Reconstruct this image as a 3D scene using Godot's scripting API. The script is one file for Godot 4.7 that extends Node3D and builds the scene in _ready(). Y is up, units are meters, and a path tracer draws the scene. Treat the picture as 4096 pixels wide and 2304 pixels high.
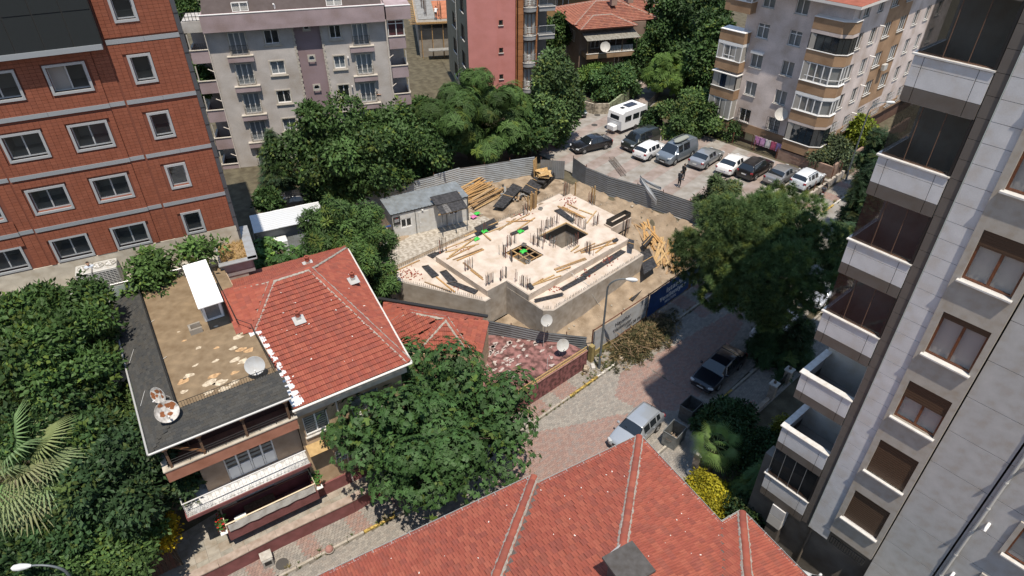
extends Node3D
# ---------- camera model of the photograph (pixels of the 4096x2304 picture -> directions) ----------
const FPX:=2640.0
const PITCH:=0.633554
const YAW:=0.741765
const CAMH:=33.0
var rng:=RandomNumberGenerator.new()
var mats:={}
var texs:={}
var names:={}
var cam: Camera3D
func ray(u: float,v: float) -> Vector3:
	var x:=(u-2048.0)/FPX
	var y:=-(v-1152.0)/FPX
	var c:=cos(PITCH)
	var s:=sin(PITCH)
	var Y:=y*c-s
	var Z:=-y*s-c
	return Vector3(x*cos(YAW)-Z*sin(YAW),Y,x*sin(YAW)+Z*cos(YAW))
func g(u: float,v: float,h:=0.0) -> Vector3:
	var d:=ray(u,v)
	return Vector3(0,CAMH,0)+d*((h-CAMH)/d.y)
func gt(u: float,v: float,up:=0.0) -> Vector3:
	var h:=1.5
	for i in 14:
		var p:=g(u,v,h+up)
		h=lerpf(h,ground(p.x,p.z),0.7)
	return g(u,v,h+up)
func topix(p: Vector3) -> Vector2:
	var q:=p-Vector3(0,CAMH,0)
	var X:=q.x*cos(YAW)+q.z*sin(YAW)
	var Z:=-q.x*sin(YAW)+q.z*cos(YAW)
	var c:=cos(PITCH)
	var s:=sin(PITCH)
	var zc:=-q.y*s-Z*c
	if zc<0.1: return Vector2(-9999,-9999)
	return Vector2(2048.0+FPX*X/zc,1152.0-FPX*(q.y*c-Z*s)/zc)
func street_y(x: float) -> float:
	return clampf(0.095*(x-31.0),0.0,4.3)
func curb_t(x: float) -> float:
	return 21.0-maxf(0.0,x-30.0)*0.045+maxf(0.0,12.0-x)*0.16
func ground(x: float,z: float) -> float:
	var t:=-z
	var f:=street_y(x)
	if t<11.5: return f+0.1
	if t<curb_t(x)+(3.6 if x<13.0 else 1.7): return f
	var P:=lerpf(2.8,3.1,smoothstep(42.0,46.0,x))+0.03*maxf(0.0,t-45.0)
	var a:=lerpf(f+0.15,P,smoothstep(24.0,33.0,t))
	if x<20.0:
		a=lerpf(1.15,P,smoothstep(26.0,36.0,t))
	var b:=lerpf(f+0.12,maxf(3.2,P-0.1),smoothstep(curb_t(x)+1.7,curb_t(x)+2.4,t))
	if x>18.5 and x<29.5: a=lerpf(a,f+0.25,smoothstep(18.5,20.0,x)*(1.0-smoothstep(27.5,29.5,x))*(1.0-smoothstep(36.2,38.6,t)))
	return lerpf(a,b,smoothstep(43.5,46.0,x))
# ---------- textures and materials ----------
func tex(kind: String,freq: float,contrast: float,fine: float,sd: int,size:=256) -> ImageTexture:
	if texs.has(kind): return texs[kind]
	var n:=FastNoiseLite.new()
	n.seed=sd
	n.frequency=freq
	n.fractal_octaves=5
	var im:=n.get_seamless_image(size,size)
	var m:=FastNoiseLite.new()
	m.seed=sd+7
	m.frequency=0.22
	m.fractal_octaves=2
	var im2:=m.get_seamless_image(size,size)
	var out:=Image.create(size,size,false,Image.FORMAT_RGB8)
	for y in size:
		for x in size:
			var a:=im.get_pixel(x,y).r-0.5
			var b:=im2.get_pixel(x,y).r-0.5
			var k:=clampf(0.86+a*contrast+b*fine,0.05,1.0)
			out.set_pixel(x,y,Color(k,k*lerpf(1.0,0.97,clampf(-a*2.0,0,1)),k*lerpf(1.0,0.93,clampf(-a*2.0,0,1))))
	out.generate_mipmaps()
	var t:=ImageTexture.create_from_image(out)
	texs[kind]=t
	return t
func M(key: String,col:=Color.WHITE,rough:=0.8,metal:=0.0,tx:="",scale:=1.0,bump:=0.0) -> StandardMaterial3D:
	if mats.has(key): return mats[key]
	var m:=StandardMaterial3D.new()
	m.albedo_color=Color(col.linear_to_srgb(),1.0)
	m.roughness=rough
	m.metallic=metal
	m.cull_mode=BaseMaterial3D.CULL_DISABLED
	if tx!="":
		var t: ImageTexture
		match tx:
			"soft": t=tex("soft",0.012,0.09,0.05,3)
			"stain": t=tex("stain",0.010,0.20,0.08,11)
			"conc": t=tex("conc",0.012,0.13,0.08,23)
			"dirt": t=tex("dirt",0.014,0.32,0.2,31)
			"wood": t=tex("wood",0.03,0.4,0.2,41)
			"peel": t=tex("peel",0.016,0.9,0.3,57)
			"fine": t=tex("fine",0.06,0.2,0.25,61)
		m.albedo_texture=t
		m.uv1_triplanar=true
		m.uv1_world_triplanar=true
		m.uv1_scale=Vector3.ONE*scale
		if bump>0.0:
			var k:=tx+"_n"
			if not texs.has(k):
				var im: Image=t.get_image().duplicate()
				im.clear_mipmaps()
				im.convert(Image.FORMAT_RGBA8)
				im.bump_map_to_normal_map(3.0)
				im.generate_mipmaps()
				texs[k]=ImageTexture.create_from_image(im)
			m.normal_enabled=true
			m.normal_texture=texs[k]
			m.normal_scale=bump
	mats[key]=m
	return m
func glassy(key: String,col: Color,rough:=0.04) -> StandardMaterial3D:
	if mats.has(key): return mats[key]
	var m:=StandardMaterial3D.new()
	m.albedo_color=Color(col.linear_to_srgb(),1.0)
	m.roughness=rough
	m.metallic=0.0
	m.metallic_specular=0.7
	m.cull_mode=BaseMaterial3D.CULL_DISABLED
	mats[key]=m
	return m
func pane(key: String,col: Color,alpha: float) -> StandardMaterial3D:
	if mats.has(key): return mats[key]
	var m:=StandardMaterial3D.new()
	m.albedo_color=Color(col.linear_to_srgb(),alpha)
	m.transparency=BaseMaterial3D.TRANSPARENCY_ALPHA
	m.roughness=0.03
	m.metallic_specular=0.4
	m.cull_mode=BaseMaterial3D.CULL_DISABLED
	mats[key]=m
	return m
func paint(key: String,col: Color,metal:=0.0) -> StandardMaterial3D:
	if mats.has(key): return mats[key]
	var m:=StandardMaterial3D.new()
	m.albedo_color=Color(col.linear_to_srgb(),1.0)
	m.roughness=0.32
	m.metallic=metal
	m.clearcoat_enabled=true
	m.clearcoat=0.8
	m.clearcoat_roughness=0.06
	m.cull_mode=BaseMaterial3D.CULL_DISABLED
	mats[key]=m
	return m
func leafmat(key: String,col: Color) -> StandardMaterial3D:
	if mats.has(key): return mats[key]
	var m:=StandardMaterial3D.new()
	m.albedo_color=Color.WHITE
	m.vertex_color_use_as_albedo=true
	m.roughness=0.55
	m.metallic_specular=0.3
	m.cull_mode=BaseMaterial3D.CULL_DISABLED
	m.backlight_enabled=true
	m.backlight=Color((col*1.1).linear_to_srgb(),1.0)
	mats[key]=m
	return m
# ---------- mesh building ----------
class MB:
	var v:=PackedVector3Array()
	var n:=PackedVector3Array()
	var ix:=PackedInt32Array()
	func tri(a: Vector3,b: Vector3,c: Vector3):
		var nn:=(b-a).cross(c-a).normalized()
		var k:=v.size()
		v.append(a); v.append(b); v.append(c)
		n.append(nn); n.append(nn); n.append(nn)
		ix.append(k); ix.append(k+2); ix.append(k+1)
	func quad(a: Vector3,b: Vector3,c: Vector3,d: Vector3):
		var nn:=(c-a).cross(d-b).normalized()
		var k:=v.size()
		v.append(a); v.append(b); v.append(c); v.append(d)
		for i in 4: n.append(nn)
		ix.append(k); ix.append(k+2); ix.append(k+1); ix.append(k); ix.append(k+3); ix.append(k+2)
	func box(c: Vector3,s: Vector3,b:=Basis.IDENTITY):
		var h:=s*0.5
		var x:=b.x*h.x
		var y:=b.y*h.y
		var z:=b.z*h.z
		quad(c-x-y+z,c+x-y+z,c+x+y+z,c-x+y+z)
		quad(c+x-y-z,c-x-y-z,c-x+y-z,c+x+y-z)
		quad(c+x-y+z,c+x-y-z,c+x+y-z,c+x+y+z)
		quad(c-x-y-z,c-x-y+z,c-x+y+z,c-x+y-z)
		quad(c-x+y+z,c+x+y+z,c+x+y-z,c-x+y-z)
		quad(c-x-y-z,c+x-y-z,c+x-y+z,c-x-y+z)
	func bevbox(c: Vector3,s: Vector3,r: float,b:=Basis.IDENTITY):
		var h:=s*0.5
		var ring:=[]
		for q in [[1,1],[-1,1],[-1,-1],[1,-1]]:
			var sx: float=q[0]
			var sz: float=q[1]
			var a:=Vector2(sx*h.x,sz*(h.z-r))
			var d:=Vector2(sx*(h.x-r),sz*h.z)
			if sx*sz>0: ring.append(a); ring.append(d)
			else: ring.append(d); ring.append(a)
		var lv:=[[-h.y,0.0],[h.y-r,0.0],[h.y,r]]
		var pts:=[]
		for l in lv:
			var row:=[]
			for p in ring:
				var kx: float=1.0-l[1]/h.x
				var kz: float=1.0-l[1]/h.z
				row.append(c+b*Vector3(p.x*kx,l[0],p.y*kz))
			pts.append(row)
		for i in 2:
			for j in 8:
				var k:=(j+1) % 8
				quad(pts[i][k],pts[i][j],pts[i+1][j],pts[i+1][k])
		for j in range(1,7): tri(pts[2][0],pts[2][j+1],pts[2][j])
	func bar(a: Vector3,b: Vector3,w: float,h: float,up:=Vector3.UP):
		var z:=(b-a)
		var l:=z.length()
		if l<0.001: return
		z/=l
		if absf(z.dot(up))>0.99: up=Vector3.RIGHT
		var x:=up.cross(z).normalized()
		var y:=z.cross(x)
		box((a+b)*0.5,Vector3(w,h,l),Basis(x,y,z))
	func prism(poly: Array,y0: float,y1: float):
		var P:=PackedVector2Array()
		for p in poly: P.append(p)
		var t:=Geometry2D.triangulate_polygon(P)
		for i in range(0,t.size(),3):
			var a:=P[t[i]]
			var b:=P[t[i+1]]
			var c:=P[t[i+2]]
			if (b-a).cross(c-a)>0: var w:=b; b=c; c=w
			tri(Vector3(a.x,y1,a.y),Vector3(b.x,y1,b.y),Vector3(c.x,y1,c.y))
			tri(Vector3(a.x,y0,a.y),Vector3(c.x,y0,c.y),Vector3(b.x,y0,b.y))
		var ar:=0.0
		for i in P.size(): ar+=P[i].cross(P[(i+1) % P.size()])
		for i in P.size():
			var a:=P[i]
			var b:=P[(i+1) % P.size()]
			if ar>0: var w:=a; a=b; b=w
			quad(Vector3(a.x,y0,a.y),Vector3(b.x,y0,b.y),Vector3(b.x,y1,b.y),Vector3(a.x,y1,a.y))
	func tube(pts: Array,r,sides:=6,cap:=true):
		var rings:=[]
		for i in pts.size():
			var d: Vector3
			if i==0: d=pts[1]-pts[0]
			elif i==pts.size()-1: d=pts[i]-pts[i-1]
			else: d=pts[i+1]-pts[i-1]
			d=d.normalized()
			var up:=Vector3.UP if absf(d.y)<0.95 else Vector3.RIGHT
			var x:=up.cross(d).normalized()
			var y:=d.cross(x)
			var rr: float=r[i] if r is Array else r
			var row:=[]
			for j in sides:
				var a:=TAU*j/sides
				row.append([pts[i]+(x*cos(a)+y*sin(a))*rr,x*cos(a)+y*sin(a)])
			rings.append(row)
		for i in pts.size()-1:
			for j in sides:
				var k:=(j+1) % sides
				_sq(rings[i][j],rings[i][k],rings[i+1][k],rings[i+1][j])
		if cap:
			for e in [0,pts.size()-1]:
				for j in range(1,sides-1):
					tri(rings[e][0][0],rings[e][j][0],rings[e][j+1][0])
	func _sq(a,b,c,d):
		var k:=v.size()
		for p in [a,b,c,d]:
			v.append(p[0]); n.append(p[1])
		ix.append(k); ix.append(k+2); ix.append(k+1); ix.append(k); ix.append(k+3); ix.append(k+2)
	func lathe(prof: Array,segs: int,xf:=Transform3D.IDENTITY,smooth:=true):
		for i in prof.size()-1:
			var p: Vector2=prof[i]
			var q: Vector2=prof[i+1]
			var nn:=Vector2(q.y-p.y,-(q.x-p.x)).normalized()
			for j in segs:
				var a:=TAU*j/segs
				var b:=TAU*(j+1)/segs
				var A:=Vector3(cos(a),0,sin(a))
				var B:=Vector3(cos(b),0,sin(b))
				var na:=xf.basis*(A*nn.x+Vector3.UP*nn.y)
				var nb:=xf.basis*(B*nn.x+Vector3.UP*nn.y)
				_sq([xf*(A*p.x+Vector3.UP*p.y),na],[xf*(A*q.x+Vector3.UP*q.y),na],[xf*(B*q.x+Vector3.UP*q.y),nb],[xf*(B*p.x+Vector3.UP*p.y),nb])
	func grid(rows: Array):
		var R:=rows.size()
		var C: int=rows[0].size()
		var k0:=v.size()
		for i in R:
			for j in C:
				var a: Vector3=rows[mini(i+1,R-1)][j]-rows[maxi(i-1,0)][j]
				var b: Vector3=rows[i][mini(j+1,C-1)]-rows[i][maxi(j-1,0)]
				v.append(rows[i][j])
				n.append(b.cross(a).normalized())
		for i in R-1:
			for j in C-1:
				var a:=k0+i*C+j
				ix.append(a); ix.append(a+C); ix.append(a+1)
				ix.append(a+1); ix.append(a+C); ix.append(a+C+1)
	func mesh() -> ArrayMesh:
		var ar:=[]
		ar.resize(Mesh.ARRAY_MAX)
		ar[Mesh.ARRAY_VERTEX]=v
		ar[Mesh.ARRAY_NORMAL]=n
		ar[Mesh.ARRAY_INDEX]=ix
		var m:=ArrayMesh.new()
		if v.size()>0: m.add_surface_from_arrays(Mesh.PRIMITIVE_TRIANGLES,ar)
		return m
# ---------- scene tree helpers ----------
func numbered(nm: String) -> String:
	if not names.has(nm):
		names[nm]=0
		return nm
	names[nm]+=1
	return "%s_%03d" % [nm,names[nm]]
func tag(o: Node,label: String,cat: String,group:=""):
	o.set_meta("label",label)
	o.set_meta("category",cat)
	if group!="": o.set_meta("group",group)
func thing(nm: String,label: String,cat: String,at:=Vector3.ZERO,turn:=0.0,group:="") -> Node3D:
	var o:=Node3D.new()
	o.name=numbered(nm)
	add_child(o)
	o.position=at
	o.rotation.y=turn
	tag(o,label,cat,group)
	return o
func part(parent: Node,nm: String,m,mat: Material) -> MeshInstance3D:
	var o:=MeshInstance3D.new()
	o.name=nm if parent!=self else numbered(nm)
	o.mesh=m.mesh() if m is MB else m
	o.material_override=mat
	parent.add_child(o,true)
	return o
func struct(nm: String,m,mat: Material) -> MeshInstance3D:
	var o:=part(self,nm,m,mat)
	o.set_meta("kind","structure")
	return o
func bxp(parent: Node,nm: String,c: Vector3,s: Vector3,mat: Material,b:=Basis.IDENTITY) -> MeshInstance3D:
	var m:=MB.new()
	m.box(c,s,b)
	return part(parent,nm,m,mat)
func text(parent: Node,nm: String,s: String,size: float,xf: Transform3D,mat: Material,bold:=false) -> MeshInstance3D:
	var t:=TextMesh.new()
	t.text=s
	var f:=SystemFont.new()
	f.font_names=PackedStringArray(["Droid Sans"])
	if bold: f.font_weight=700
	t.font=f
	t.font_size=64
	t.pixel_size=size/64.0
	t.depth=0.01
	t.curve_step=2.0
	var o:=part(parent,nm,t,mat)
	o.transform=xf
	return o
func pieces(parent: Node3D,nm: String,xfs: Array,meshes: Array,pmats: Array,cols: Array,sm: StandardMaterial3D,limit:=300):
	var C:=Vector3(0,CAMH,0)
	var order:=[]
	var pt:=parent.transform if parent!=self else Transform3D.IDENTITY
	for i in xfs.size():
		var w: Vector3=pt*(xfs[i] as Transform3D).origin
		var px:=topix(w)
		var vis:=px.x>-30 and px.x<4126 and px.y>-30 and px.y<2334
		order.append([w.distance_to(C)+(0.0 if vis else 1000.0),i])
	order.sort_custom(func(a,b): return a[0]<b[0])
	var rest:=[]
	for k in order.size():
		var i: int=order[k][1]
		if k<limit and order[k][0]<900.0:
			var o:=MeshInstance3D.new()
			o.name=nm
			var q:=hash(i) % 9973
			o.mesh=meshes[q % meshes.size()]
			o.material_override=pmats[q % pmats.size()]
			parent.add_child(o,true)
			o.transform=xfs[i]
		else: rest.append(i)
	if rest.size()>0:
		var mm:=MultiMesh.new()
		mm.transform_format=MultiMesh.TRANSFORM_3D
		mm.use_colors=true
		mm.mesh=meshes[0]
		mm.instance_count=rest.size()
		for j in rest.size():
			mm.set_instance_transform(j,xfs[rest[j]])
			mm.set_instance_color(j,cols[(hash(rest[j]) % 9973) % cols.size()])
		var mi:=MultiMeshInstance3D.new()
		mi.multimesh=mm
		mi.material_override=sm
		mi.name=nm+"_rows"
		mi.set_meta("kind","stuff")
		parent.add_child(mi,true)
func vcmat(key: String,rough:=0.8,tx:="",scale:=1.0) -> StandardMaterial3D:
	if mats.has(key): return mats[key]
	var m:=M(key,Color.WHITE,rough,0.0,tx,scale)
	m.vertex_color_use_as_albedo=true
	return m
func variants(key: String,cols: Array,rough:=0.85,tx:="",scale:=1.0) -> Array:
	var r:=[]
	for i in cols.size(): r.append(M(key+str(i),cols[i],rough,0.0,tx,scale))
	return r
func basis_yaw(a: float) -> Basis: return Basis(Vector3.UP,a)
func _ready():
	rng.seed=20240611
	cam=Camera3D.new()
	cam.name="camera"
	cam.position=Vector3(0,CAMH,0)
	cam.rotation=Vector3(-PITCH,-YAW,0)
	cam.fov=rad_to_deg(2.0*atan(1152.0/FPX))
	cam.near=0.1
	cam.far=1200.0
	add_child(cam)
	cam.current=true
	var env:=Environment.new()
	env.background_mode=Environment.BG_SKY
	var sky:=Sky.new()
	var ps:=ProceduralSkyMaterial.new()
	ps.sky_top_color=Color(0.40,0.50,0.64)
	ps.sky_horizon_color=Color(0.74,0.77,0.79)
	ps.sky_curve=0.18
	ps.ground_horizon_color=Color(0.42,0.41,0.39)
	ps.ground_bottom_color=Color(0.3,0.28,0.26)
	sky.sky_material=ps
	env.sky=sky
	env.background_energy_multiplier=1.5
	env.tonemap_mode=Environment.TONE_MAPPER_LINEAR
	env.tonemap_exposure=1.22
	env.sdfgi_enabled=true
	env.ssao_enabled=true
	env.ssil_enabled=true
	var we:=WorldEnvironment.new()
	we.name="world_environment"
	we.environment=env
	add_child(we)
	var sun:=DirectionalLight3D.new()
	sun.name="sun"
	sun.light_energy=1.6
	sun.light_color=Color(1.0,0.955,0.89)
	sun.light_angular_distance=0.5
	sun.shadow_enabled=true
	add_child(sun)
	sun.look_at_from_position(Vector3.ZERO,Vector3(6.2,-36.0,-12.0))
	build_setting()
	build_red_block()
	build_lilac_block()
	build_concrete_frame()
	build_pink_block()
	build_tan_block()
	build_old_house()
	build_right_block()
	build_left_house()
	build_front_house()
	build_extension()
	build_trees()
	build_slab()
	build_fences()
	build_cabin()
	build_piles()
	build_cars()
	build_people()
	build_street_things()
# ---------- setting ----------
func lay_grid(xs: Array,zs: Array,up: float,keep=null) -> MB:
	var m:=MB.new()
	for i in xs.size()-1:
		for j in zs.size()-1:
			if keep!=null and not keep.call((xs[i]+xs[i+1])*0.5,(zs[j]+zs[j+1])*0.5): continue
			var q:=[]
			for c in [[i,j+1],[i+1,j+1],[i+1,j],[i,j]]:
				var x: float=xs[c[0]]
				var z: float=zs[c[1]]
				q.append(Vector3(x,ground(x,z)+up,z))
			m.quad(q[0],q[1],q[2],q[3])
	return m
func steps(a: float,b: float,d: float) -> Array:
	var n:=int(ceil(absf(b-a)/d))
	var r:=[]
	for i in n+1: r.append(lerpf(a,b,float(i)/n))
	return r
func in_poly(p: Vector2,poly: Array) -> bool:
	return Geometry2D.is_point_in_polygon(p,PackedVector2Array(poly))
func gpoly(pts: Array,h:=0.0) -> Array:
	var r:=[]
	for p in pts:
		var q:=g(p[0],p[1],h)
		r.append(Vector2(q.x,q.z))
	return r
func in_slab(x: float,z: float) -> bool:
	return in_poly(Vector2(x,z),[Vector2(22.2,-38.2),Vector2(22.2,-36.8),Vector2(25.4,-30.6),Vector2(27.8,-30.6),Vector2(27.8,-26.6),Vector2(38.8,-26.6),Vector2(39.0,-30.0),Vector2(41.3,-30.4),Vector2(41.3,-38.0)])
func build_setting():
	var xs:=[-420.0,-300.0,-200.0,-120.0,-70.0]+steps(-40,110,1.5)+[150.0,200.0,300.0,420.0]
	var zs:=[-420.0,-300.0,-220.0,-160.0]+steps(-120,25,1.45)+[60.0,120.0,250.0]
	var soil:=M("soil",Color(0.11,0.095,0.06),0.95,0,"dirt",0.25,0.5)
	var tm:=MB.new()
	for i in xs.size()-1:
		for j in zs.size()-1:
			var q:=[]
			for c in [[i,j+1],[i+1,j+1],[i+1,j],[i,j]]:
				var x: float=xs[c[0]]
				var z: float=zs[c[1]]
				var y:=ground(x,z)-0.06
				if in_slab(x,z): y=-0.2
				elif x>21.5 and x<43.5 and z<-24 and z>-45.5: y-=0.9
				q.append(Vector3(x,y,z))
			tm.quad(q[0],q[1],q[2],q[3])
	struct("ground",tm,soil)
	var site:=M("site_soil",Color(0.345,0.268,0.19),0.95,0,"dirt",0.22,0.6)
	var sp:=[Vector2(20.4,-34),Vector2(20,-47.5),Vector2(36,-45.8),Vector2(42.6,-43),Vector2(44.2,-40.2),Vector2(44.4,-35),Vector2(45.4,-29),Vector2(45.9,-23.2),Vector2(28.9,-22.95),Vector2(27.0,-28.0),Vector2(24.5,-30.5)]
	var sm:=MB.new()
	var sx:=steps(19.5,46.5,0.45)
	var sz:=steps(-48,-22.8,0.45)
	var hn:=FastNoiseLite.new()
	hn.seed=5
	hn.frequency=0.35
	hn.fractal_octaves=4
	for i in sx.size()-1:
		for j in sz.size()-1:
			var cx: float=(sx[i]+sx[i+1])*0.5
			var cz: float=(sz[j]+sz[j+1])*0.5
			if not in_poly(Vector2(cx,cz),sp) or in_slab(cx,cz): continue
			var q:=[]
			for c in [[i,j+1],[i+1,j+1],[i+1,j],[i,j]]:
				var x: float=sx[c[0]]
				var z: float=sz[c[1]]
				q.append(Vector3(x,site_y(x,z,hn),z))
			sm.quad(q[0],q[1],q[2],q[3])
	var sg:=struct("site_ground",sm,site)
	sg.set_meta("label","trodden sandy soil around the new concrete slab")
	var apron:=M("apron",Color(0.46,0.42,0.36),0.95,0,"dirt",0.7,0.7)
	var ap:=[Vector2(22.6,-39.0),Vector2(22.4,-44.5),Vector2(33.0,-41.4),Vector2(33.4,-39.0)]
	struct("gravel_apron",lay_site(ap,0.03,hn),apron)
	var stone:=MB.new()
	stone.lathe([Vector2(0.01,-0.5),Vector2(0.42,-0.25),Vector2(0.5,0.1),Vector2(0.25,0.42),Vector2(0.01,0.5)],5)
	var srx:=[]
	for i in 900:
		var p:=Vector2(rng.randf_range(20,46),rng.randf_range(-47,-23))
		if not in_poly(p,sp) or in_slab(p.x,p.y): continue
		var s:=rng.randf_range(0.04,0.16)*(2.0 if rng.randf()<0.06 else 1.0)
		var b:=Basis.from_euler(Vector3(rng.randf()*3,rng.randf()*3,0)).scaled(Vector3(s,s*0.7,s))
		srx.append(Transform3D(b,Vector3(p.x,site_y(p.x,p.y,hn)+s*0.15,p.y)))
	var smm:=MultiMesh.new()
	smm.transform_format=MultiMesh.TRANSFORM_3D
	smm.mesh=stone.mesh()
	smm.instance_count=srx.size()
	for i in srx.size(): smm.set_instance_transform(i,srx[i])
	var smi:=MultiMeshInstance3D.new()
	smi.multimesh=smm
	smi.material_override=M("stone",Color(0.42,0.37,0.3),0.95,0,"dirt",1.0)
	smi.name="rubble"
	add_child(smi)
	smi.set_meta("kind","stuff")
	tag(smi,"loose stones and rubble scattered over the sandy building site","rubble")
	build_street()
	build_lot()
func site_y(x: float,z: float,hn: FastNoiseLite) -> float:
	var y:=ground(x,z)+0.05
	var edge:=smoothstep(0.0,2.5,-z-24.6)
	y+=hn.get_noise_2d(x,z)*0.28*edge*smoothstep(29.0,31.0,x+maxf(0.0,-z-38.0)*4.0)
	if x>40.5 and z>-38.0: y+=hn.get_noise_2d(x*1.7+40,z*1.7)*0.4*edge
	if z<-38.6 and z>-42.0: y=minf(y,2.75)
	return y
func lay_site(poly: Array,up: float,hn: FastNoiseLite) -> MB:
	var m:=MB.new()
	var x0:=1e9; var x1:=-1e9; var z0:=1e9; var z1:=-1e9
	for p in poly:
		x0=minf(x0,p.x); x1=maxf(x1,p.x); z0=minf(z0,p.y); z1=maxf(z1,p.y)
	var sx:=steps(x0,x1,0.45)
	var sz:=steps(z0,z1,0.45)
	for i in sx.size()-1:
		for j in sz.size()-1:
			if not in_poly(Vector2((sx[i]+sx[i+1])*0.5,(sz[j]+sz[j+1])*0.5),poly): continue
			var q:=[]
			for c in [[i,j+1],[i+1,j+1],[i+1,j],[i,j]]:
				q.append(Vector3(sx[c[0]],site_y(sx[c[0]],sz[c[1]],hn)+up,sz[c[1]]))
			m.quad(q[0],q[1],q[2],q[3])
	return m
func paver_mesh() -> ArrayMesh:
	var m:=MB.new()
	var pr:=[Vector2(-0.105,0),Vector2(-0.0525,0.022),Vector2(0,0),Vector2(0.0525,0.022),Vector2(0.105,0)]
	var top:=[]
	for p in pr: top.append(Vector2(p.x,p.y-0.07))
	var pr2:=pr.duplicate()
	pr2.reverse()
	for p in pr2: top.append(Vector2(p.x,p.y+0.07))
	for i in 4:
		var a:=i
		var b:=i+1
		var c:=9-i-1
		var d:=9-i
		m.quad(P3(top[d],0),P3(top[c],0),P3(top[b],0),P3(top[a],0))
	for i in 10:
		m.quad(P3(top[i],-0.03),P3(top[(i+1) % 10],-0.03),P3(top[(i+1) % 10],0),P3(top[i],0))
	return m.mesh()
func P3(p: Vector2,y: float) -> Vector3: return Vector3(p.x,y,p.y)
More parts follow.
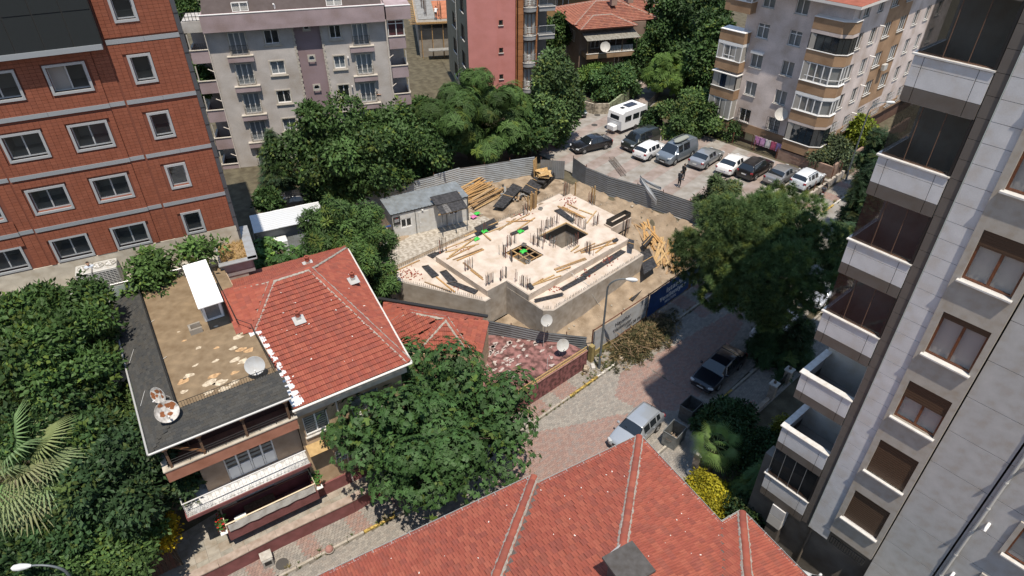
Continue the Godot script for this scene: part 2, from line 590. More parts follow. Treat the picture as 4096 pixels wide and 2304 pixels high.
func build_street():
	var joint:=M("joint",Color(0.16,0.145,0.125),0.95,0,"dirt",0.5)
	var far_grey:=M("far_pave",Color(0.30,0.285,0.265),0.9,0,"conc",0.2,0.3)
	var base:=MB.new()
	var xs:=steps(-30,47.6,1.2)
	for i in xs.size()-1:
		var a: float=xs[i]
		var b: float=xs[i+1]
		base.quad(Vector3(a,street_y(a)-0.012,-13.9),Vector3(b,street_y(b)-0.012,-13.9),Vector3(b,street_y(b)-0.012,-curb_t(b)),Vector3(a,street_y(a)-0.012,-curb_t(a)))
	var street:=struct("street",base,joint)
	var far:=MB.new()
	var fx:=steps(47.6,120,2.0)
	for i in fx.size()-1:
		var a: float=fx[i]
		var b: float=fx[i+1]
		far.quad(Vector3(a,street_y(a),-curb_t(a)+7.1),Vector3(b,street_y(b),-curb_t(b)+7.1),Vector3(b,street_y(b),-curb_t(b)),Vector3(a,street_y(a),-curb_t(a)))
	part(street,"far_paving",far,far_grey)
	var red:=[]
	red.append(gpoly([[2478,1490],[2700,1388],[2960,1260],[2960,1330],[2760,1640],[2560,1640],[2460,1590],[2472,1530]]))
	red.append(gpoly([[2060,1745],[2340,1690],[2470,1655],[2580,1660],[2560,1800],[2430,1850],[2000,1960],[1950,1900]]))
	red.append(gpoly([[2700,1200],[2860,1130],[2940,1240],[2800,1300]]))
	var xg:=[]
	var xr:=[]
	var n:=FastNoiseLite.new()
	n.seed=9
	n.frequency=0.7
	var row:=0
	var t:=14.02
	while t<22.8:
		var x:=2.0+(0.105 if row % 2==1 else 0.0)
		while x<47.5:
			if t<curb_t(x)-0.05:
				var y:=street_y(x)+n.get_noise_2d(x*1.5,t*1.5)*0.008
				var b:=Basis(Vector3(0,0,1),0.0948 if x>31.0 else 0.0)
				b=b*Basis.from_euler(Vector3(rng.randf_range(-0.014,0.014),0,rng.randf_range(-0.014,0.014)))
				b=b.scaled_local(Vector3(0.965,1,0.955))
				var px:=topix(Vector3(x,y,-t))
				if px.x>-60 and px.x<4150 and px.y<2350 and px.y>900:
					var isred:=false
					for pl in red:
						if in_poly(Vector2(x,-t),pl): isred=true
					(xr if isred else xg).append(Transform3D(b,Vector3(x,y,-t)))
			x+=0.21
		t+=0.14
		row+=1
	var pm:=paver_mesh()
	var gc:=[Color(0.30,0.28,0.255),Color(0.34,0.315,0.285),Color(0.27,0.255,0.235),Color(0.32,0.29,0.26),Color(0.365,0.34,0.305)]
	var rc:=[Color(0.33,0.215,0.185),Color(0.36,0.245,0.21),Color(0.30,0.205,0.18),Color(0.34,0.25,0.22),Color(0.30,0.235,0.215)]
	pieces(street,"grey_paver",xg,[pm],variants("gpav",gc,0.9,"fine",0.9),gc,vcmat("gpavers",0.9,"fine",0.9),150)
	pieces(street,"red_paver",xr,[pm],variants("rpav",rc,0.9,"fine",0.9),rc,vcmat("rpavers",0.9,"fine",0.9),150)
	for side in [0,1]:
		var pav:=MB.new()
		var ps:=steps(-30,100,1.2)
		for i in ps.size()-1:
			var a: float=ps[i]
			var b: float=ps[i+1]
			var ta:=curb_t(a)+0.15 if side==0 else curb_t(a)-9.5
			var tb:=curb_t(b)+0.15 if side==0 else curb_t(b)-9.5
			var w:=1.6 if side==0 else 2.35
			var ya:=street_y(a)+0.125
			var yb:=street_y(b)+0.125
			pav.quad(Vector3(a,ya,-ta),Vector3(b,yb,-tb),Vector3(b,yb,-tb-w),Vector3(a,ya,-ta-w))
		var pv:=struct("pavement",pav,joint)
		var g2:=[]
		var r2:=[]
		row=0
		var t0:=0.22 if side==0 else -9.43
		var t1:=1.68 if side==0 else -7.2
		while t0<t1:
			var x:=0.0+(0.105 if row % 2==1 else 0.0)
			while x<76.0:
				var y:=street_y(x)+0.14
				var tt:=curb_t(x)+t0
				var px:=topix(Vector3(x,y,-tt))
				if px.x>-40 and px.x<4130 and px.y<2340:
					var b:=Basis(Vector3(0,0,1),0.0948 if x>31.0 else 0.0)
					b=b*Basis.from_euler(Vector3(rng.randf_range(-0.02,0.02),0,rng.randf_range(-0.02,0.02)))
					b=b.scaled_local(Vector3(0.955,1,0.945))
					var sd:=fposmod(x+(0.3 if int(x) % 3==0 else 0.0),2.7)
					if side==0 and not (x>27.3 and x<32.0):
						(r2 if sd<1.3 else g2).append(Transform3D(b,Vector3(x,y,-tt)))
					else: g2.append(Transform3D(b,Vector3(x,y,-tt)))
				x+=0.21
			t0+=0.14
			row+=1
		pieces(pv,"grey_paver",g2,[pm],variants("gpav",gc,0.9,"fine",0.9),gc,mats["gpavers"],150)
		if r2.size()>0: pieces(pv,"red_paver",r2,[pm],variants("rpav",rc,0.9,"fine",0.9),rc,mats["rpavers"],150)
	var kc:=M("kerb_stone",Color(0.47,0.43,0.37),0.9,0,"stain",0.8,0.3)
	var ky:=M("kerb_yellow",Color(0.52,0.37,0.10),0.85,0,"peel",0.9,0.3)
	var kw:=M("kerb_white",Color(0.66,0.63,0.58),0.85,0,"peel",0.9,0.3)
	for side in [0,1]:
		var kb:=Node3D.new()
		kb.name="kerb" if side==0 else "kerb_right"
		add_child(kb)
		kb.set_meta("kind","structure")
		var x:=0.0
		while x<75.0:
			var l:=0.95
			var tt:=curb_t(x+l/2)+(0.07 if side==0 else -7.07)
			var a:=Vector3(x+0.008,street_y(x)+0.055,-(curb_t(x)+(0.07 if side==0 else -7.07)))
			var b:=Vector3(x+l-0.008,street_y(x+l)+0.055,-(curb_t(x+l)+(0.07 if side==0 else -7.07)))
			var m:=MB.new()
			var ax:=(b-a).normalized()
			var zz:=ax.cross(Vector3.UP).normalized()
			m.bevbox((a+b)*0.5+Vector3(rng.randf_range(-1,1)*0.004,0,rng.randf_range(-1,1)*0.008),Vector3(a.distance_to(b),0.19,0.145),0.02,Basis(ax,zz.cross(ax),zz))
			var km:=kc
			if side==0:
				if x>24.4 and x<27.3 or x>8.3 and x<10.2: km=ky
				if x>52: km=ky if int(x/1.9) % 2==0 else kw
				elif x>27.3 and x<31: km=kw
				if topix(a).y>2330: x+=l; continue
			elif x>31 and x<34 and int(x) % 2==0: km=ky
			part(kb,"kerb_stone",m,km)
			x+=l
	build_weeds()
func build_lot():
	var grey:=M("lot_grey",Color(0.335,0.315,0.29),0.9,0,"stain",0.22,0.3)
	var red:=M("lot_red",Color(0.33,0.272,0.247),0.9,0,"stain",0.22,0.3)
	var lotp:=[Vector2(46.0,-23.6),Vector2(62.6,-22.2),Vector2(62.6,-36),Vector2(60.5,-41.5),Vector2(66,-46),Vector2(74,-52),Vector2(70.5,-57),Vector2(60,-50),Vector2(52.5,-51),Vector2(46,-46.5),Vector2(44.9,-41.0),Vector2(44.6,-36),Vector2(45.6,-30)]
	var keep:=func(x,z): return in_poly(Vector2(x,z),lotp)
	var lot:=struct("parking_lot",lay_grid(steps(44,75,0.5),steps(-60,-22,0.5),0.02,keep),grey)
	var k:=0
	for zi in range(0,14):
		var z0:=-25.0-zi*2.9
		var band:=MB.new()
		var keep2:=func(x,z): return in_poly(Vector2(x,z),lotp)
		for i in steps(44.5,75,0.5).size()-1:
			var x0:=44.5+i*0.5
			var zc:=z0-(x0-50.0)*0.12
			var ok:=true
			for c in [[x0,zc],[x0+0.5,zc],[x0,zc-1.35],[x0+0.5,zc-1.35]]:
				if not in_poly(Vector2(c[0],c[1]),lotp): ok=false
			if not ok: continue
			var q:=[]
			for c in [[x0,zc],[x0+0.5,zc-0.06],[x0+0.5,zc-1.41],[x0,zc-1.35]]:
				q.append(Vector3(c[0],ground(c[0],c[1])+0.026,c[1]))
			band.quad(q[0],q[1],q[2],q[3])
		if band.v.size()>0: part(lot,"paving_band",band,red)
	for p in [[2389,461],[2378,501]]:
		var c:=gt(p[0],p[1])
		var m:=MB.new()
		m.lathe([Vector2(0.36,0.0),Vector2(0.36,0.02),Vector2(0.001,0.025)],18)
		var o:=part(self,"manhole_cover",m,M("iron",Color(0.10,0.095,0.09),0.7,0.3,"fine",2.0))
		o.position=c+Vector3(0,0.03,0)
		tag(o,"round dark iron manhole cover %s" % ("closer to the parked black sedan" if p[1]>480 else "closer to the hedge wall corner"),"manhole cover","manhole covers by the caravan")
	for p in [[2345,405,"square iron drain cover in the paving near the hedge wall"],[1131,2262,"round dark manhole cover set in the striped pavement by the burgundy wall"]]:
		var c:=gt(p[0],p[1])
		var m:=MB.new()
		if p[1]<1000: m.bevbox(Vector3(0,0.02,0),Vector3(0.7,0.04,0.7),0.01)
		else: m.lathe([Vector2(0.34,0.0),Vector2(0.34,0.05),Vector2(0.001,0.055)],20)
		var o:=part(self,"drain_cover",m,mats["iron"])
		o.position=Vector3(c.x,c.y+(0.01 if p[1]<1000 else 0.13),c.z)
		tag(o,p[2],"drain cover")
func build_weeds():
	var blade:=MB.new()
	for i in 14:
		var a:=TAU*i/14.0+rng.randf()
		var d:=Vector3(cos(a),0,sin(a))
		var w:=Vector3(-d.z,0,d.x)*0.012
		var t:=d*rng.randf_range(0.05,0.16)+Vector3(0,rng.randf_range(0.05,0.2),0)
		blade.tri(-w,w,t)
	var xf:=[]
	var cols:=[]
	for i in 420:
		var x:=rng.randf_range(4,62)
		var t:=curb_t(x)+(rng.randf_range(-0.06,0.02) if rng.randf()<0.6 else rng.randf_range(0.16,0.3))
		if i>250: x=rng.randf_range(26.8,31.5); t=curb_t(x)+rng.randf_range(0.1,1.8)
		var s:=rng.randf_range(0.5,1.6)
		xf.append(Transform3D(Basis(Vector3.UP,rng.randf()*TAU).scaled(Vector3(s,s,s)),Vector3(x,street_y(x)+0.02+(0.12 if t>curb_t(x)+0.1 else 0.0),-t)))
		cols.append(Color(0.07,0.10,0.025) if rng.randf()<0.6 else Color(0.19,0.16,0.06))
	multi(self,"weeds",blade.mesh(),xf,cols,leafmat("weedleaf",Color(0.06,0.09,0.02)))
	var w:=get_node("weeds")
	tag(w,"small weeds and dry grass growing along the kerbs","weeds")
	w.set_meta("kind","stuff")
func multi(parent: Node,nm: String,mesh: Mesh,xf: Array,cols: Array,mat: Material) -> MultiMeshInstance3D:
	var mm:=MultiMesh.new()
	mm.transform_format=MultiMesh.TRANSFORM_3D
	mm.use_colors=true
	mm.mesh=mesh
	mm.instance_count=xf.size()
	for i in xf.size():
		mm.set_instance_transform(i,xf[i])
		mm.set_instance_color(i,cols[i])
	var mi:=MultiMeshInstance3D.new()
	mi.multimesh=mm
	mi.material_override=mat
	mi.name=nm
	mi.set_meta("kind","stuff")
	parent.add_child(mi,true)
	return mi
# ---------- building helpers ----------
func face(o: Vector3,yaw_deg: float) -> Transform3D:
	return Transform3D(Basis(Vector3.UP,deg_to_rad(yaw_deg)),o)
func wall(mb: MB,fx: Transform3D,u0: float,u1: float,y0: float,y1: float,holes: Array,depth:=0.2):
	var us:=[u0,u1]
	var ys:=[y0,y1]
	for h in holes:
		us.append_array([h[0],h[1]])
		ys.append_array([h[2],h[3]])
	us.sort()
	ys.sort()
	for i in us.size()-1:
		if us[i+1]-us[i]<0.001 or us[i]<u0-0.001 or us[i+1]>u1+0.001: continue
		for j in ys.size()-1:
			if ys[j+1]-ys[j]<0.001 or ys[j]<y0-0.001 or ys[j+1]>y1+0.001: continue
			var cu: float=(us[i]+us[i+1])*0.5
			var cy: float=(ys[j]+ys[j+1])*0.5
			var skip:=false
			for h in holes:
				if cu>h[0] and cu<h[1] and cy>h[2] and cy<h[3]: skip=true
			if skip: continue
			mb.quad(fx*Vector3(us[i],ys[j],0),fx*Vector3(us[i+1],ys[j],0),fx*Vector3(us[i+1],ys[j+1],0),fx*Vector3(us[i],ys[j+1],0))
	for h in holes:
		var a: float=h[0]
		var b: float=h[1]
		var c: float=h[2]
		var d: float=h[3]
		mb.quad(fx*Vector3(a,c,-depth),fx*Vector3(a,c,0),fx*Vector3(a,d,0),fx*Vector3(a,d,-depth))
		mb.quad(fx*Vector3(b,c,0),fx*Vector3(b,c,-depth),fx*Vector3(b,d,-depth),fx*Vector3(b,d,0))
		mb.quad(fx*Vector3(a,c,-depth),fx*Vector3(b,c,-depth),fx*Vector3(b,c,0),fx*Vector3(a,c,0))
		mb.quad(fx*Vector3(a,d,0),fx*Vector3(b,d,0),fx*Vector3(b,d,-depth),fx*Vector3(a,d,-depth))
func fbox(mb: MB,fx: Transform3D,u0: float,u1: float,y0: float,y1: float,z0: float,z1: float):
	mb.box(fx*Vector3((u0+u1)/2,(y0+y1)/2,(z0+z1)/2),Vector3(u1-u0,y1-y0,z1-z0),fx.basis)
func window(parent: Node,fx: Transform3D,u0: float,u1: float,y0: float,y1: float,o:={}) -> Node3D:
	var d: float=o.get("depth",0.12)
	var fw: float=o.get("fw",0.06)
	var n: int=o.get("n",2)
	var fmat: Material=o.get("fmat",M("pvc",Color(0.72,0.72,0.71),0.45))
	var mb:=MB.new()
	fbox(mb,fx,u0+0.003,u0+fw,y0+0.003,y1-0.003,-d-0.05,-d+0.02)
	fbox(mb,fx,u1-fw,u1-0.003,y0+0.003,y1-0.003,-d-0.05,-d+0.02)
	fbox(mb,fx,u0+fw,u1-fw,y0+0.003,y0+fw,-d-0.05,-d+0.018)
	fbox(mb,fx,u0+fw,u1-fw,y1-fw,y1-0.003,-d-0.05,-d+0.018)
	for i in range(1,n):
		var u:=lerpf(u0,u1,float(i)/n)
		fbox(mb,fx,u-fw*0.6,u+fw*0.6,y0+fw,y1-fw,-d-0.045,-d+0.015)
	var tr: float=o.get("transom",0.0)
	if tr>0.0: fbox(mb,fx,u0+fw,u1-fw,y0+(y1-y0)*tr-0.03,y0+(y1-y0)*tr+0.03,-d-0.04,-d+0.012)
	var w:=part(parent,o.get("name","window"),mb,fmat)
	var gm: Material=o.get("glass",pane("win_pane",Color(0.05,0.06,0.065),0.3))
	for i in n:
		var a:=lerpf(u0+fw,u1-fw,float(i)/n)
		var b:=lerpf(u0+fw,u1-fw,float(i+1)/n)
		var g2:=MB.new()
		g2.quad(fx*Vector3(a,y0+fw,-d-0.01),fx*Vector3(b,y0+fw,-d-0.01),fx*Vector3(b,y1-fw,-d-0.01),fx*Vector3(a,y1-fw,-d-0.01))
		part(w,"pane",g2,gm)
	var rm:=MB.new()
	var rd:=d+1.7
	rm.quad(fx*Vector3(u0,y0,-rd),fx*Vector3(u1,y0,-rd),fx*Vector3(u1,y1,-rd),fx*Vector3(u0,y1,-rd))
	rm.quad(fx*Vector3(u0,y0,-d-0.05),fx*Vector3(u0,y0,-rd),fx*Vector3(u0,y1,-rd),fx*Vector3(u0,y1,-d-0.05))
	rm.quad(fx*Vector3(u1,y0,-rd),fx*Vector3(u1,y0,-d-0.05),fx*Vector3(u1,y1,-d-0.05),fx*Vector3(u1,y1,-rd))
	rm.quad(fx*Vector3(u0,y0,-d-0.05),fx*Vector3(u1,y0,-d-0.05),fx*Vector3(u1,y0,-rd),fx*Vector3(u0,y0,-rd))
	rm.quad(fx*Vector3(u0,y1,-rd),fx*Vector3(u1,y1,-rd),fx*Vector3(u1,y1,-d-0.05),fx*Vector3(u0,y1,-d-0.05))
	part(w,"room",rm,M("room",Color(0.30,0.285,0.26),0.95))
	var kind: int=o.get("kind",0)
	if kind==1 or kind==4:
		var cm:=MB.new()
		var cols:=14
		var rows:=[[],[]]
		var cu1:=u1 if kind==1 else lerpf(u0,u1,0.5)
		for i in cols+1:
			var u:=lerpf(u0+0.02,cu1-0.02,float(i)/cols)
			var zz:=-d-0.12-0.035*float(i % 2)
			rows[0].append(fx*Vector3(u,y0,zz))
			rows[1].append(fx*Vector3(u,y1,zz))
		cm.grid(rows)
		part(w,"curtain",cm,o.get("cmat",M("curtain",Color(0.62,0.62,0.6),0.9)))
	elif kind==2:
		var cm:=MB.new()
		var k:=8
		for i in k:
			var yy:=lerpf(y0+0.05,y1-0.08,float(i)/k)
			fbox(cm,fx,u0+0.05,u1-0.05,yy,yy+(y1-y0)/k*0.55,-d-0.16,-d-0.14)
		part(w,"blind",cm,M("blind",Color(0.55,0.55,0.5),0.8))
	if o.has("sill"):
		var sb:=MB.new()
		var so: float=o["sill"]
		fbox(sb,fx,u0-0.07,u1+0.07,y0-0.06,y0,-d+0.02,so)
		part(w,"sill",sb,o.get("smat",M("marble",Color(0.68,0.67,0.64),0.6,0,"soft",0.8)))
	return w
func sur_round(parent: Node,fx: Transform3D,u0: float,u1: float,y0: float,y1: float,w: float,out: float,mat: Material,nm:="surround"):
	var mb:=MB.new()
	fbox(mb,fx,u0-w,u0,y0-w,y1+w,0.001,out)
	fbox(mb,fx,u1,u1+w,y0-w,y1+w,0.001,out)
	fbox(mb,fx,u0,u1,y1,y1+w,0.001,out)
	fbox(mb,fx,u0,u1,y0-w,y0,0.001,out)
	part(parent,nm,mb,mat)
func grille(parent: Node,fx: Transform3D,u0: float,u1: float,y0: float,y1: float,z: float,nv: int,nh: int,mat: Material,nm:="grille",r:=0.012):
	var mb:=MB.new()
	for i in nv+1:
		var u:=lerpf(u0,u1,float(i)/nv)
		fbox(mb,fx,u-r,u+r,y0,y1,z-r,z+r)
	for j in nh+1:
		var y:=lerpf(y0,y1,float(j)/nh)
		fbox(mb,fx,u0,u1,y-r,y+r,z-r*0.8,z+r*0.8)
	return part(parent,nm,mb,mat)
# ---------- roof tiles ----------
var tile_m: ArrayMesh
func tile_mesh() -> ArrayMesh:
	if tile_m: return tile_m
	var m:=MB.new()
	var pr:=[Vector2(-0.12,0.030),Vector2(-0.095,0.050),Vector2(-0.060,0.022),Vector2(-0.015,0.020),Vector2(0.012,0.042),Vector2(0.04,0.020),Vector2(0.085,0.020),Vector2(0.12,0.030)]
	var L:=0.40
	for i in pr.size()-1:
		var a: Vector2=pr[i]
		var b: Vector2=pr[i+1]
		m.quad(Vector3(a.x,a.y+0.058,L),Vector3(b.x,b.y+0.058,L),Vector3(b.x,b.y-0.008,0),Vector3(a.x,a.y-0.008,0))
		m.quad(Vector3(a.x,a.y+0.036,L),Vector3(b.x,b.y+0.036,L),Vector3(b.x,b.y+0.058,L),Vector3(a.x,a.y+0.058,L))
	tile_m=m.mesh()
	return tile_m
func tile_face(out: Array,poly: Array,e0: Vector3,e1: Vector3,wj:=0.0,tw:=0.235,tl:=0.335,stag:=0.0):
	var e:=(e1-e0).normalized()
	var n:=Vector3.ZERO
	for i in range(1,poly.size()-1): n+=(poly[i]-poly[0]).cross(poly[i+1]-poly[0])
	n=n.normalized()
	if n.y<0: n=-n
	var d:=e.cross(n).normalized()
	if d.y>0: d=-d
	var x:=d.cross(n).normalized()*-1.0
	var B:=Basis(n.cross(d),n,d)
	var P:=PackedVector2Array()
	var lo:=Vector2(1e9,1e9)
	var hi:=Vector2(-1e9,-1e9)
	for p in poly:
		var q:=Vector2((p-e0).dot(B.x),(p-e0).dot(d))
		P.append(q)
		lo=Vector2(minf(lo.x,q.x),minf(lo.y,q.y))
		hi=Vector2(maxf(hi.x,q.x),maxf(hi.y,q.y))
	var b:=hi.y
	var r:=0
	while b>lo.y-0.1:
		var a:=lo.x-tw*stag*(r % 2)
		while a<hi.x+tw:
			var c:=Vector2(a,b-tl*0.5)
			if Geometry2D.is_point_in_polygon(c,P):
				var jig:=rng.randf_range(-1,1)*wj
				var bb:=B*Basis.from_euler(Vector3(rng.randf_range(-0.012,0.012),rng.randf_range(-0.012,0.012)+jig,0))
				out.append(Transform3D(bb,e0+B.x*a+d*(b-tl+rng.randf_range(-0.006,0.006))+n*rng.randf_range(0.0,0.007)))
			a+=tw
		b-=tl
		r+=1
func poly_slab(mb: MB,poly: Array,th: float):
	var n:=Vector3.ZERO
	for i in range(1,poly.size()-1): n+=(poly[i]-poly[0]).cross(poly[i+1]-poly[0])
	n=n.normalized()
	var P: Array=poly.duplicate()
	if n.y<0:
		n=-n
		P.reverse()
	for i in range(1,P.size()-1):
		mb.tri(P[0],P[i],P[i+1])
		mb.tri(P[0]-n*th,P[i+1]-n*th,P[i]-n*th)
	for i in P.size():
		var a: Vector3=P[i]
		var b: Vector3=P[(i+1) % P.size()]
		mb.quad(a-n*th,b-n*th,b,a)
var ridge_m: ArrayMesh
func ridge_line(parent: Node,a: Vector3,b: Vector3,tmats: Array,r:=0.13,mortar:=0.05):
	if not ridge_m:
		var m:=MB.new()
		var rows:=[]
		for k in 2:
			var row:=[]
			for i in 9:
				var t:=PI*i/8.0
				var rr:=1.0+0.10*k
				row.append(Vector3(cos(t)*rr,sin(t)*rr*0.8,k*1.0))
			rows.append(row)
		m.grid(rows)
		for i in 8:
			var t0:=PI*i/8.0
			var t1:=PI*(i+1)/8.0
			m.quad(Vector3(cos(t0)*1.1,sin(t0)*0.88,1),Vector3(cos(t0)*0.85,sin(t0)*0.65,1),Vector3(cos(t1)*0.85,sin(t1)*0.65,1),Vector3(cos(t1)*1.1,sin(t1)*0.88,1))
		ridge_m=m.mesh()
	if a.y<b.y: var w:=a; a=b; b=w
	var L:=a.distance_to(b)
	var n:=maxi(1,int(round(L/0.36)))
	var z:=(b-a).normalized()
	var x:=Vector3.UP.cross(z).normalized()
	var y:=z.cross(x)
	for i in n:
		var o:=MeshInstance3D.new()
		o.mesh=ridge_m
		o.material_override=tmats[rng.randi() % tmats.size()]
		o.name="ridge_tile"
		parent.add_child(o,true)
		var l:=L/n
		var bb:=Basis(x*r,y*r,z*(l+0.03))
		o.transform=Transform3D(Basis(y,rng.randf_range(-0.03,0.03))*bb,a+z*(l*i)+y*rng.randf_range(0.025,0.04))
	var mm:=MB.new()
	var k:=int(L/0.12)+2
	for s in [-1.0,1.0]:
		var rows:=[[],[],[]]
		for i in k:
			var p:=a.lerp(b,float(i)/(k-1))
			var wv:=rng.randf_range(0.6,1.5)*mortar
			rows[0].append(p+x*s*(r*0.85)+y*0.085)
			rows[1].append(p+x*s*(r*1.02+wv*0.4)+y*0.06)
			rows[2].append(p+x*s*(r*1.08+wv)+y*0.005)
		if s<0: rows.reverse()
		mm.grid(rows)
	part(parent,"mortar",mm,M("mortar",Color(0.40,0.37,0.33),0.95,0,"dirt",1.5,0.5))
func roof_cols() -> Array:
	return [Color(0.345,0.088,0.058),Color(0.37,0.10,0.064),Color(0.33,0.084,0.056),Color(0.385,0.11,0.07),Color(0.31,0.09,0.062),Color(0.355,0.093,0.06),Color(0.295,0.08,0.057)]
# ---------- red tiled building ----------
func build_red_block():
	var A:=thing("apartment_building","tall building clad in small terracotta tiles with grey bands and a dark glass storey","building",Vector3(7.9,0,-38.94),deg_to_rad(-16.4))
	var I:=Transform3D.IDENTITY
	var back:=M("red_backing",Color(0.17,0.055,0.033),0.9)
	var bandm:=M("alu_band",Color(0.34,0.37,0.40),0.45,0.4)
	var surm:=M("alu_frame",Color(0.40,0.42,0.44),0.45,0.3)
	var dark:=M("slate_panel",Color(0.075,0.08,0.09),0.5,0.2)
	var holes:=[]
	var wins:=[]
	var cols:=[[0.75,1.86,1],[-3.04,-1.17,2],[-6.1,-4.22,2],[-9.3,-7.42,2],[-12.5,-10.6,2],[-15.7,-13.8,2]]
	for k in range(0,6):
		for ci in cols.size():
			var c=cols[ci]
			if k>=4 and ci>0: continue
			var y:=11.80+3.09*k
			holes.append([c[0]+0.12,c[1]-0.12,y+0.12,y+1.38])
			wins.append([c[0],c[1],y,c[2],k,ci])
	var wm:=MB.new()
	wall(wm,I,-18.0,3.48,10.0,30.5,holes,0.28)
	part(A,"wall",wm,back)
	var bd:=MB.new()
	bd.quad(Vector3(3.7,2,-0.02),Vector3(3.7,2,-14),Vector3(3.7,30.5,-14),Vector3(3.7,30.5,-0.02))
	bd.quad(Vector3(-18,30.5,0),Vector3(3.7,30.5,0),Vector3(3.7,30.5,-14),Vector3(-18,30.5,-14))
	bd.quad(Vector3(3.7,2,-14),Vector3(-18,2,-14),Vector3(-18,30.5,-14),Vector3(3.7,30.5,-14))
	bd.quad(Vector3(-18,2,-14),Vector3(-18,2,0),Vector3(-18,30.5,0),Vector3(-18,30.5,-14))
	part(A,"rear_wall",bd,M("rearwall",Color(0.35,0.33,0.3),0.9,0,"stain",0.2))
	var trim:=MB.new()
	trim.box(Vector3(3.59,20.3,-0.12),Vector3(0.22,20.4,0.35))
	part(A,"corner_trim",trim,dark)
	for yy in range(11,30,1):
		var s:=MB.new()
		s.box(Vector3(3.6,yy+0.36,-0.1),Vector3(0.24,0.02,0.36))
		part(A,"trim_joint",s,M("black",Color(0.02,0.02,0.02),0.9))
	var tm:=MB.new()
	tm.box(Vector3(0,0,0.012),Vector3(0.252,0.160,0.024))
	var xf:=[]
	var tw:=0.262
	var th:=0.1703
	for sec in [[0.05,3.46,0.03],[-0.76,-0.05,0.0],[-6.46,-0.78,0.07],[-7.2,-6.55,0.0],[-18.0,-7.22,0.07]]:
		var n:=int(round((sec[1]-sec[0])/tw))
		var w: float=(sec[1]-sec[0])/n
		for i in n:
			var u: float=sec[0]+(i+0.5)*w
			var r:=0
			while true:
				var y: float=11.74+(r+0.5)*th
				r+=1
				if y>28.2: break
				if u<-0.9 and y>23.3: break
				var bf:=fposmod(y-13.80,3.09)
				if bf<0.36 and y>13.5: continue
				var hit:=false
				for h in wins:
					if u>h[0]-0.08 and u<h[1]+0.08 and y>h[2]-0.05 and y<h[2]+1.55: hit=true
				if hit: continue
				xf.append(Transform3D(Basis.from_euler(Vector3(rng.randf_range(-0.01,0.01),rng.randf_range(-0.01,0.01),0)).scaled_local(Vector3(w/tw,1,1)),Vector3(u,y,sec[2]+0.002)))
	var tc:=[Color(0.30,0.092,0.048),Color(0.31,0.096,0.05),Color(0.29,0.089,0.047),Color(0.305,0.094,0.05),Color(0.32,0.103,0.056),Color(0.285,0.09,0.049)]
	pieces(A,"facade_tile",xf,[tm.mesh()],variants("ftile",tc,0.75,"soft",0.6),tc,vcmat("ftiles",0.75,"soft",0.35),300)
	for k in range(0,5):
		var y:=13.91+3.09*k
		for s in [[0.05,1.8,0.03],[1.81,3.48,0.03],[-0.77,-0.05,0.01],[-3.6,-0.78,0.08],[-6.46,-3.61,0.08],[-7.21,-6.55,0.01],[-11,-7.22,0.08],[-18,-11.01,0.08]]:
			if k==3 and s[1]<0.0 and s[2]<0.02: continue
			if k>3 and s[1]<0.0: continue
			var m:=MB.new()
			m.box(Vector3((s[0]+s[1])/2,y+0.11,s[2]+0.02),Vector3(s[1]-s[0],0.225,0.05))
			part(A,"band",m,bandm)
	for w in wins:
		var kind:=0
		if w[4]==3 and w[5]==1: kind=4
		if w[4]==0: kind=0
		var o:={"n": w[3],"depth": 0.2,"kind": kind,"fmat": surm,"sill": 0.01,"smat": M("win_ledge",Color(0.56,0.50,0.46),0.6)}
		if kind==4: o["cmat"]=M("curtain_pale",Color(0.6,0.56,0.53),0.9)
		var n:=window(A,I,w[0]+0.12,w[1]-0.12,w[2]+0.12,w[2]+1.38,o)
		sur_round(n,I,w[0]+0.12,w[1]-0.12,w[2]+0.12,w[2]+1.38,0.12,0.1,surm)
	var gl:=glassy("dark_glass",Color(0.012,0.018,0.024),0.05)
	var gx:=-0.08
	while gx>-17.0:
		for yy in [[23.42,25.0],[25.05,27.0],[27.05,29.0]]:
			var m:=MB.new()
			m.quad(Vector3(gx-1.18,yy[0],0.62),Vector3(gx,yy[0],0.62),Vector3(gx,yy[1],0.62),Vector3(gx-1.18,yy[1],0.62))
			part(A,"glass_panel",m,gl)
		gx-=1.22
	var gb:=MB.new()
	gb.box(Vector3(-8.6,26.3,0.27),Vector3(17.1,5.9,0.66))
	part(A,"glass_box",gb,M("black",Color(0.02,0.02,0.02),0.9))
	var ld:=MB.new()
	ld.box(Vector3(-8.6,23.28,0.36),Vector3(17.0,0.25,0.66))
	part(A,"ledge",ld,bandm)
	var cream:=M("cream_wall",Color(0.60,0.55,0.46),0.85,0,"stain",0.4)
	bxp(A,"plinth",Vector3(-7.2,10.86,0.02),Vector3(21.5,1.72,0.1),cream)
	bxp(A,"podium",Vector3(-7.2,5.0,1.25),Vector3(21.4,10.0,2.5),M("podium",Color(0.42,0.40,0.36),0.9,0,"stain",0.3))
	var rail:=M("steel_rail",Color(0.42,0.43,0.44),0.35,0.7)
	var rm:=MB.new()
	for i in 12: rm.tube([Vector3(-17+i*1.55,10.0,2.42),Vector3(-17+i*1.55,11.0,2.42)],0.025,5)
	rm.tube([Vector3(-17.5,11.0,2.42),Vector3(0.4,11.0,2.42)],0.03,6)
	part(A,"terrace_rail",rm,rail)
	for i in 10:
		var m:=MB.new()
		m.box(Vector3(-16.2+i*1.55,10.5,2.42),Vector3(1.45,0.7,0.015))
		part(A,"rail_panel",m,pane("rail_glass",Color(0.45,0.55,0.53),0.35))
	var pm:=MB.new()
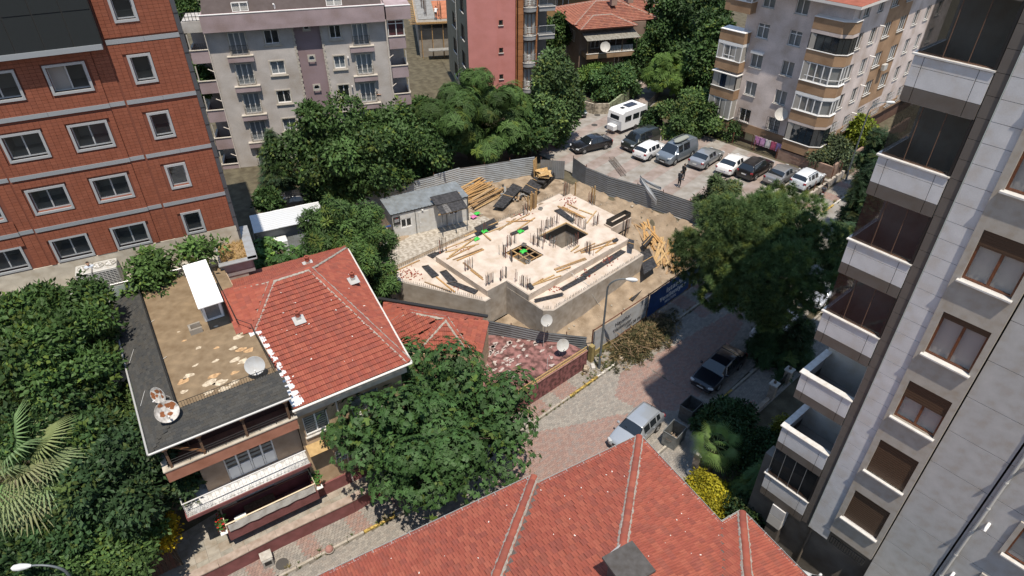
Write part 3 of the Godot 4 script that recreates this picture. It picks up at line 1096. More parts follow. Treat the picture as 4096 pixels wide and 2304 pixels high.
	for b in [[Vector3(3.0,10.35,2.5),Vector3(1.9,0.7,0.1)],[Vector3(3.9,10.35,0.6),Vector3(0.1,0.7,3.9)],[Vector3(2.1,10.35,0.7),Vector3(0.1,0.7,3.6)]]: pm.box(b[0],b[1])
	pm.box(Vector3(3.0,9.9,0.7),Vector3(1.9,0.3,3.7))
	for b in [[Vector3(3.95,10.72,0.6),Vector3(0.55,0.05,4.2)],[Vector3(3.1,10.72,2.62),Vector3(2.2,0.05,0.4)]]: pm.box(b[0],b[1])
	part(A,"planter",pm,M("steel_sheet",Color(0.45,0.47,0.49),0.5,0.3,"soft",0.5))
	bxp(A,"planter_soil",Vector3(3.0,10.45,0.7),Vector3(1.7,0.2,3.5),M("dry_soil",Color(0.36,0.24,0.12),0.95,0,"dirt",0.8))
	var bl:=MB.new()
	for i in 20:
		var a:=rng.randf()*TAU
		var d:=Vector3(cos(a),0,sin(a))
		bl.tri(Vector3(-0.01,0,0),Vector3(0.01,0,0),d*rng.randf_range(0.05,0.3)+Vector3(0,rng.randf_range(0.05,0.3),0))
	var gxf:=[]
	var gcl:=[]
	for i in 130:
		gxf.append(Transform3D(Basis(Vector3.UP,rng.randf()*6),Vector3(rng.randf_range(2.3,3.7),10.55,rng.randf_range(-0.9,2.3))))
		gcl.append(Color(0.42,0.28,0.11).lerp(Color(0.5,0.38,0.18),rng.randf()))
	var dg:=multi(A,"dry_grass",bl.mesh(),gxf,gcl,leafmat("straw",Color(0.3,0.2,0.08)))
	dg.set_meta("kind","stuff")
	for k in 2:
		var u: float=-5.0 if k==0 else -3.9
		var w: float=0.85 if k==0 else 1.25
		var ac:=thing("air_conditioner",["narrow white outdoor cooling unit with one top fan on the terrace","wide white outdoor cooling unit with two top fans on the terrace"][k],"air conditioner",A.transform*Vector3(u,10.0,0.65),A.rotation.y,"cooling units on the terrace")
		var m:=MB.new()
		m.bevbox(Vector3(0,0.72,0),Vector3(w,1.3,1.05),0.03)
		part(ac,"casing",m,M("ac_white",Color(0.58,0.58,0.56),0.5,0,"soft",0.8))
		var gm:=MB.new()
		gm.box(Vector3(0,0.75,0.53),Vector3(w*0.9,1.0,0.02))
		part(ac,"coil",gm,M("coil",Color(0.05,0.055,0.06),0.7))
		grille(ac,Transform3D.IDENTITY,-w*0.45,w*0.45,0.25,1.25,0.555,6,9,M("ac_grid",Color(0.5,0.5,0.49),0.6),"coil_guard",0.01)
		for f in (1 if k==0 else 2):
			var fx:=0.0 if k==0 else (-0.31+f*0.62)
			var fm:=MB.new()
			fm.lathe([Vector2(0.30,1.36),Vector2(0.30,1.42),Vector2(0.26,1.42),Vector2(0.26,1.385),Vector2(0.001,1.385)],20,Transform3D(Basis.IDENTITY,Vector3(fx,0,0)))
			var fan:=part(ac,"fan",fm,M("fan_well",Color(0.30,0.29,0.26),0.7))
			var bm:=MB.new()
			for b in 5:
				var a:=TAU*b/5
				bm.quad(Vector3(fx,1.41,0),Vector3(fx+cos(a)*0.25,1.40,sin(a)*0.25),Vector3(fx+cos(a+0.7)*0.25,1.43,sin(a+0.7)*0.25),Vector3(fx+cos(a+0.7)*0.05,1.42,sin(a+0.7)*0.05))
			part(fan,"blade",bm,M("ac_grid",Color(0.5,0.5,0.49),0.6))
# ---------- lilac and grey apartment block ----------
func build_lilac_block():
	var B:=thing("apartment_building","pale grey apartment block with lilac parapet, balconies and a mauve stair strip","building",Vector3(22.2,0,-62.9),deg_to_rad(-27.85))
	var I:=Transform3D.IDENTITY
	var grey:=M("b_grey",Color(0.57,0.535,0.515),0.9,0,"stain",0.15)
	var lilac:=M("b_lilac",Color(0.42,0.335,0.355),0.9,0,"stain",0.15)
	var mauve:=M("b_mauve",Color(0.34,0.255,0.28),0.9,0,"soft",0.15)
	var cream:=M("b_cream",Color(0.58,0.54,0.48),0.85,0,"soft",0.5)
	var white:=M("pvc",Color(0.72,0.72,0.71),0.45)
	var iron:=M("black_iron",Color(0.03,0.03,0.03),0.6,0.3)
	var holes:=[]
	var ws:=[]
	for k in range(0,5):
		var y:=14.37-2.8*k
		if y<3.0: continue
		ws.append([0.45,1.93,y,y+1.92,3,k]); ws.append([11.48,12.94,y+0.08,y+1.98,3,k])
		ws.append([3.57,4.83,y+0.75,y+1.95,2,k]); ws.append([9.4,10.42,y+0.83,y+2.0,2,k])
		ws.append([7.15,7.65,y-1.05+2.8,y-0.6+2.8,1,k])
	for w in ws: holes.append([w[0],w[1],w[2],w[3]])
	var wm:=MB.new()
	var hl:=holes.filter(func(h): return h[1]<6.2)
	wall(wm,I,-1.4,6.2,2.0,16.6,hl,0.2)
	part(B,"left_wall",wm,grey)
	wm=MB.new()
	wall(wm,I,8.6,14.75,2.0,16.6,holes.filter(func(h): return h[0]>8.6),0.2)
	part(B,"right_wall",wm,grey)
	var sm:=MB.new()
	wall(sm,Transform3D(Basis.IDENTITY,Vector3(0,0,-0.12)),6.2,8.6,2.0,16.6,holes.filter(func(h): return h[0]>6.3 and h[1]<8.5),0.15)
	part(B,"stair_strip",sm,mauve)
	for x in [6.13,8.65]:
		for i in 52:
			var q:=MB.new()
			q.box(Vector3(x+(0.02 if i % 2==0 else -0.02),16.4-i*0.268,0.02),Vector3(0.22 if i % 2==0 else 0.16,0.24,0.06))
			part(B,"quoin",q,cream)
	for w in ws:
		var doorw: bool=w[4]==3
		var o:={"n": w[4],"kind": 1 if w[4]==3 else (1 if (w[5]+int(w[0])) % 2==0 else 0),"depth": 0.12,"cmat": M("curtain_blue",Color(0.42,0.47,0.52),0.9),"fmat": white}
		var n:=window(B,I,w[0],w[1],w[2],w[3],o)
		sur_round(n,I,w[0],w[1],w[2],w[3],0.11,0.045,cream)
		if w[4]==2:
			var s:=MB.new()
			fbox(s,I,w[0]-0.2,w[1]+0.2,w[2]-0.2,w[2]-0.112,0.0,0.12)
			part(n,"sill",s,cream)
		if doorw:
			var s:=MB.new()
			fbox(s,I,w[0]-0.45,w[1]+0.4,w[2]-0.12,w[2]-0.05,0.0,0.42)
			part(n,"ledge",s,cream)
			var s2:=MB.new()
			fbox(s2,I,w[0]-0.42,w[1]+0.37,w[2]-0.6,w[2]-0.125,0.0,0.38)
			part(n,"ledge_front",s2,lilac)
			grille(n,I,w[0]-0.05,w[1]+0.05,w[2]+0.0,w[2]+0.85,0.2,13,2,iron,"railing",0.011)
	var pm:=MB.new()
	pm.box(Vector3(6.6,17.33,-4.2),Vector3(16.0,1.46,9.9))
	part(B,"parapet",pm,lilac)
	var p2:=MB.new()
	p2.box(Vector3(15.9,17.2,-2.2),Vector3(2.3,1.2,5.2))
	part(B,"corner_parapet",p2,lilac)
	bxp(B,"coping",Vector3(6.6,18.09,0.68),Vector3(16.1,0.06,0.2),M("pvc",Color(0.7,0.7,0.7)))
	bxp(B,"corner_coping",Vector3(15.9,17.84,0.35),Vector3(2.35,0.06,0.16),M("pvc",Color(0.7,0.7,0.7)))
	var rf:=MB.new()
	poly_slab(rf,[Vector3(-1.2,18.07,0.5),Vector3(14.4,18.07,0.5),Vector3(14.4,20.4,-3.4),Vector3(-1.2,20.4,-3.4)],0.15)
	var roof:=part(B,"roof",rf,M("roof_felt",Color(0.085,0.065,0.062),0.85,0,"stain",0.4))
	bxp(roof,"gutter",Vector3(6.6,18.06,0.5),Vector3(15.8,0.1,0.22),M("dark_red_gutter",Color(0.16,0.03,0.03),0.6))
	for x in [2.1,10.2]:
		var wn:=window(B,Transform3D(Basis(Vector3.RIGHT,-0.15),Vector3(0,18.15,0.35)),x-0.7,x+0.7,0.0,0.75,{"kind": 1,"depth": -0.05,"name": "roof_window"})
	var body:=MB.new()
	body.quad(Vector3(-1.4,2,0),Vector3(-1.4,2,-9),Vector3(-1.4,17,-9),Vector3(-1.4,17,0))
	body.quad(Vector3(14.75,2,-9),Vector3(14.75,2,0),Vector3(14.75,17,0),Vector3(14.75,17,-9))
	body.quad(Vector3(14.75,2,-9),Vector3(-1.4,2,-9),Vector3(-1.4,17,-9),Vector3(14.75,17,-9))
	part(B,"side_wall",body,grey)
	for s in [0,1]:
		var x0:=14.8 if s==1 else -3.0
		var x1:=16.35 if s==1 else -1.45
		for k in range(0,5):
			var y:=12.2-2.8*(k-1)
			if y<3.5: continue
			var bm:=MB.new()
			bm.box(Vector3((x0+x1)/2,y-0.6,0.0),Vector3(x1-x0,1.15,0.12))
			bm.box(Vector3(x1 if s==1 else x0,y-0.6,-1.2),Vector3(0.12,1.15,2.3))
			bm.box(Vector3((x0+x1)/2,y-1.05,-1.2),Vector3(x1-x0-0.14,0.2,2.25))
			var bal:=part(B,"balcony",bm,lilac)
			bxp(bal,"coping",Vector3((x0+x1)/2,y+0.005,0.02),Vector3(x1-x0+0.1,0.05,0.2),cream)
			bxp(bal,"side_coping",Vector3(x1 if s==1 else x0,y+0.004,-1.25),Vector3(0.2,0.05,2.3),cream)
			bxp(bal,"rear_wall",Vector3((x0+x1)/2,y+0.5,-2.4),Vector3(x1-x0,3.2,0.1),grey)
			bxp(bal,"post",Vector3(x1-0.06 if s==1 else x0+0.06,y+0.7,-0.03),Vector3(0.1,1.4,0.1),cream)
			if k==0 and s==1:
				window(bal,Transform3D(Basis.IDENTITY,Vector3(0,0,0.05)),x0,x1,y+0.03,y+1.5,{"n": 2,"depth": 0.0,"kind": 1,"cmat": M("curtain_red",Color(0.14,0.03,0.035),0.9),"transom": 0.78})
			if s==0 and k==0:
				grille(bal,I,x0,x1,y,y+0.55,0.0,8,2,iron,"railing",0.012)
	bxp(B,"left_parapet",Vector3(-2.2,17.0,-1.6),Vector3(1.8,0.95,3.2),M("b_white",Color(0.52,0.50,0.48),0.9,0,"stain",0.3))
	grille(B,I,-3.0,-1.5,17.5,18.2,-0.1,5,2,iron,"roof_railing",0.02)
	for x in [-1.42,14.62]:
		var dm:=MB.new()
		dm.tube([Vector3(x,16.5,0.09),Vector3(x,2.9,0.09)],0.055,7)
		for k in 5: dm.tube([Vector3(x,13.0-2.8*k,0.1),Vector3(x+(0.45 if x>0 else -0.5),13.3-2.8*k,0.12)],0.045,6)
		part(B,"downpipe",dm,M("pipe_cream",Color(0.55,0.5,0.45),0.6))
	for k in 2:
		var fm:=MB.new()
		fm.tube([Vector3(10.75,13.4-2.8*k,0.02),Vector3(10.75,13.4-2.8*k,0.3)],0.06,8)
		part(B,"flue",fm,white)
	var vp:=MB.new()
	vp.tube([Vector3(5.0,18.1,0.25),Vector3(5.0,18.55,0.25),Vector3(4.95,18.62,0.4)],0.07,8)
	part(roof,"vent_pipe",vp,white)
# ---------- half-built frame behind the lilac block, pink tower ----------
func build_concrete_frame():
	var c:=g(1830,60,9.0)
	var C:=thing("unfinished_building","unfinished concrete building with plywood formwork and rebar on its top slab","building",Vector3(c.x,0,c.z),deg_to_rad(-33))
	var conc:=M("raw_concrete",Color(0.33,0.30,0.26),0.95,0,"conc",0.3,0.4)
	bxp(C,"lower_storey",Vector3(-1.0,4.6,-6.0),Vector3(9.4,6.4,15.5),conc)
	bxp(C,"slab",Vector3(-0.6,8.7,-6.0),Vector3(10.5,0.35,17.0),conc)
	var ply:=M("black_ply",Color(0.055,0.052,0.05),0.6,0,"stain",0.7)
	var org:=M("orange_ply",Color(0.52,0.19,0.09),0.85,0,"stain",0.5)
	for i in 6:
		for j in 4:
			bxp(C,"plywood_sheet",Vector3(-4.4+j*2.45,8.92+rng.randf()*0.02,-13.0+i*2.6),Vector3(2.3,0.04,2.5),org if (j==1 or j==2) and i>1 and rng.randf()<0.75 else M("grey_ply",Color(0.30,0.30,0.29),0.8,0,"stain",0.7))
	var wood:=M("wood_fresh",Color(0.50,0.31,0.13),0.85,0,"wood",0.8)
	for i in 16:
		bxp(C,"outrigger_plank",Vector3(-6.2+rng.randf()*0.3,8.45,-13.5+i*1.0),Vector3(1.6,0.06,0.16),wood)
	bxp(C,"edge_beam",Vector3(-5.9,8.75,-6.0),Vector3(0.12,0.25,17.0),wood)
	bxp(C,"front_beam",Vector3(-0.6,8.75,2.55),Vector3(10.6,0.25,0.12),wood)
	for i in 7:
		var pm:=MB.new()
		pm.bar(Vector3(-5.3+i*1.5,2.8,2.2),Vector3(-5.3+i*1.5,8.5,2.2),0.1,0.1)
		part(C,"prop",pm,wood)
	bxp(C,"work_platform",Vector3(-2,5.2,2.8),Vector3(5,0.1,1.2),M("grey_ply",Color(0.30,0.30,0.29)))
	for q in [[-4.6,-10.0],[-4.6,-5.0],[-4.4,-1.0],[-2.5,0.8],[0.5,-9.0],[1.5,-4.0]]:
		var rm:=MB.new()
		for i in 14:
			var x: float=q[0]+rng.randf_range(-0.2,0.2)
			var z: float=q[1]+rng.randf_range(-1.2,1.2)
			rm.bar(Vector3(x,8.8,z),Vector3(x+rng.randf_range(-0.08,0.08),10.6+rng.randf()*0.7,z),0.025,0.025)
		part(C,"rebar_bundle",rm,M("rebar",Color(0.10,0.07,0.055),0.8,0.3))
func build_pink_block():
	var D:=thing("apartment_building","pink and olive apartment tower with orange tiled strip and curved balconies","building",Vector3(50.06,0,-56.73),deg_to_rad(-27.85))
	var I:=Transform3D.IDENTITY
	var pink:=M("d_pink",Color(0.66,0.27,0.245),0.9,0,"soft",0.15)
	var olive:=M("d_olive",Color(0.28,0.26,0.19),0.9,0,"soft",0.15)
	var wm:=MB.new()
	var holes:=[]
	for k in range(0,6): holes.append([0.04,0.52,16.2-3.0*k+0.0,16.75-3.0*k])
	wall(wm,I,-3.55,-0.25,4.5,27.0,[],0.2)
	wall(wm,Transform3D(Basis.IDENTITY,Vector3(0,0,-0.35)),-0.25,1.95,4.5,27.0,holes,0.2)
	wm.quad(Vector3(-0.25,4.5,0),Vector3(-0.25,4.5,-0.35),Vector3(-0.25,27,-0.35),Vector3(-0.25,27,0))
	part(D,"pink_wall",wm,pink)
	for h in holes:
		window(D,Transform3D(Basis.IDENTITY,Vector3(0,0,-0.35)),h[0],h[1],h[2],h[3],{"n": 1,"depth": 0.06,"sill": 0.1,"fmat": M("brown_frame",Color(0.09,0.045,0.025),0.6)})
	var of:=Transform3D(Basis(Vector3.UP,-PI/2),Vector3(-3.55,0,0))
	var oh:=[]
	for k in range(0,5):
		for c in [[1.9,3.9],[7.2,9.4]]:
			oh.append([-c[1],-c[0],17.3-3.0*k-0.15*c[0]*0.0,18.9-3.0*k])
	var om:=MB.new()
	wall(om,of,-13.5,0,4.5,27,oh,0.2)
	part(D,"olive_wall",om,olive)
	for h in oh: window(D,of,h[0],h[1],h[2],h[3],{"n": 2,"sill": 0.1,"fmat": M("brown_frame",Color(0.09,0.045,0.025))})
	var dp:=MB.new()
	dp.tube([of*Vector3(-6.2,27,0.1),of*Vector3(-6.2,5,0.1)],0.06,6)
	part(D,"downpipe",dp,M("pipe_grey",Color(0.4,0.4,0.38),0.6))
	var tc:=[Color(0.40,0.17,0.065),Color(0.44,0.19,0.075),Color(0.37,0.155,0.06)]
	var tv:=variants("dtile",tc,0.6,"soft",0.5)
	for st in [[1.97,2.1,-0.3,0.02],[2.13,2.75,0.0,0.0],[4.2,4.4,0.0,0.0]]:
		for i in 30:
			var m:=MB.new()
			m.box(Vector3((st[0]+st[1])/2,4.9+i*0.75,st[2]+0.04),Vector3(st[1]-st[0]-0.02,0.72,0.1))
			part(D,"cladding_tile",m,tv[i % 3])
	var bk:=MB.new()
	bk.box(Vector3(3.9,15.8,-8.0),Vector3(4.4,22.4,12.0))
	part(D,"core",bk,M("dark_joint",Color(0.14,0.13,0.12),0.9))
	var stl:=M("steel_rail",Color(0.42,0.43,0.44),0.35,0.7)
	for k in range(0,7):
		var y:=6.0+3.0*k
		window(D,Transform3D(Basis.IDENTITY,Vector3(0,0,0.14)),2.82,4.15,y+0.15,y+2.35,{"n": 3,"kind": 1,"depth": 0.05,"fmat": M("brown_frame2",Color(0.13,0.065,0.03),0.5)})
		var pl:=[]
		for i in 11:
			var a:=PI*i/10.0
			pl.append(Vector2(3.48+cos(a)*0.75,0.05+sin(a)*0.55))
		var m:=MB.new()
		m.prism(pl,y-0.42,y)
		var b:=part(D,"balcony",m,M("d_slab",Color(0.36,0.37,0.38),0.7,0,"soft",0.4))
		var m2:=MB.new()
		var pl2:=[]
		for p in pl: pl2.append(Vector2(3.48+(p.x-3.48)*1.06,0.05+(p.y-0.05)*1.06))
		m2.prism(pl2,y+0.002,y+0.06)
		part(b,"edge",m2,M("marble",Color(0.68,0.67,0.64)))
		var m3:=MB.new()
		for r in 5:
			var path:=[]
			for p in pl: path.append(Vector3(p.x,y+0.25+r*0.18,p.y))
			m3.tube(path,0.02 if r<4 else 0.03,5)
		for i in [2,4,6,8]: m3.tube([Vector3(pl[i].x,y,pl[i].y),Vector3(pl[i].x,y+0.98,pl[i].y)],0.02,5)
		part(b,"railing",m3,stl)
		var gx0:=4.45
		var gx1:=6.3
		var s:=MB.new()
		s.box(Vector3((gx0+gx1)/2,y-0.2,-0.3),Vector3(gx1-gx0,0.45,1.5))
		var sb:=part(D,"side_balcony",s,M("d_slab",Color(0.36,0.37,0.38)))
		bxp(sb,"coping",Vector3((gx0+gx1)/2,y+0.05,0.45),Vector3(gx1-gx0+0.06,0.06,0.15),M("marble",Color(0.68,0.67,0.64)))
		var gl:=MB.new()
		gl.quad(Vector3(gx0,y+0.08,0.4),Vector3(gx1,y+0.08,0.4),Vector3(gx1,y+1.0,0.4),Vector3(gx0,y+1.0,0.4))
		part(sb,"glass_panel",gl,pane("bal_glass",Color(0.05,0.06,0.07),0.6))
		var rl:=MB.new()
		rl.tube([Vector3(gx0,y+1.02,0.42),Vector3(gx1,y+1.02,0.42)],0.03,5)
		for x in [gx0,(gx0+gx1)/2,gx1]: rl.tube([Vector3(x,y,0.42),Vector3(x,y+(2.5 if k>2 else 1.0),0.42)],0.025,5)
		part(sb,"rail",rl,stl)
# ---------- pale pink and tan apartment block at the parking lot ----------
func edge_face(a: Vector2,b: Vector2) -> Transform3D:
	var d:=(b-a).normalized()
	var x:=Vector3(d.x,0,d.y)
	var z:=x.cross(Vector3.UP)
	return Transform3D(Basis(x,Vector3.UP,z),Vector3(a.x,0,a.y))
func bay_band(mb: MB,pl: Array,y0: float,y1: float,close:=true):
	mb.prism(pl,y0,y1)
func bay_glaze(parent: Node,pl: Array,i0: int,i1: int,y0: float,y1: float,o: Dictionary):
	for i in range(i0,i1):
		var a: Vector2=pl[i]
		var b: Vector2=pl[i+1]
		var fx:=edge_face(a,b)
		var L:=a.distance_to(b)
		var oo:=o.duplicate()
		oo["n"]=maxi(1,int(round(L/float(o.get("pw",0.75)))))
		oo["depth"]=0.05
		window(parent,fx,0.0,L,y0,y1,oo)
func build_tan_block():
	var T:=thing("apartment_building","pale pink apartment block with tan balcony fronts beside the parking lot","building",Vector3(64,0,-24.9),deg_to_rad(-0.7))
	var pinkw:=M("f_pink",Color(0.72,0.63,0.595),0.9,0,"stain",0.12)
	var tan:=M("f_tan",Color(0.40,0.255,0.15),0.9,0,"stain",0.15)
	var white:=M("pvc",Color(0.72,0.72,0.71),0.45)
	var iron:=M("black_iron",Color(0.03,0.03,0.03),0.6,0.3)
	var ff:=Transform3D(Basis(Vector3.UP,-PI/2),Vector3.ZERO)
	var sf:=Transform3D.IDENTITY
	var fh:=[]
	var sh:=[]
	for k in 5:
		var y:=5.4+2.9*k
		fh.append([-8.9,-7.62,y,y+1.42,k]); fh.append([-5.48,-4.2,y,y+1.42,k])
		for c in [[2.15,3.4],[5.07,6.25],[7.95,9.6],[11.5,13.2],[15.1,16.3],[18.05,19.2],[21.2,22.4]]: sh.append([c[0],c[1],y+0.2,y+1.66,k])
	var wm:=MB.new()
	wall(wm,ff,-10.3,0,5.3,18.6,fh.filter(func(h): return h[2]>5.0),0.18)
	wall(wm,sf,0,7.8,5.9,18.6,sh.filter(func(h): return h[1]<7.8),0.18)
	wall(wm,sf,13.35,25,5.9,18.6,sh.filter(func(h): return h[0]>13.35),0.18)
	wm.quad(Vector3(25,3,0),Vector3(25,3,-11),Vector3(25,18.6,-11),Vector3(25,18.6,0))
	wm.quad(Vector3(0,3,-10.3),Vector3(25,3,-10.3),Vector3(25,18.6,-10.3),Vector3(0,18.6,-10.3))
	part(T,"wall",wm,pinkw)
	var tm:=MB.new()
	wall(tm,sf,7.8,13.35,7.3,18.6,sh.filter(func(h): return h[0]>7.8 and h[1]<13.35 and h[4]>0),0.18)
	fbox(tm,ff,-10.3,-0.02,4.4,5.3,-0.3,0.03)
	fbox(tm,sf,-0.02,25,5.0,5.88,-0.3,0.03)
	part(T,"tan_panel",tm,tan)
	var sp:=MB.new()
	wall(sp,sf,7.8,13.35,5.9,7.3,sh.filter(func(h): return h[0]>7.8 and h[1]<13.35 and h[4]==0),0.18)
	part(T,"ground_panel",sp,pinkw)
	var gf:=MB.new()
	gf.box(Vector3(12.6,4.0,-5.2),Vector3(24.6,3.6,9.9))
	part(T,"ground_floor",gf,M("f_brown",Color(0.14,0.07,0.045),0.9,0,"stain",0.3))
	for k in 2:
		bxp(T,"cream_panel",ff*Vector3(-7.2+k*2.6,3.9,-0.285),Vector3(0.06,0.9,1.3),M("f_cream",Color(0.55,0.47,0.28),0.9))
	bxp(T,"entrance_door",ff*Vector3(-5.9,3.3,-0.27),Vector3(0.06,2.1,1.0),M("door_brown",Color(0.05,0.025,0.015),0.6))
	var rm:=MB.new()
	rm.box(Vector3(12.2,18.75,-5.1),Vector3(27,0.25,12.2))
	var roof:=part(T,"eave",rm,M("eave_white",Color(0.6,0.58,0.55),0.8))
	var r2:=MB.new()
	poly_slab(r2,[Vector3(-1.3,18.9,1.0),Vector3(25.7,18.9,1.0),Vector3(20,21,-5.1),Vector3(5,21,-5.1)],0.1)
	poly_slab(r2,[Vector3(-1.3,18.9,-11.2),Vector3(-1.3,18.9,1.0),Vector3(5,21,-5.1)],0.1)
	part(T,"roof",r2,M("roof_far",Color(0.34,0.105,0.065),0.85,0,"stain",0.6))
	for h in fh:
		var o:={"sill": 0.1,"kind": [0,1,1,1,1][h[4]] if h[0]<-6 else 1,"cmat": M("curtain_grey",Color(0.36,0.37,0.37),0.9),"fmat": white}
		if h[4]==3: o["transom"]=0.75
		var w:=window(T,ff,h[0],h[1],h[2],h[3],o)
		if h[4]==0: grille(w,ff,h[0]-0.08,h[1]+0.08,h[2]-0.05,h[3]+0.05,0.22,7,4,iron,"grille",0.012)
		if h[4]==2 and h[0]<-6: bxp(w,"shutter_box",ff*Vector3((h[0]+h[1])/2,h[3]+0.1,0.15),Vector3(0.3,0.25,1.4),white)
	for h in sh:
		var w:=window(T,sf,h[0],h[1],h[2],h[3],{"sill": 0.1,"n": 3 if h[0]>7.8 and h[1]<13.4 else 2,"kind": 1 if h[4] % 2==0 else 0,"fmat": white,"cmat": M("curtain_grey",Color(0.36,0.37,0.37),0.9)})
		if h[4]==0: grille(w,sf,h[0]-0.08,h[1]+0.08,h[2]-0.1,h[3]+0.05,0.2,7,4,M("white_iron",Color(0.5,0.5,0.5),0.6),"grille",0.012)
	var bay:=[Vector2(0.9,0.02),Vector2(0.9,0.6),Vector2(-0.3,0.6),Vector2(-1.0,-0.2),Vector2(-1.0,-3.0),Vector2(0.0,-3.1)]
	bay.reverse()
	var left:=[Vector2(0.0,-9.45),Vector2(-1.0,-9.5),Vector2(-1.0,-12.35),Vector2(0.6,-12.45),Vector2(0.6,-10.32),Vector2(0.0,-10.3)]
	left.reverse()
	var black:={"fmat": M("black_alu",Color(0.02,0.02,0.022),0.4,0.4),"glass": glassy("dark_glass",Color(0.012,0.018,0.024)),"pw": 0.65,"fw": 0.03}
	var pvc:={"fmat": white,"kind": 1,"pw": 0.75,"cmat": M("curtain_grey",Color(0.36,0.37,0.37),0.9),"transom": 0.28,"fw": 0.08}
	var pvc2:=pvc.duplicate()
	pvc2["transom"]=0.0
	for k in 5:
		var top:=5.75+2.9*k
		for s in 2:
			var pl: Array=bay if s==0 else left
			var m:=MB.new()
			if k>0: m.prism(pl,top-1.05,top)
			else: m.prism(pl,top-1.3,top-0.28)
			if k==0: top=5.47
			var b:=part(T,"balcony",m,tan)
			var c2:=[]
			for p in pl: c2.append(Vector2(p.x*1.06 if p.x<0 else p.x,p.y+(0.06 if p.y>0.3 else 0.0)))
			var cm:=MB.new()
			cm.prism(c2,top+0.003,top+0.06)
			part(b,"coping",cm,white)
			var y0:=top+0.065
			var y1:=5.75+2.9*(k+1)-1.08
			if s==0:
				if k==0: bay_glaze(b,pl,0,4,y0,y1-0.25,black)
				elif k==1: bay_glaze(b,pl,0,4,y0,y1-0.3,pvc2)
				elif k==2: bay_glaze(b,pl,0,4,y0,y1,pvc)
				elif k==3: bay_glaze(b,pl,0,4,y0,y1-0.35,black)
				if k in [0,1,3]:
					var hd:=MB.new()
					hd.prism(pl,y1-(0.25 if k==0 else 0.3),y1-0.002)
					part(b,"header",hd,pinkw if k!=1 else white)
			else:
				if k==0: bay_glaze(b,pl,2,5,y0,y1,{"fmat": white,"kind": 2,"pw": 0.7})
				elif k==1:
					bay_glaze(b,pl,2,5,y0,y1-0.3,{"fmat": M("black_alu",Color(0.02,0.02,0.022)),"glass": glassy("navy_glass",Color(0.012,0.02,0.04)),"pw": 0.7,"fw": 0.03})
					var aw:=MB.new()
					aw.prism([Vector2(-1.15,-9.4),Vector2(-1.15,-12.45),Vector2(0.5,-12.45),Vector2(0.5,-9.4)],y1-0.3,y1-0.22)
					part(b,"awning_case",aw,white)
				elif k==2: bay_glaze(b,pl,2,5,y0,y1-0.3,pvc)
				elif k==4: bay_glaze(b,pl,2,5,y0,y1,pvc2)
				if k==2:
					var hd:=MB.new()
					hd.prism(pl,y1-0.3,y1-0.002)
					part(b,"header",hd,white)
	window(T,ff,-2.6,-1.5,17.4,18.5,{"name": "balcony_door","kind": 0})
	var dp:=MB.new()
	dp.tube([Vector3(1.2,18.6,0.1),Vector3(1.2,14.2,0.1)],0.06,7)
	dp.tube([Vector3(1.25,13.2,0.1),Vector3(1.25,5.2,0.1)],0.06,7)
	part(T,"downpipe",dp,M("pipe_grey",Color(0.4,0.4,0.38),0.6))
	for k in 4:
		var fm:=MB.new()
		fm.tube([Vector3(6.65,7.1+2.9*k,0),Vector3(6.65,7.1+2.9*k,0.55)],0.06,8)
		part(T,"flue",fm,white)
	var acm:=MB.new()
	acm.bevbox(Vector3(10.4,11.1,0.35),Vector3(0.8,0.6,0.35),0.03)
	part(T,"air_conditioner_box",acm,M("ac_white",Color(0.58,0.58,0.56)))
	dish(T.transform*(ff*Vector3(-4.05,7.65,0.6)),0.62,Vector3(-0.75,0.35,0.55),"white satellite dish fixed to the pale pink facade",Color(0.66,0.65,0.62),T.transform*(ff*Vector3(-4.05,7.3,0.0)))
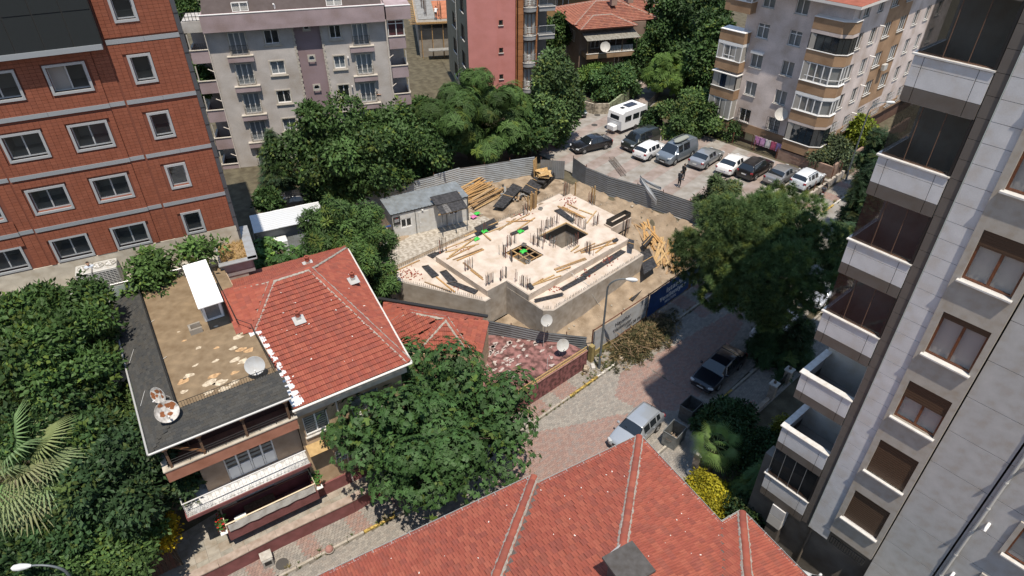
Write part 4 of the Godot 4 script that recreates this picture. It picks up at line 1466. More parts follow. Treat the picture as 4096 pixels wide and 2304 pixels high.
# ---------- satellite dish: bowl, arm, mount ----------
func dish(c: Vector3,r: float,dir: Vector3,label: String,col: Color,foot: Vector3,rust:=0.0) -> Node3D:
	var t:=thing("satellite_dish",label,"satellite dish",foot)
	var d:=dir.normalized()
	var x:=Vector3.UP.cross(d).normalized()
	var y:=d.cross(x)
	var cc:=c-foot
	var xf:=Transform3D(Basis(x,d,-y),cc)
	var prof:=[]
	for i in 9:
		var q:=i/8.0
		prof.append(Vector2(maxf(0.001,q*r),q*q*r*0.22))
	var m:=MB.new()
	m.lathe(prof,28,xf)
	m.lathe([Vector2(r,r*0.22),Vector2(r*1.03,r*0.22),Vector2(r*1.03,r*0.19),Vector2(r,r*0.19)],28,xf)
	var key:="dish%02x%02x" % [int(col.r*99),int(rust*9)]
	part(t,"bowl",m,M(key,col,0.5,0.0,"peel" if rust>0 else "soft",0.7))
	if rust>0:
		for k in 9:
			var a:=rng.randf()*TAU
			var q:=rng.randf_range(0.35,0.85)
			var pm:=MB.new()
			var base:=Vector3(cos(a)*q*r,q*q*r*0.22+0.012,sin(a)*q*r)
			var poly:=[]
			for j in 9:
				var b:=TAU*j/9.0
				var rr:=r*rng.randf_range(0.12,0.3)
				var p:=base+Vector3(cos(b),0,sin(b))*rr
				var ql:=Vector2(p.x,p.z).length()/r
				if ql>0.97: p.x*=0.97/ql; p.z*=0.97/ql; ql=0.97
				p.y=ql*ql*r*0.22+0.008
				poly.append(xf*p)
			for j in range(1,8): pm.tri(poly[0],poly[j],poly[j+1])
			part(t,"rust_patch",pm,M("rust",Color(0.28,0.10,0.035),0.9,0,"dirt",2.0))
	var am:=MB.new()
	var f:=xf*Vector3(0,r*1.0,r*0.35)
	am.tube([xf*Vector3(0,0.05,r),f],0.015,5)
	am.tube([xf*Vector3(0,-0.02,0),xf*Vector3(0,-0.15,0.05),Vector3(0,maxf(0.0,minf(cc.y-0.3,0.2)),0),Vector3.ZERO],0.025,6)
	part(t,"arm",am,M("dish_arm",Color(0.45,0.44,0.42),0.5,0.3))
	var lm:=MB.new()
	lm.tube([f-d*0.02,f-d*0.14],0.035,8)
	part(t,"receiver",lm,M("pvc",Color(0.7,0.7,0.7)))
	return t
# ---------- tile-roofed house behind the hedge, and the houses beyond ----------
func small_hip(parent: Node,c: Vector3,L: float,W: float,y: float,sl: float,mats_: Array,tx: Array):
	var hx:=L/2
	var hz:=W/2
	var h:=hz*sl
	var A:=c+Vector3(-hx,y,hz)
	var B:=c+Vector3(hx,y,hz)
	var C:=c+Vector3(hx,y,-hz)
	var D:=c+Vector3(-hx,y,-hz)
	var R0:=c+Vector3(-hx+hz,y+h,0)
	var R1:=c+Vector3(hx-hz,y+h,0)
	var m:=MB.new()
	for f in [[A,B,R1,R0],[B,C,R1],[C,D,R0,R1],[D,A,R0]]:
		poly_slab(m,f,0.12)
		tile_face(tx,f,f[0],f[1])
	var deck:=part(parent,"roof_deck",m,M("roof_deck",Color(0.26,0.085,0.055),0.9))
	for e in [[R0,R1],[A,R0],[B,R1],[C,R1],[D,R0]]:
		if e[0].distance_to(e[1])>0.3: ridge_line(deck,e[0],e[1],mats_,0.13,0.03)
func build_old_house():
	var c:=g(2440,265,5.0)
	var Hh:=thing("house","two storey brown house with orange tiled hip roof, chimneys and a covered balcony","house",Vector3(c.x+1.5,4.2,c.z-2.5),deg_to_rad(-27))
	var wallm:=M("h_brown",Color(0.30,0.215,0.17),0.9,0,"stain",0.2)
	var ww:=MB.new()
	ww.box(Vector3(0,3.0,-1.0),Vector3(9.0,6.2,7.0))
	ww.box(Vector3(5.2,3.0,-3.5),Vector3(4.0,6.0,6.0))
	part(Hh,"wall",ww,wallm)
	var rc:=roof_cols()
	var c2:=[]
	for q in rc: c2.append(Color(q.r*1.02,q.g*1.5,q.b*1.55))
	var rv:=variants("oldroof",c2,0.9,"soft",0.6)
	var tx:=[]
	small_hip(Hh,Vector3(0.6,0,-2.2),12.0,9.0,6.2,0.36,rv,tx)
	small_hip(Hh,Vector3(-1.2,0,1.2),7.8,5.2,6.0,0.36,rv,tx)
	small_hip(Hh,Vector3(6.0,0,-5.4),6.0,5.6,6.4,0.36,rv,tx)
	pieces(Hh,"roof_tile",tx,[tile_mesh()],rv,c2,vcmat("oldtiles",0.9,"stain",0.4),120)
	for q in [[1.0,-0.5,1.9],[3.6,-1.2,2.2],[4.3,-3.6,2.2]]:
		var m:=MB.new()
		m.box(Vector3(q[0],7.6+q[2]/2,q[1]),Vector3(0.75,q[2],0.75))
		var ch:=part(Hh,"chimney",m,M("chim",Color(0.38,0.27,0.22),0.9,0,"stain",0.5))
		for sx in [-0.28,0.28]: bxp(ch,"cap_leg",Vector3(q[0]+sx,7.6+q[2]+0.12,q[1]),Vector3(0.1,0.24,0.6),M("chim",Color(0.3,0.2,0.18)))
		bxp(ch,"cap",Vector3(q[0],7.6+q[2]+0.29,q[1]),Vector3(0.95,0.1,0.95),M("chim",Color(0.3,0.2,0.18)))
	var slab:=MB.new()
	slab.box(Vector3(-0.9,2.75,3.3),Vector3(6.6,0.6,2.2))
	var bal:=part(Hh,"balcony",slab,M("h_tan",Color(0.38,0.25,0.15),0.9,0,"stain",0.3))
	bxp(bal,"edge",Vector3(-0.9,3.09,4.36),Vector3(6.7,0.06,0.14),M("eave_white",Color(0.6,0.58,0.55)))
	grille(bal,Transform3D.IDENTITY,-4.1,2.3,3.1,4.0,4.33,32,1,M("black_iron",Color(0.03,0.03,0.03)),"railing",0.016)
	var sh:=MB.new()
	for i in 14: sh.box(Vector3(-0.9+i*0.225,3.5,4.29),Vector3(0.19,0.75,0.02))
	part(bal,"railing_screen",sh,M("screen_white",Color(0.5,0.5,0.48),0.8))
	var cm:=MB.new()
	var rows:=[]
	for k in 2:
		var row:=[]
		for i in 49:
			row.append(Vector3(-4.4+i*0.15,5.35-k*0.5+0.03*(i % 2),2.4+k*2.5))
		rows.append(row)
	cm.grid(rows)
	part(Hh,"canopy",cm,M("old_sheet",Color(0.26,0.25,0.22),0.9,0,"dirt",0.6))
	for x in [-4.1,0.6,2.6]:
		bxp(Hh,"post",Vector3(x,4.0,4.3),Vector3(0.1,2.0,0.1),M("h_tan",Color(0.4,0.27,0.17)))
	window(Hh,Transform3D(Basis.IDENTITY,Vector3(0,0,2.55)),-3.0,-1.8,3.2,5.0,{"depth": 0.02,"n": 2})
	window(Hh,Transform3D(Basis.IDENTITY,Vector3(0,0,2.55)),-0.4,1.4,3.2,4.8,{"depth": 0.02,"n": 2})
	window(Hh,Transform3D(Basis.IDENTITY,Vector3(0,0,2.55)),0.5,1.7,0.6,1.9,{"depth": 0.02,"n": 2})
	window(Hh,Transform3D(Basis(Vector3.UP,-PI/2),Vector3(-4.52,0,0)),-1.2,0.6,3.6,5.0,{"depth": 0.02,"n": 3})
	dish(Hh.transform*Vector3(-2.0,4.0,4.9),0.62,Vector3(-0.55,0.35,0.75),"white satellite dish on the brown house balcony rail",Color(0.64,0.63,0.6),Hh.transform*Vector3(-2.0,3.1,4.4))
	var c3:=g(2330,70,6.5)
	var O2:=thing("house","ochre house with red tiled roof behind the brown house","house",Vector3(c3.x,4.6,c3.z-4),deg_to_rad(-27))
	var om:=MB.new()
	om.box(Vector3(1.0,2.9,-2),Vector3(11,5.8,8))
	part(O2,"wall",om,M("ochre",Color(0.36,0.225,0.10),0.9,0,"stain",0.2))
	bxp(O2,"white_wall",Vector3(-5.6,2.9,-2.0),Vector3(2.0,5.6,7.4),M("far_white",Color(0.5,0.5,0.49),0.9,0,"stain",0.2))
	for x in [-1.9,4.3]: window(O2,Transform3D(Basis.IDENTITY,Vector3(0,0,2.04)),x,x+1.9,3.4,4.8,{"depth": 0.0,"kind": 1,"sill": 0.1})
	var tx2:=[]
	small_hip(O2,Vector3(0.5,0,-2),15,10,5.9,0.34,rv,tx2)
	pieces(O2,"roof_tile",tx2,[tile_mesh()],rv,c2,vcmat("oldtiles",0.9,"stain",0.4),80)
	var c4:=g(2630,60,7.0)
	var W2:=thing("house","plain white house wall with small dark window behind the treetops","house",Vector3(c4.x+3,4.6,c4.z-4),deg_to_rad(-27))
	var wm2:=MB.new()
	wm2.box(Vector3(0,4,-3),Vector3(13,9.5,8))
	part(W2,"wall",wm2,M("far_white",Color(0.5,0.5,0.49)))
	window(W2,Transform3D(Basis.IDENTITY,Vector3(0,0,1.03)),-1.0,0.2,5.6,6.7,{"depth": 0.0,"fmat": M("brown_frame",Color(0.09,0.045,0.025))})
	window(W2,Transform3D(Basis.IDENTITY,Vector3(0,0,1.03)),3.0,4.2,5.6,6.7,{"depth": 0.0,"fmat": M("brown_frame",Color(0.09,0.045,0.025))})
# ---------- near right block: balconies, panels, bay ----------
func build_right_block():
	var S:=1.13
	var G:=thing("apartment_building","near grey apartment block with white panel balconies and brown window shutters","building",Vector3(20.68*S,0,-6.1*S),deg_to_rad(-92.45))
	var I:=Transform3D.IDENTITY
	var fy:=func(y): return 33.0-S*(33.0-y)
	var white:=M("g_white",Color(0.70,0.70,0.71),0.5,0,"soft",0.3)
	var brown:=M("g_brown",Color(0.14,0.122,0.108),0.6,0,"soft",0.3)
	var beige:=M("g_beige",Color(0.49,0.45,0.395),0.9,0,"soft",0.5)
	var grey:=M("g_grey",Color(0.53,0.525,0.515),0.75,0,"soft",0.4)
	var joint:=M("g_joint",Color(0.04,0.035,0.03),0.9)
	var marble:=M("g_marble",Color(0.70,0.69,0.67),0.5,0,"soft",0.8)
	var top:=36.5
	var y0: float=fy.call(8.25)
	var core:=MB.new()
	core.box(Vector3(14.35,(top+2)/2+1,-8.2),Vector3(24.0,top-2,11.9))
	part(G,"core",core,joint)
	var core2:=MB.new()
	core2.box(Vector3(1.17,(top+2)/2+1,-8.2),Vector3(2.33,top-2,11.9))
	part(G,"loggia_core",core2,M("loggia_wall",Color(0.62,0.60,0.55),0.9,0,"soft",0.4))
	bxp(G,"lower_wall",Vector3(7.5,3.0,-0.75),Vector3(16,8.2,0.7),M("g_lower",Color(0.22,0.20,0.175),0.9,0,"stain",0.3))
	var k:=0
	var fl:=3.0*S
	for f in range(-1,10):
		var yb: float=fy.call(9.45+3.0*f)
		for i in 5:
			var a:=yb+fl*i/5.0
			if a+fl/5.0>top: continue
			if a<y0-0.3: continue
			var m:=MB.new()
			m.box(Vector3(2.04*S+0.19,a+fl/10.0,0.0),Vector3(0.37*S,fl/5.0-0.014,0.08))
			part(G,"brown_panel",m,brown)
			var m2:=MB.new()
			m2.box(Vector3(2.79*S,a+fl/10.0,0.06),Vector3(0.80*S,fl/5.0-0.016,0.06))
			part(G,"white_panel",m2,white)
	var fin:=MB.new()
	fin.box(Vector3(2.375*S,(top+y0)/2,0.06),Vector3(0.02,top-y0,0.09))
	part(G,"edge_trim",fin,M("trim_green",Color(0.42,0.47,0.44),0.5))
	var glass:=pane("g_glass",Color(0.012,0.013,0.014),0.6)
	for f in range(0,9):
		var yt: float=fy.call(9.45+3.0*f)
		if yt>top-1: continue
		var b:=Node3D.new()
		b.name="balcony"
		G.add_child(b,true)
		var W:=2.0*S
		var out:=0.06
		bxp(b,"floor_slab",Vector3(W/2,yt-1.42,-1.08),Vector3(W-0.1,0.14,2.2),M("loggia_floor",Color(0.30,0.28,0.26),0.8))
		var us:=[0.0,0.27*S,1.66*S,W]
		for i in 3:
			for r in [[-0.32*S,-0.03,0],[-0.87*S,-0.32*S,0],[-1.29*S,-0.87*S,1]]:
				var m:=MB.new()
				m.box(Vector3((us[i]+us[i+1])/2,yt+(r[0]+r[1])/2,out),Vector3(us[i+1]-us[i]-0.018,r[1]-r[0]-0.014,0.05))
				part(b,"front_panel",m,white if r[2]==0 else brown)
		bxp(b,"parapet",Vector3(W/2,yt-0.66*S,out-0.09),Vector3(W-0.02,1.24*S,0.12),joint)
		for r in [[-0.87*S,-0.03,0],[-1.29*S,-0.87*S,1]]:
			bxp(b,"end_panel",Vector3(0.0,yt+(r[0]+r[1])/2,-1.05),Vector3(0.05,r[1]-r[0]-0.014,2.1),white if r[2]==0 else brown)
		bxp(b,"side_wall",Vector3(W+0.02,yt+0.3,-1.1),Vector3(0.06,fl,2.1),M("loggia_wall",Color(0.62,0.60,0.55)))
		var open: bool=f==1 or f==2
		var cw:=0.30 if open else 0.13
		bxp(b,"coping",Vector3(W/2-0.03,yt+0.012,out-cw/2+0.07),Vector3(W+0.1,0.05,cw),marble)
		bxp(b,"end_coping",Vector3(cw/2-0.09,yt+0.013,-1.1),Vector3(cw,0.05,2.1),marble)
		bxp(b,"rear_wall",Vector3(W/2,yt+0.3,-2.15),Vector3(W,fl,0.08),M("loggia_wall",Color(0.62,0.60,0.55)))
		if not open:
			var n:=4 if f==0 else 3
			for i in n:
				var a:=0.05+(W-0.12)*i/n
				var c:=0.05+(W-0.12)*(i+1)/n
				var m:=MB.new()
				var zz:=out-0.02 if f==0 else out-0.06-0.02*i
				m.quad(Vector3(a,yt+0.05,zz),Vector3(c,yt+0.05,zz),Vector3(c,yt+1.70*S,zz),Vector3(a,yt+1.70*S,zz))
				part(b,"glass_panel",m,glass)
				if f==0 or i>0:
					bxp(b,"glazing_bar",Vector3(a,yt+0.05+0.83*S,zz+0.01),Vector3(0.02,1.65*S,0.03),M("steel_rail",Color(0.42,0.43,0.44)) if f==0 else M("brown_alu",Color(0.12,0.065,0.04),0.4,0.3))
			var e:=MB.new()
			e.quad(Vector3(0.03,yt+0.05,-2.1),Vector3(0.03,yt+0.05,out-0.05),Vector3(0.03,yt+1.70*S,out-0.05),Vector3(0.03,yt+1.70*S,-2.1))
			part(b,"end_glass",e,glass)
			bxp(b,"track",Vector3(W/2,yt+0.05,out-0.13),Vector3(W-0.05,0.03,0.14),M("brown_alu",Color(0.12,0.065,0.04)))
			bxp(b,"jamb",Vector3(W-0.03,yt+0.85*S,out-0.05),Vector3(0.08,1.7*S,0.1),M("black_alu",Color(0.02,0.02,0.022),0.4,0.4))
	var bx0:=3.15*S
	var bx1:=4.88*S
	var bz:=0.19
	var bf:=Transform3D(Basis.IDENTITY,Vector3(0,0,bz))
	var bh:=[]
	for f in range(0,8):
		var sy: float=fy.call(10.12+2.905*f)
		bh.append([3.36*S,4.70*S,sy,sy+1.68*S])
	var bm:=MB.new()
	wall(bm,bf,bx0,bx1,fy.call(8.95),top,bh,0.18)
	bm.quad(Vector3(bx0,fy.call(8.95),0),Vector3(bx0,fy.call(8.95),bz),Vector3(bx0,top,bz),Vector3(bx0,top,0))
	bm.quad(Vector3(bx1,fy.call(8.95),bz),Vector3(bx1,fy.call(8.95),0),Vector3(bx1,top,0),Vector3(bx1,top,bz))
	bm.quad(Vector3(bx0,fy.call(8.95),-0.3),Vector3(bx1,fy.call(8.95),-0.3),Vector3(bx1,fy.call(8.95),bz),Vector3(bx0,fy.call(8.95),bz))
	part(G,"bay",bm,beige)
	var wood:=M("wood_frame",Color(0.16,0.055,0.022),0.5,0,"wood",1.5)
	var shut:=M("shutter",Color(0.062,0.034,0.018),0.6)
	for f in bh.size():
		var h=bh[f]
		var w:=window(G,bf,h[0],h[1],h[2],h[3],{"n": 2,"depth": 0.13,"fw": 0.075,"fmat": wood,"kind": 1 if f>=2 else 0,"cmat": M("curtain_pale",Color(0.6,0.56,0.53)),"sill": 0.14,"smat": marble})
		var drop: float=[1.0,1.0,0.42,0.12,0.3,0.15,0.5,0.3][f]
		var n:=int(ceil(drop*1.68*S/0.055))
		var m:=MB.new()
		for i in n:
			m.box(bf*Vector3((h[0]+h[1])/2,h[3]-0.03-i*0.055,-0.085+0.004*(i % 2)),Vector3(h[1]-h[0]-0.02,0.05,0.02))
		part(w,"shutter",m,shut)
	for f in range(-1,18):
		var a: float=fy.call(8.79+1.535*f)
		if a>top-1: continue
		for c in [[4.92,6.75],[6.79,9.6],[9.63,12.5],[12.53,16.0]]:
			if c[0]>6.0 and c[0]<9.0 and (f+1) % 2==0 and f>0: pass
			var m:=MB.new()
			m.box(Vector3((c[0]+c[1])/2*S,a+1.535*S/2,0.0),Vector3((c[1]-c[0])*S-0.02,1.535*S-0.022,0.06))
			part(G,"grey_panel",m,grey)
	var dp:=MB.new()
	dp.tube([Vector3(6.95*S,top,0.12),Vector3(6.95*S,y0-2,0.12)],0.06,8)
	for f in 20: dp.tube([Vector3(6.95*S,y0-2+f*1.5,0.12),Vector3(6.95*S,y0-1.92+f*1.5,0.12)],0.075,8)
	part(G,"downpipe",dp,M("pipe_pale",Color(0.42,0.42,0.4),0.5))
	for f in 3:
		var fl2:=MB.new()
		var fyv: float=fy.call(10.9+2.95*f)
		fl2.tube([Vector3(7.2*S,fyv,0),Vector3(7.2*S,fyv,0.35),Vector3(7.2*S,fyv-0.1,0.38)],0.06,8)
		part(G,"flue",fl2,M("pvc",Color(0.7,0.7,0.7)))
	for f in 4:
		var sy: float=fy.call(10.2+2.95*f)
		var w:=window(G,Transform3D(Basis.IDENTITY,Vector3(0,0,0.12)),7.95*S,9.2*S,sy,sy+1.6,{"n": 2,"depth": 0.05,"fmat": wood,"sill": 0.16,"smat": marble})
		sur_round(w,Transform3D(Basis.IDENTITY,Vector3(0,0,0.03)),7.95*S,9.2*S,sy,sy+1.6,0.16,0.09,beige)
	grille(G,I,3.3*S,4.7*S,fy.call(8.2),fy.call(8.6),0.05,14,1,M("black_iron",Color(0.03,0.03,0.03),0.6,0.3),"grille",0.015)
	var lp:=MB.new()
	lp.tube([Vector3(2.45*S,y0,-0.3),Vector3(2.45*S,1.5,-0.3)],0.06,8)
	part(G,"lower_downpipe",lp,M("pipe_brown",Color(0.14,0.12,0.1),0.6))
	for r in 2:
		bxp(G,"pillar_panel",Vector3(1.05*S,y0-0.55-r*0.72,-0.1),Vector3(0.7,0.69,0.5),white if r==0 else M("g_white2",Color(0.5,0.49,0.47),0.6))
	bxp(G,"pillar",Vector3(1.05*S,3.6,-0.14),Vector3(0.66,y0-0.6,0.44),brown)
	text(G,"house_number","3",0.35,Transform3D(Basis.IDENTITY,Vector3(5.05*S,fy.call(7.9),-0.38)),M("black",Color(0.02,0.02,0.02)))
# ---------- house with terrace, tiled roof and verandas ----------
func build_left_house():
	var O3:=Vector3(1.4,0,-24.9)
	var Hs:=thing("house","three storey salmon house with ochre roof terrace, red tiled roof and street balconies","house",O3,deg_to_rad(-9.6))
	var I:=Transform3D.IDENTITY
	var beige:=M("i_beige",Color(0.50,0.37,0.27),0.9,0,"stain",0.3)
	var beige2:=M("i_beige2",Color(0.55,0.40,0.26),0.9,0,"stain",0.3)
	var cream:=M("i_cream",Color(0.58,0.53,0.45),0.85,0,"stain",0.4)
	var salmon:=M("i_salmon",Color(0.46,0.205,0.135),0.9,0,"stain",0.35)
	var burg:=M("i_burgundy",Color(0.235,0.085,0.085),0.85,0,"stain",0.4)
	var white:=M("pvc",Color(0.72,0.72,0.71),0.45)
	var iron:=M("black_iron",Color(0.03,0.03,0.03),0.6,0.3)
	var wood:=M("old_wood",Color(0.17,0.10,0.06),0.85,0,"wood",0.8)
	var wm:=MB.new()
	var wf:=Transform3D(Basis.IDENTITY,Vector3(0,0,-1.0))
	wall(wm,wf,1.2,6.1,4.9,8.0,[[2.3,4.75,4.96,7.3]],0.15)
	wm.quad(Vector3(1.2,1.1,-13),Vector3(1.2,1.1,-1.0),Vector3(1.2,10.1,-1.0),Vector3(1.2,10.1,-13))
	part(Hs,"wall",wm,beige)
	var gw:=MB.new()
	var gwf:=Transform3D(Basis.IDENTITY,Vector3(0,0,-1.35))
	wall(gw,gwf,1.2,6.1,2.9,4.8,[[2.2,4.2,2.9,4.1]],0.15)
	part(Hs,"veranda_wall",gw,cream)
	bxp(Hs,"dado",Vector3(3.65,2.3,-1.37),Vector3(4.9,1.2,0.08),burg)
	bxp(Hs,"attic_wall",Vector3(3.65,8.9,-1.6),Vector3(4.9,2.0,0.1),M("attic_brown",Color(0.13,0.06,0.045),0.9,0,"stain",0.4))
	bxp(Hs,"block",Vector3(3.7,5.5,-7.4),Vector3(4.7,9.2,11.2),beige)
	window(Hs,gwf,2.2,4.2,2.9,4.1,{"n": 3,"fmat": white})
	var bd:=window(Hs,wf,2.3,4.75,4.96,7.3,{"n": 4,"fmat": white,"kind": 2,"fw": 0.07,"name": "balcony_door"})
	for i in 4:
		var m:=MB.new()
		m.box(wf*Vector3(2.62+i*0.605,5.42,-0.1),Vector3(0.48,0.78,0.05))
		part(bd,"door_panel",m,white)
	var sl:=MB.new()
	sl.prism([Vector2(-0.02,0.02),Vector2(6.1,0.02),Vector2(6.1,-1.0),Vector2(1.2,-1.0),Vector2(1.2,-4.5),Vector2(-0.02,-4.5)],4.78,4.95)
	var bal:=part(Hs,"balcony_slab",sl,M("tile_white",Color(0.62,0.63,0.63),0.5,0,"soft",0.6))
	var ed:=MB.new()
	ed.box(Vector3(3.04,4.84,0.05),Vector3(6.2,0.2,0.06))
	ed.box(Vector3(-0.05,4.84,-2.2),Vector3(0.06,0.2,4.5))
	part(bal,"edge",ed,burg)
	var ft:=MB.new()
	ft.box(Vector3(0,0,0),Vector3(0.318,0.012,0.318))
	var fm:=ft.mesh()
	var tv:=variants("ftw",[Color(0.60,0.61,0.62),Color(0.64,0.65,0.65),Color(0.57,0.585,0.60)],0.35)
	for i in 24:
		for j in 24:
			var q:=Vector2((i-8)*0.325,(j-12)*0.325).rotated(PI/4)+Vector2(2.6,-0.9)
			if not ((q.x>0.2 and q.x<5.9 and q.y<-0.2 and q.y>-0.85) or (q.x>0.2 and q.x<1.0 and q.y<-0.2 and q.y>-4.3)): continue
			var o:=MeshInstance3D.new()
			o.mesh=fm
			o.material_override=tv[(i*7+j*3) % 3]
			o.name="floor_tile"
			bal.add_child(o,true)
			o.transform=Transform3D(Basis(Vector3.UP,PI/4),Vector3(q.x,4.958,q.y))
	var rl:=MB.new()
	rl.tube([Vector3(0.0,5.95,-4.4),Vector3(0.0,5.95,0.0),Vector3(6.05,5.95,0.0)],0.04,7)
	for i in 2: rl.tube([Vector3(0.0,5.55-i*0.35,-4.4),Vector3(0.0,5.55-i*0.35,0.0),Vector3(6.05,5.55-i*0.35,0.0)],0.01,5)
	for i in 34: rl.tube([Vector3(0.02+i*0.183,4.95,0),Vector3(0.02+i*0.183,5.93,0)],0.006,4)
	for i in 20: rl.tube([Vector3(0.0,4.95,-i*0.22),Vector3(0.0,5.93,-i*0.22)],0.009,4)
	for s in [[0.05,1.15],[4.95,6.05]]:
		for i in 6: rl.tube([Vector3(s[0],5.08+i*0.14,0.02),Vector3(s[1],5.08+i*0.14,0.02)],0.008,4)
	part(bal,"railing",rl,M("white_iron",Color(0.62,0.6,0.55),0.5))
	var sp:=MB.new()
	sp.box(Vector3(3.0,8.1,0.0),Vector3(6.1,0.72,0.16))
	sp.box(Vector3(0.02,8.1,-6.0),Vector3(0.16,0.72,11.8))
	sp.box(Vector3(3.0,7.85,-0.8),Vector3(5.9,0.18,1.4))
	sp.box(Vector3(0.65,7.85,-6.9),Vector3(1.1,0.18,10.8))
	var top:=part(Hs,"upper_balcony",sp,salmon)
	bxp(top,"coping",Vector3(3.0,8.49,0.0),Vector3(6.2,0.06,0.24),cream)
	bxp(top,"side_coping",Vector3(0.02,8.491,-6.0),Vector3(0.24,0.06,11.8),cream)
	for x in [0.3,1.75,3.7,5.75]:
		var pm:=MB.new()
		pm.box(Vector3(x,9.2,-0.02),Vector3(0.11,1.5,0.11))
		for s in [-1,1]: pm.bar(Vector3(x,9.6,-0.02),Vector3(x+s*0.35,9.95,-0.02),0.07,0.07)
		part(top,"post",pm,wood)
	var brm:=MB.new()
	brm.bar(Vector3(0.3,9.7,-0.3),Vector3(1.8,8.7,0.0),0.1,0.1)
	part(top,"loose_beam",brm,M("wood_brown",Color(0.24,0.115,0.05),0.85,0,"wood",0.8))
	var ir:=MB.new()
	for i in 3: ir.tube([Vector3(0.1,8.68+i*0.15,0.0),Vector3(6.0,8.68+i*0.15,0.0)],0.014,4)
	for i in 8: ir.tube([Vector3(0.3+i*0.8,8.5,0.0),Vector3(0.3+i*0.8,9.0,0.0)],0.012,4)
	part(top,"railing",ir,iron)
	var cn:=MB.new()
	var e0:=Vector3(-0.25,10.0,0.12)
	var e1:=Vector3(6.0,10.0,0.12)
	var i0:=Vector3(1.35,10.52,-1.3)
	var i1:=Vector3(6.0,10.52,-1.3)
	var b0:=Vector3(-0.25,10.0,-14.0)
	var j0:=Vector3(1.35,10.52,-13.6)
	poly_slab(cn,[e0,e1,i1,i0],0.07)
	poly_slab(cn,[b0,e0,i0,j0],0.07)
	var can:=part(Hs,"canopy",cn,M("shingle_base",Color(0.035,0.036,0.036),0.95))
	var st:=MB.new()
	st.box(Vector3(0,0.006,0),Vector3(0.30,0.012,0.165))
	var sx:=[]
	shingles(sx,[e0,e1,i1,i0],e0,e1)
	shingles(sx,[b0,e0,i0,j0],b0,e0)
	var sc:=[Color(0.055,0.056,0.054),Color(0.068,0.068,0.064),Color(0.047,0.049,0.049),Color(0.06,0.058,0.052)]
	pieces(can,"shingle",sx,[st.mesh()],variants("shingle",sc,0.95,"fine",1.0),sc,vcmat("shingles",0.95,"fine",0.7),300)
	var gt_:=MB.new()
	gt_.tube([Vector3(-0.3,9.97,0.2),Vector3(6.05,9.97,0.2)],0.06,8)
	gt_.tube([Vector3(-0.32,9.97,0.2),Vector3(-0.32,9.97,-14.0)],0.05,7)
	part(can,"gutter",gt_,M("gutter",Color(0.42,0.42,0.41),0.5,0.2))
	var oc:=MB.new()
	oc.box(Vector3(3.65,10.3,-7.0),Vector3(4.65,0.12,11.5))
	var terr:=part(Hs,"roof_terrace",oc,M("ochre_coat",Color(0.25,0.182,0.11),0.85,0,"stain",0.45,0.15))
	var pr:=RandomNumberGenerator.new()
	pr.seed=77
	var pals:=[M("bare_screed",Color(0.62,0.53,0.40),0.95,0,"dirt",1.2),M("bare_screed2",Color(0.56,0.36,0.19),0.95,0,"dirt",1.2)]
	for q in [[3.0,2.5,0.5],[3.4,2.3,0.45],[3.3,2.9,0.35],[4.2,2.6,0.3],[4.5,3.5,0.4],[4.8,3.2,0.5],[5.1,3.0,0.4],[4.9,4.2,0.35],[4.6,4.5,0.3],[5.2,3.9,0.4],[5.0,5.3,0.45],[5.3,5.5,0.3],[3.6,4.0,0.25],[2.7,4.2,0.2],[3.1,5.5,0.25],[3.9,5.0,0.2],[1.9,3.3,0.45],[2.2,3.6,0.4],[1.8,2.6,0.3],[4.0,1.9,0.35],[3.5,1.7,0.5],[2.8,1.9,0.35],[2.6,6.5,0.15],[4.3,6.8,0.18],[2.5,7.4,0.12]]:
		var pm:=MB.new()
		var pl:=[]
		for i in 11:
			var a:=TAU*i/11.0
			var rr: float=q[2]*pr.randf_range(0.35,0.8)
			pl.append(Vector2(clampf(q[0]+cos(a)*rr*1.2,1.45,5.85),clampf(-q[1]+sin(a)*rr*0.7,-12,-1.35)))
		pm.prism(pl,10.361,10.365)
		part(terr,"bare_patch",pm,pals[1] if pr.randf()<0.22 else pals[0])
	var tr:=MB.new()
	tr.tube([Vector3(1.35,10.95,-12.0),Vector3(1.35,10.95,-1.3),Vector3(5.9,10.95,-1.3)],0.018,5)
	tr.tube([Vector3(1.35,10.45,-12.0),Vector3(1.35,10.45,-1.3),Vector3(5.9,10.45,-1.3)],0.014,5)
	for i in 38: tr.tube([Vector3(1.35+i*0.122,10.4,-1.3),Vector3(1.35+i*0.122,10.97,-1.3)],0.008,4)
	for i in 86: tr.tube([Vector3(1.35,10.4,-1.3-i*0.125),Vector3(1.35,10.97,-1.3-i*0.125)],0.008,4)
	part(Hs,"terrace_railing",tr,iron)
	var tr2:=MB.new()
	tr2.tube([Vector3(5.3,10.95,-6.0),Vector3(5.3,10.95,-10.0),Vector3(5.3,10.95,-12.2)],0.018,5)
	tr2.tube([Vector3(5.3,10.95,-6.0),Vector3(5.8,10.95,-5.2),Vector3(5.9,10.95,-1.3)],0.018,5)
	for i in 30: tr2.tube([Vector3(5.3,10.4,-6.0-i*0.2),Vector3(5.3,10.97,-6.0-i*0.2)],0.008,4)
	for i in 20: tr2.tube([Vector3(5.84,10.4,-1.4-i*0.2),Vector3(5.84,10.97,-1.4-i*0.2)],0.008,4)
	part(Hs,"side_railing",tr2,iron)
	var sh:=MB.new()
	sh.box(Vector3(4.4,11.35,-8.8),Vector3(1.05,2.0,2.6))
	var stair:=part(Hs,"stair_house",sh,M("b_white",Color(0.52,0.50,0.48),0.9,0,"stain",0.3))
	window(stair,Transform3D(Basis.IDENTITY,Vector3(0,0,-7.44)),3.92,4.88,10.4,12.3,{"n": 1,"depth": 0.0,"fmat": white,"fw": 0.12,"name": "door"})
	var wr:=MB.new()
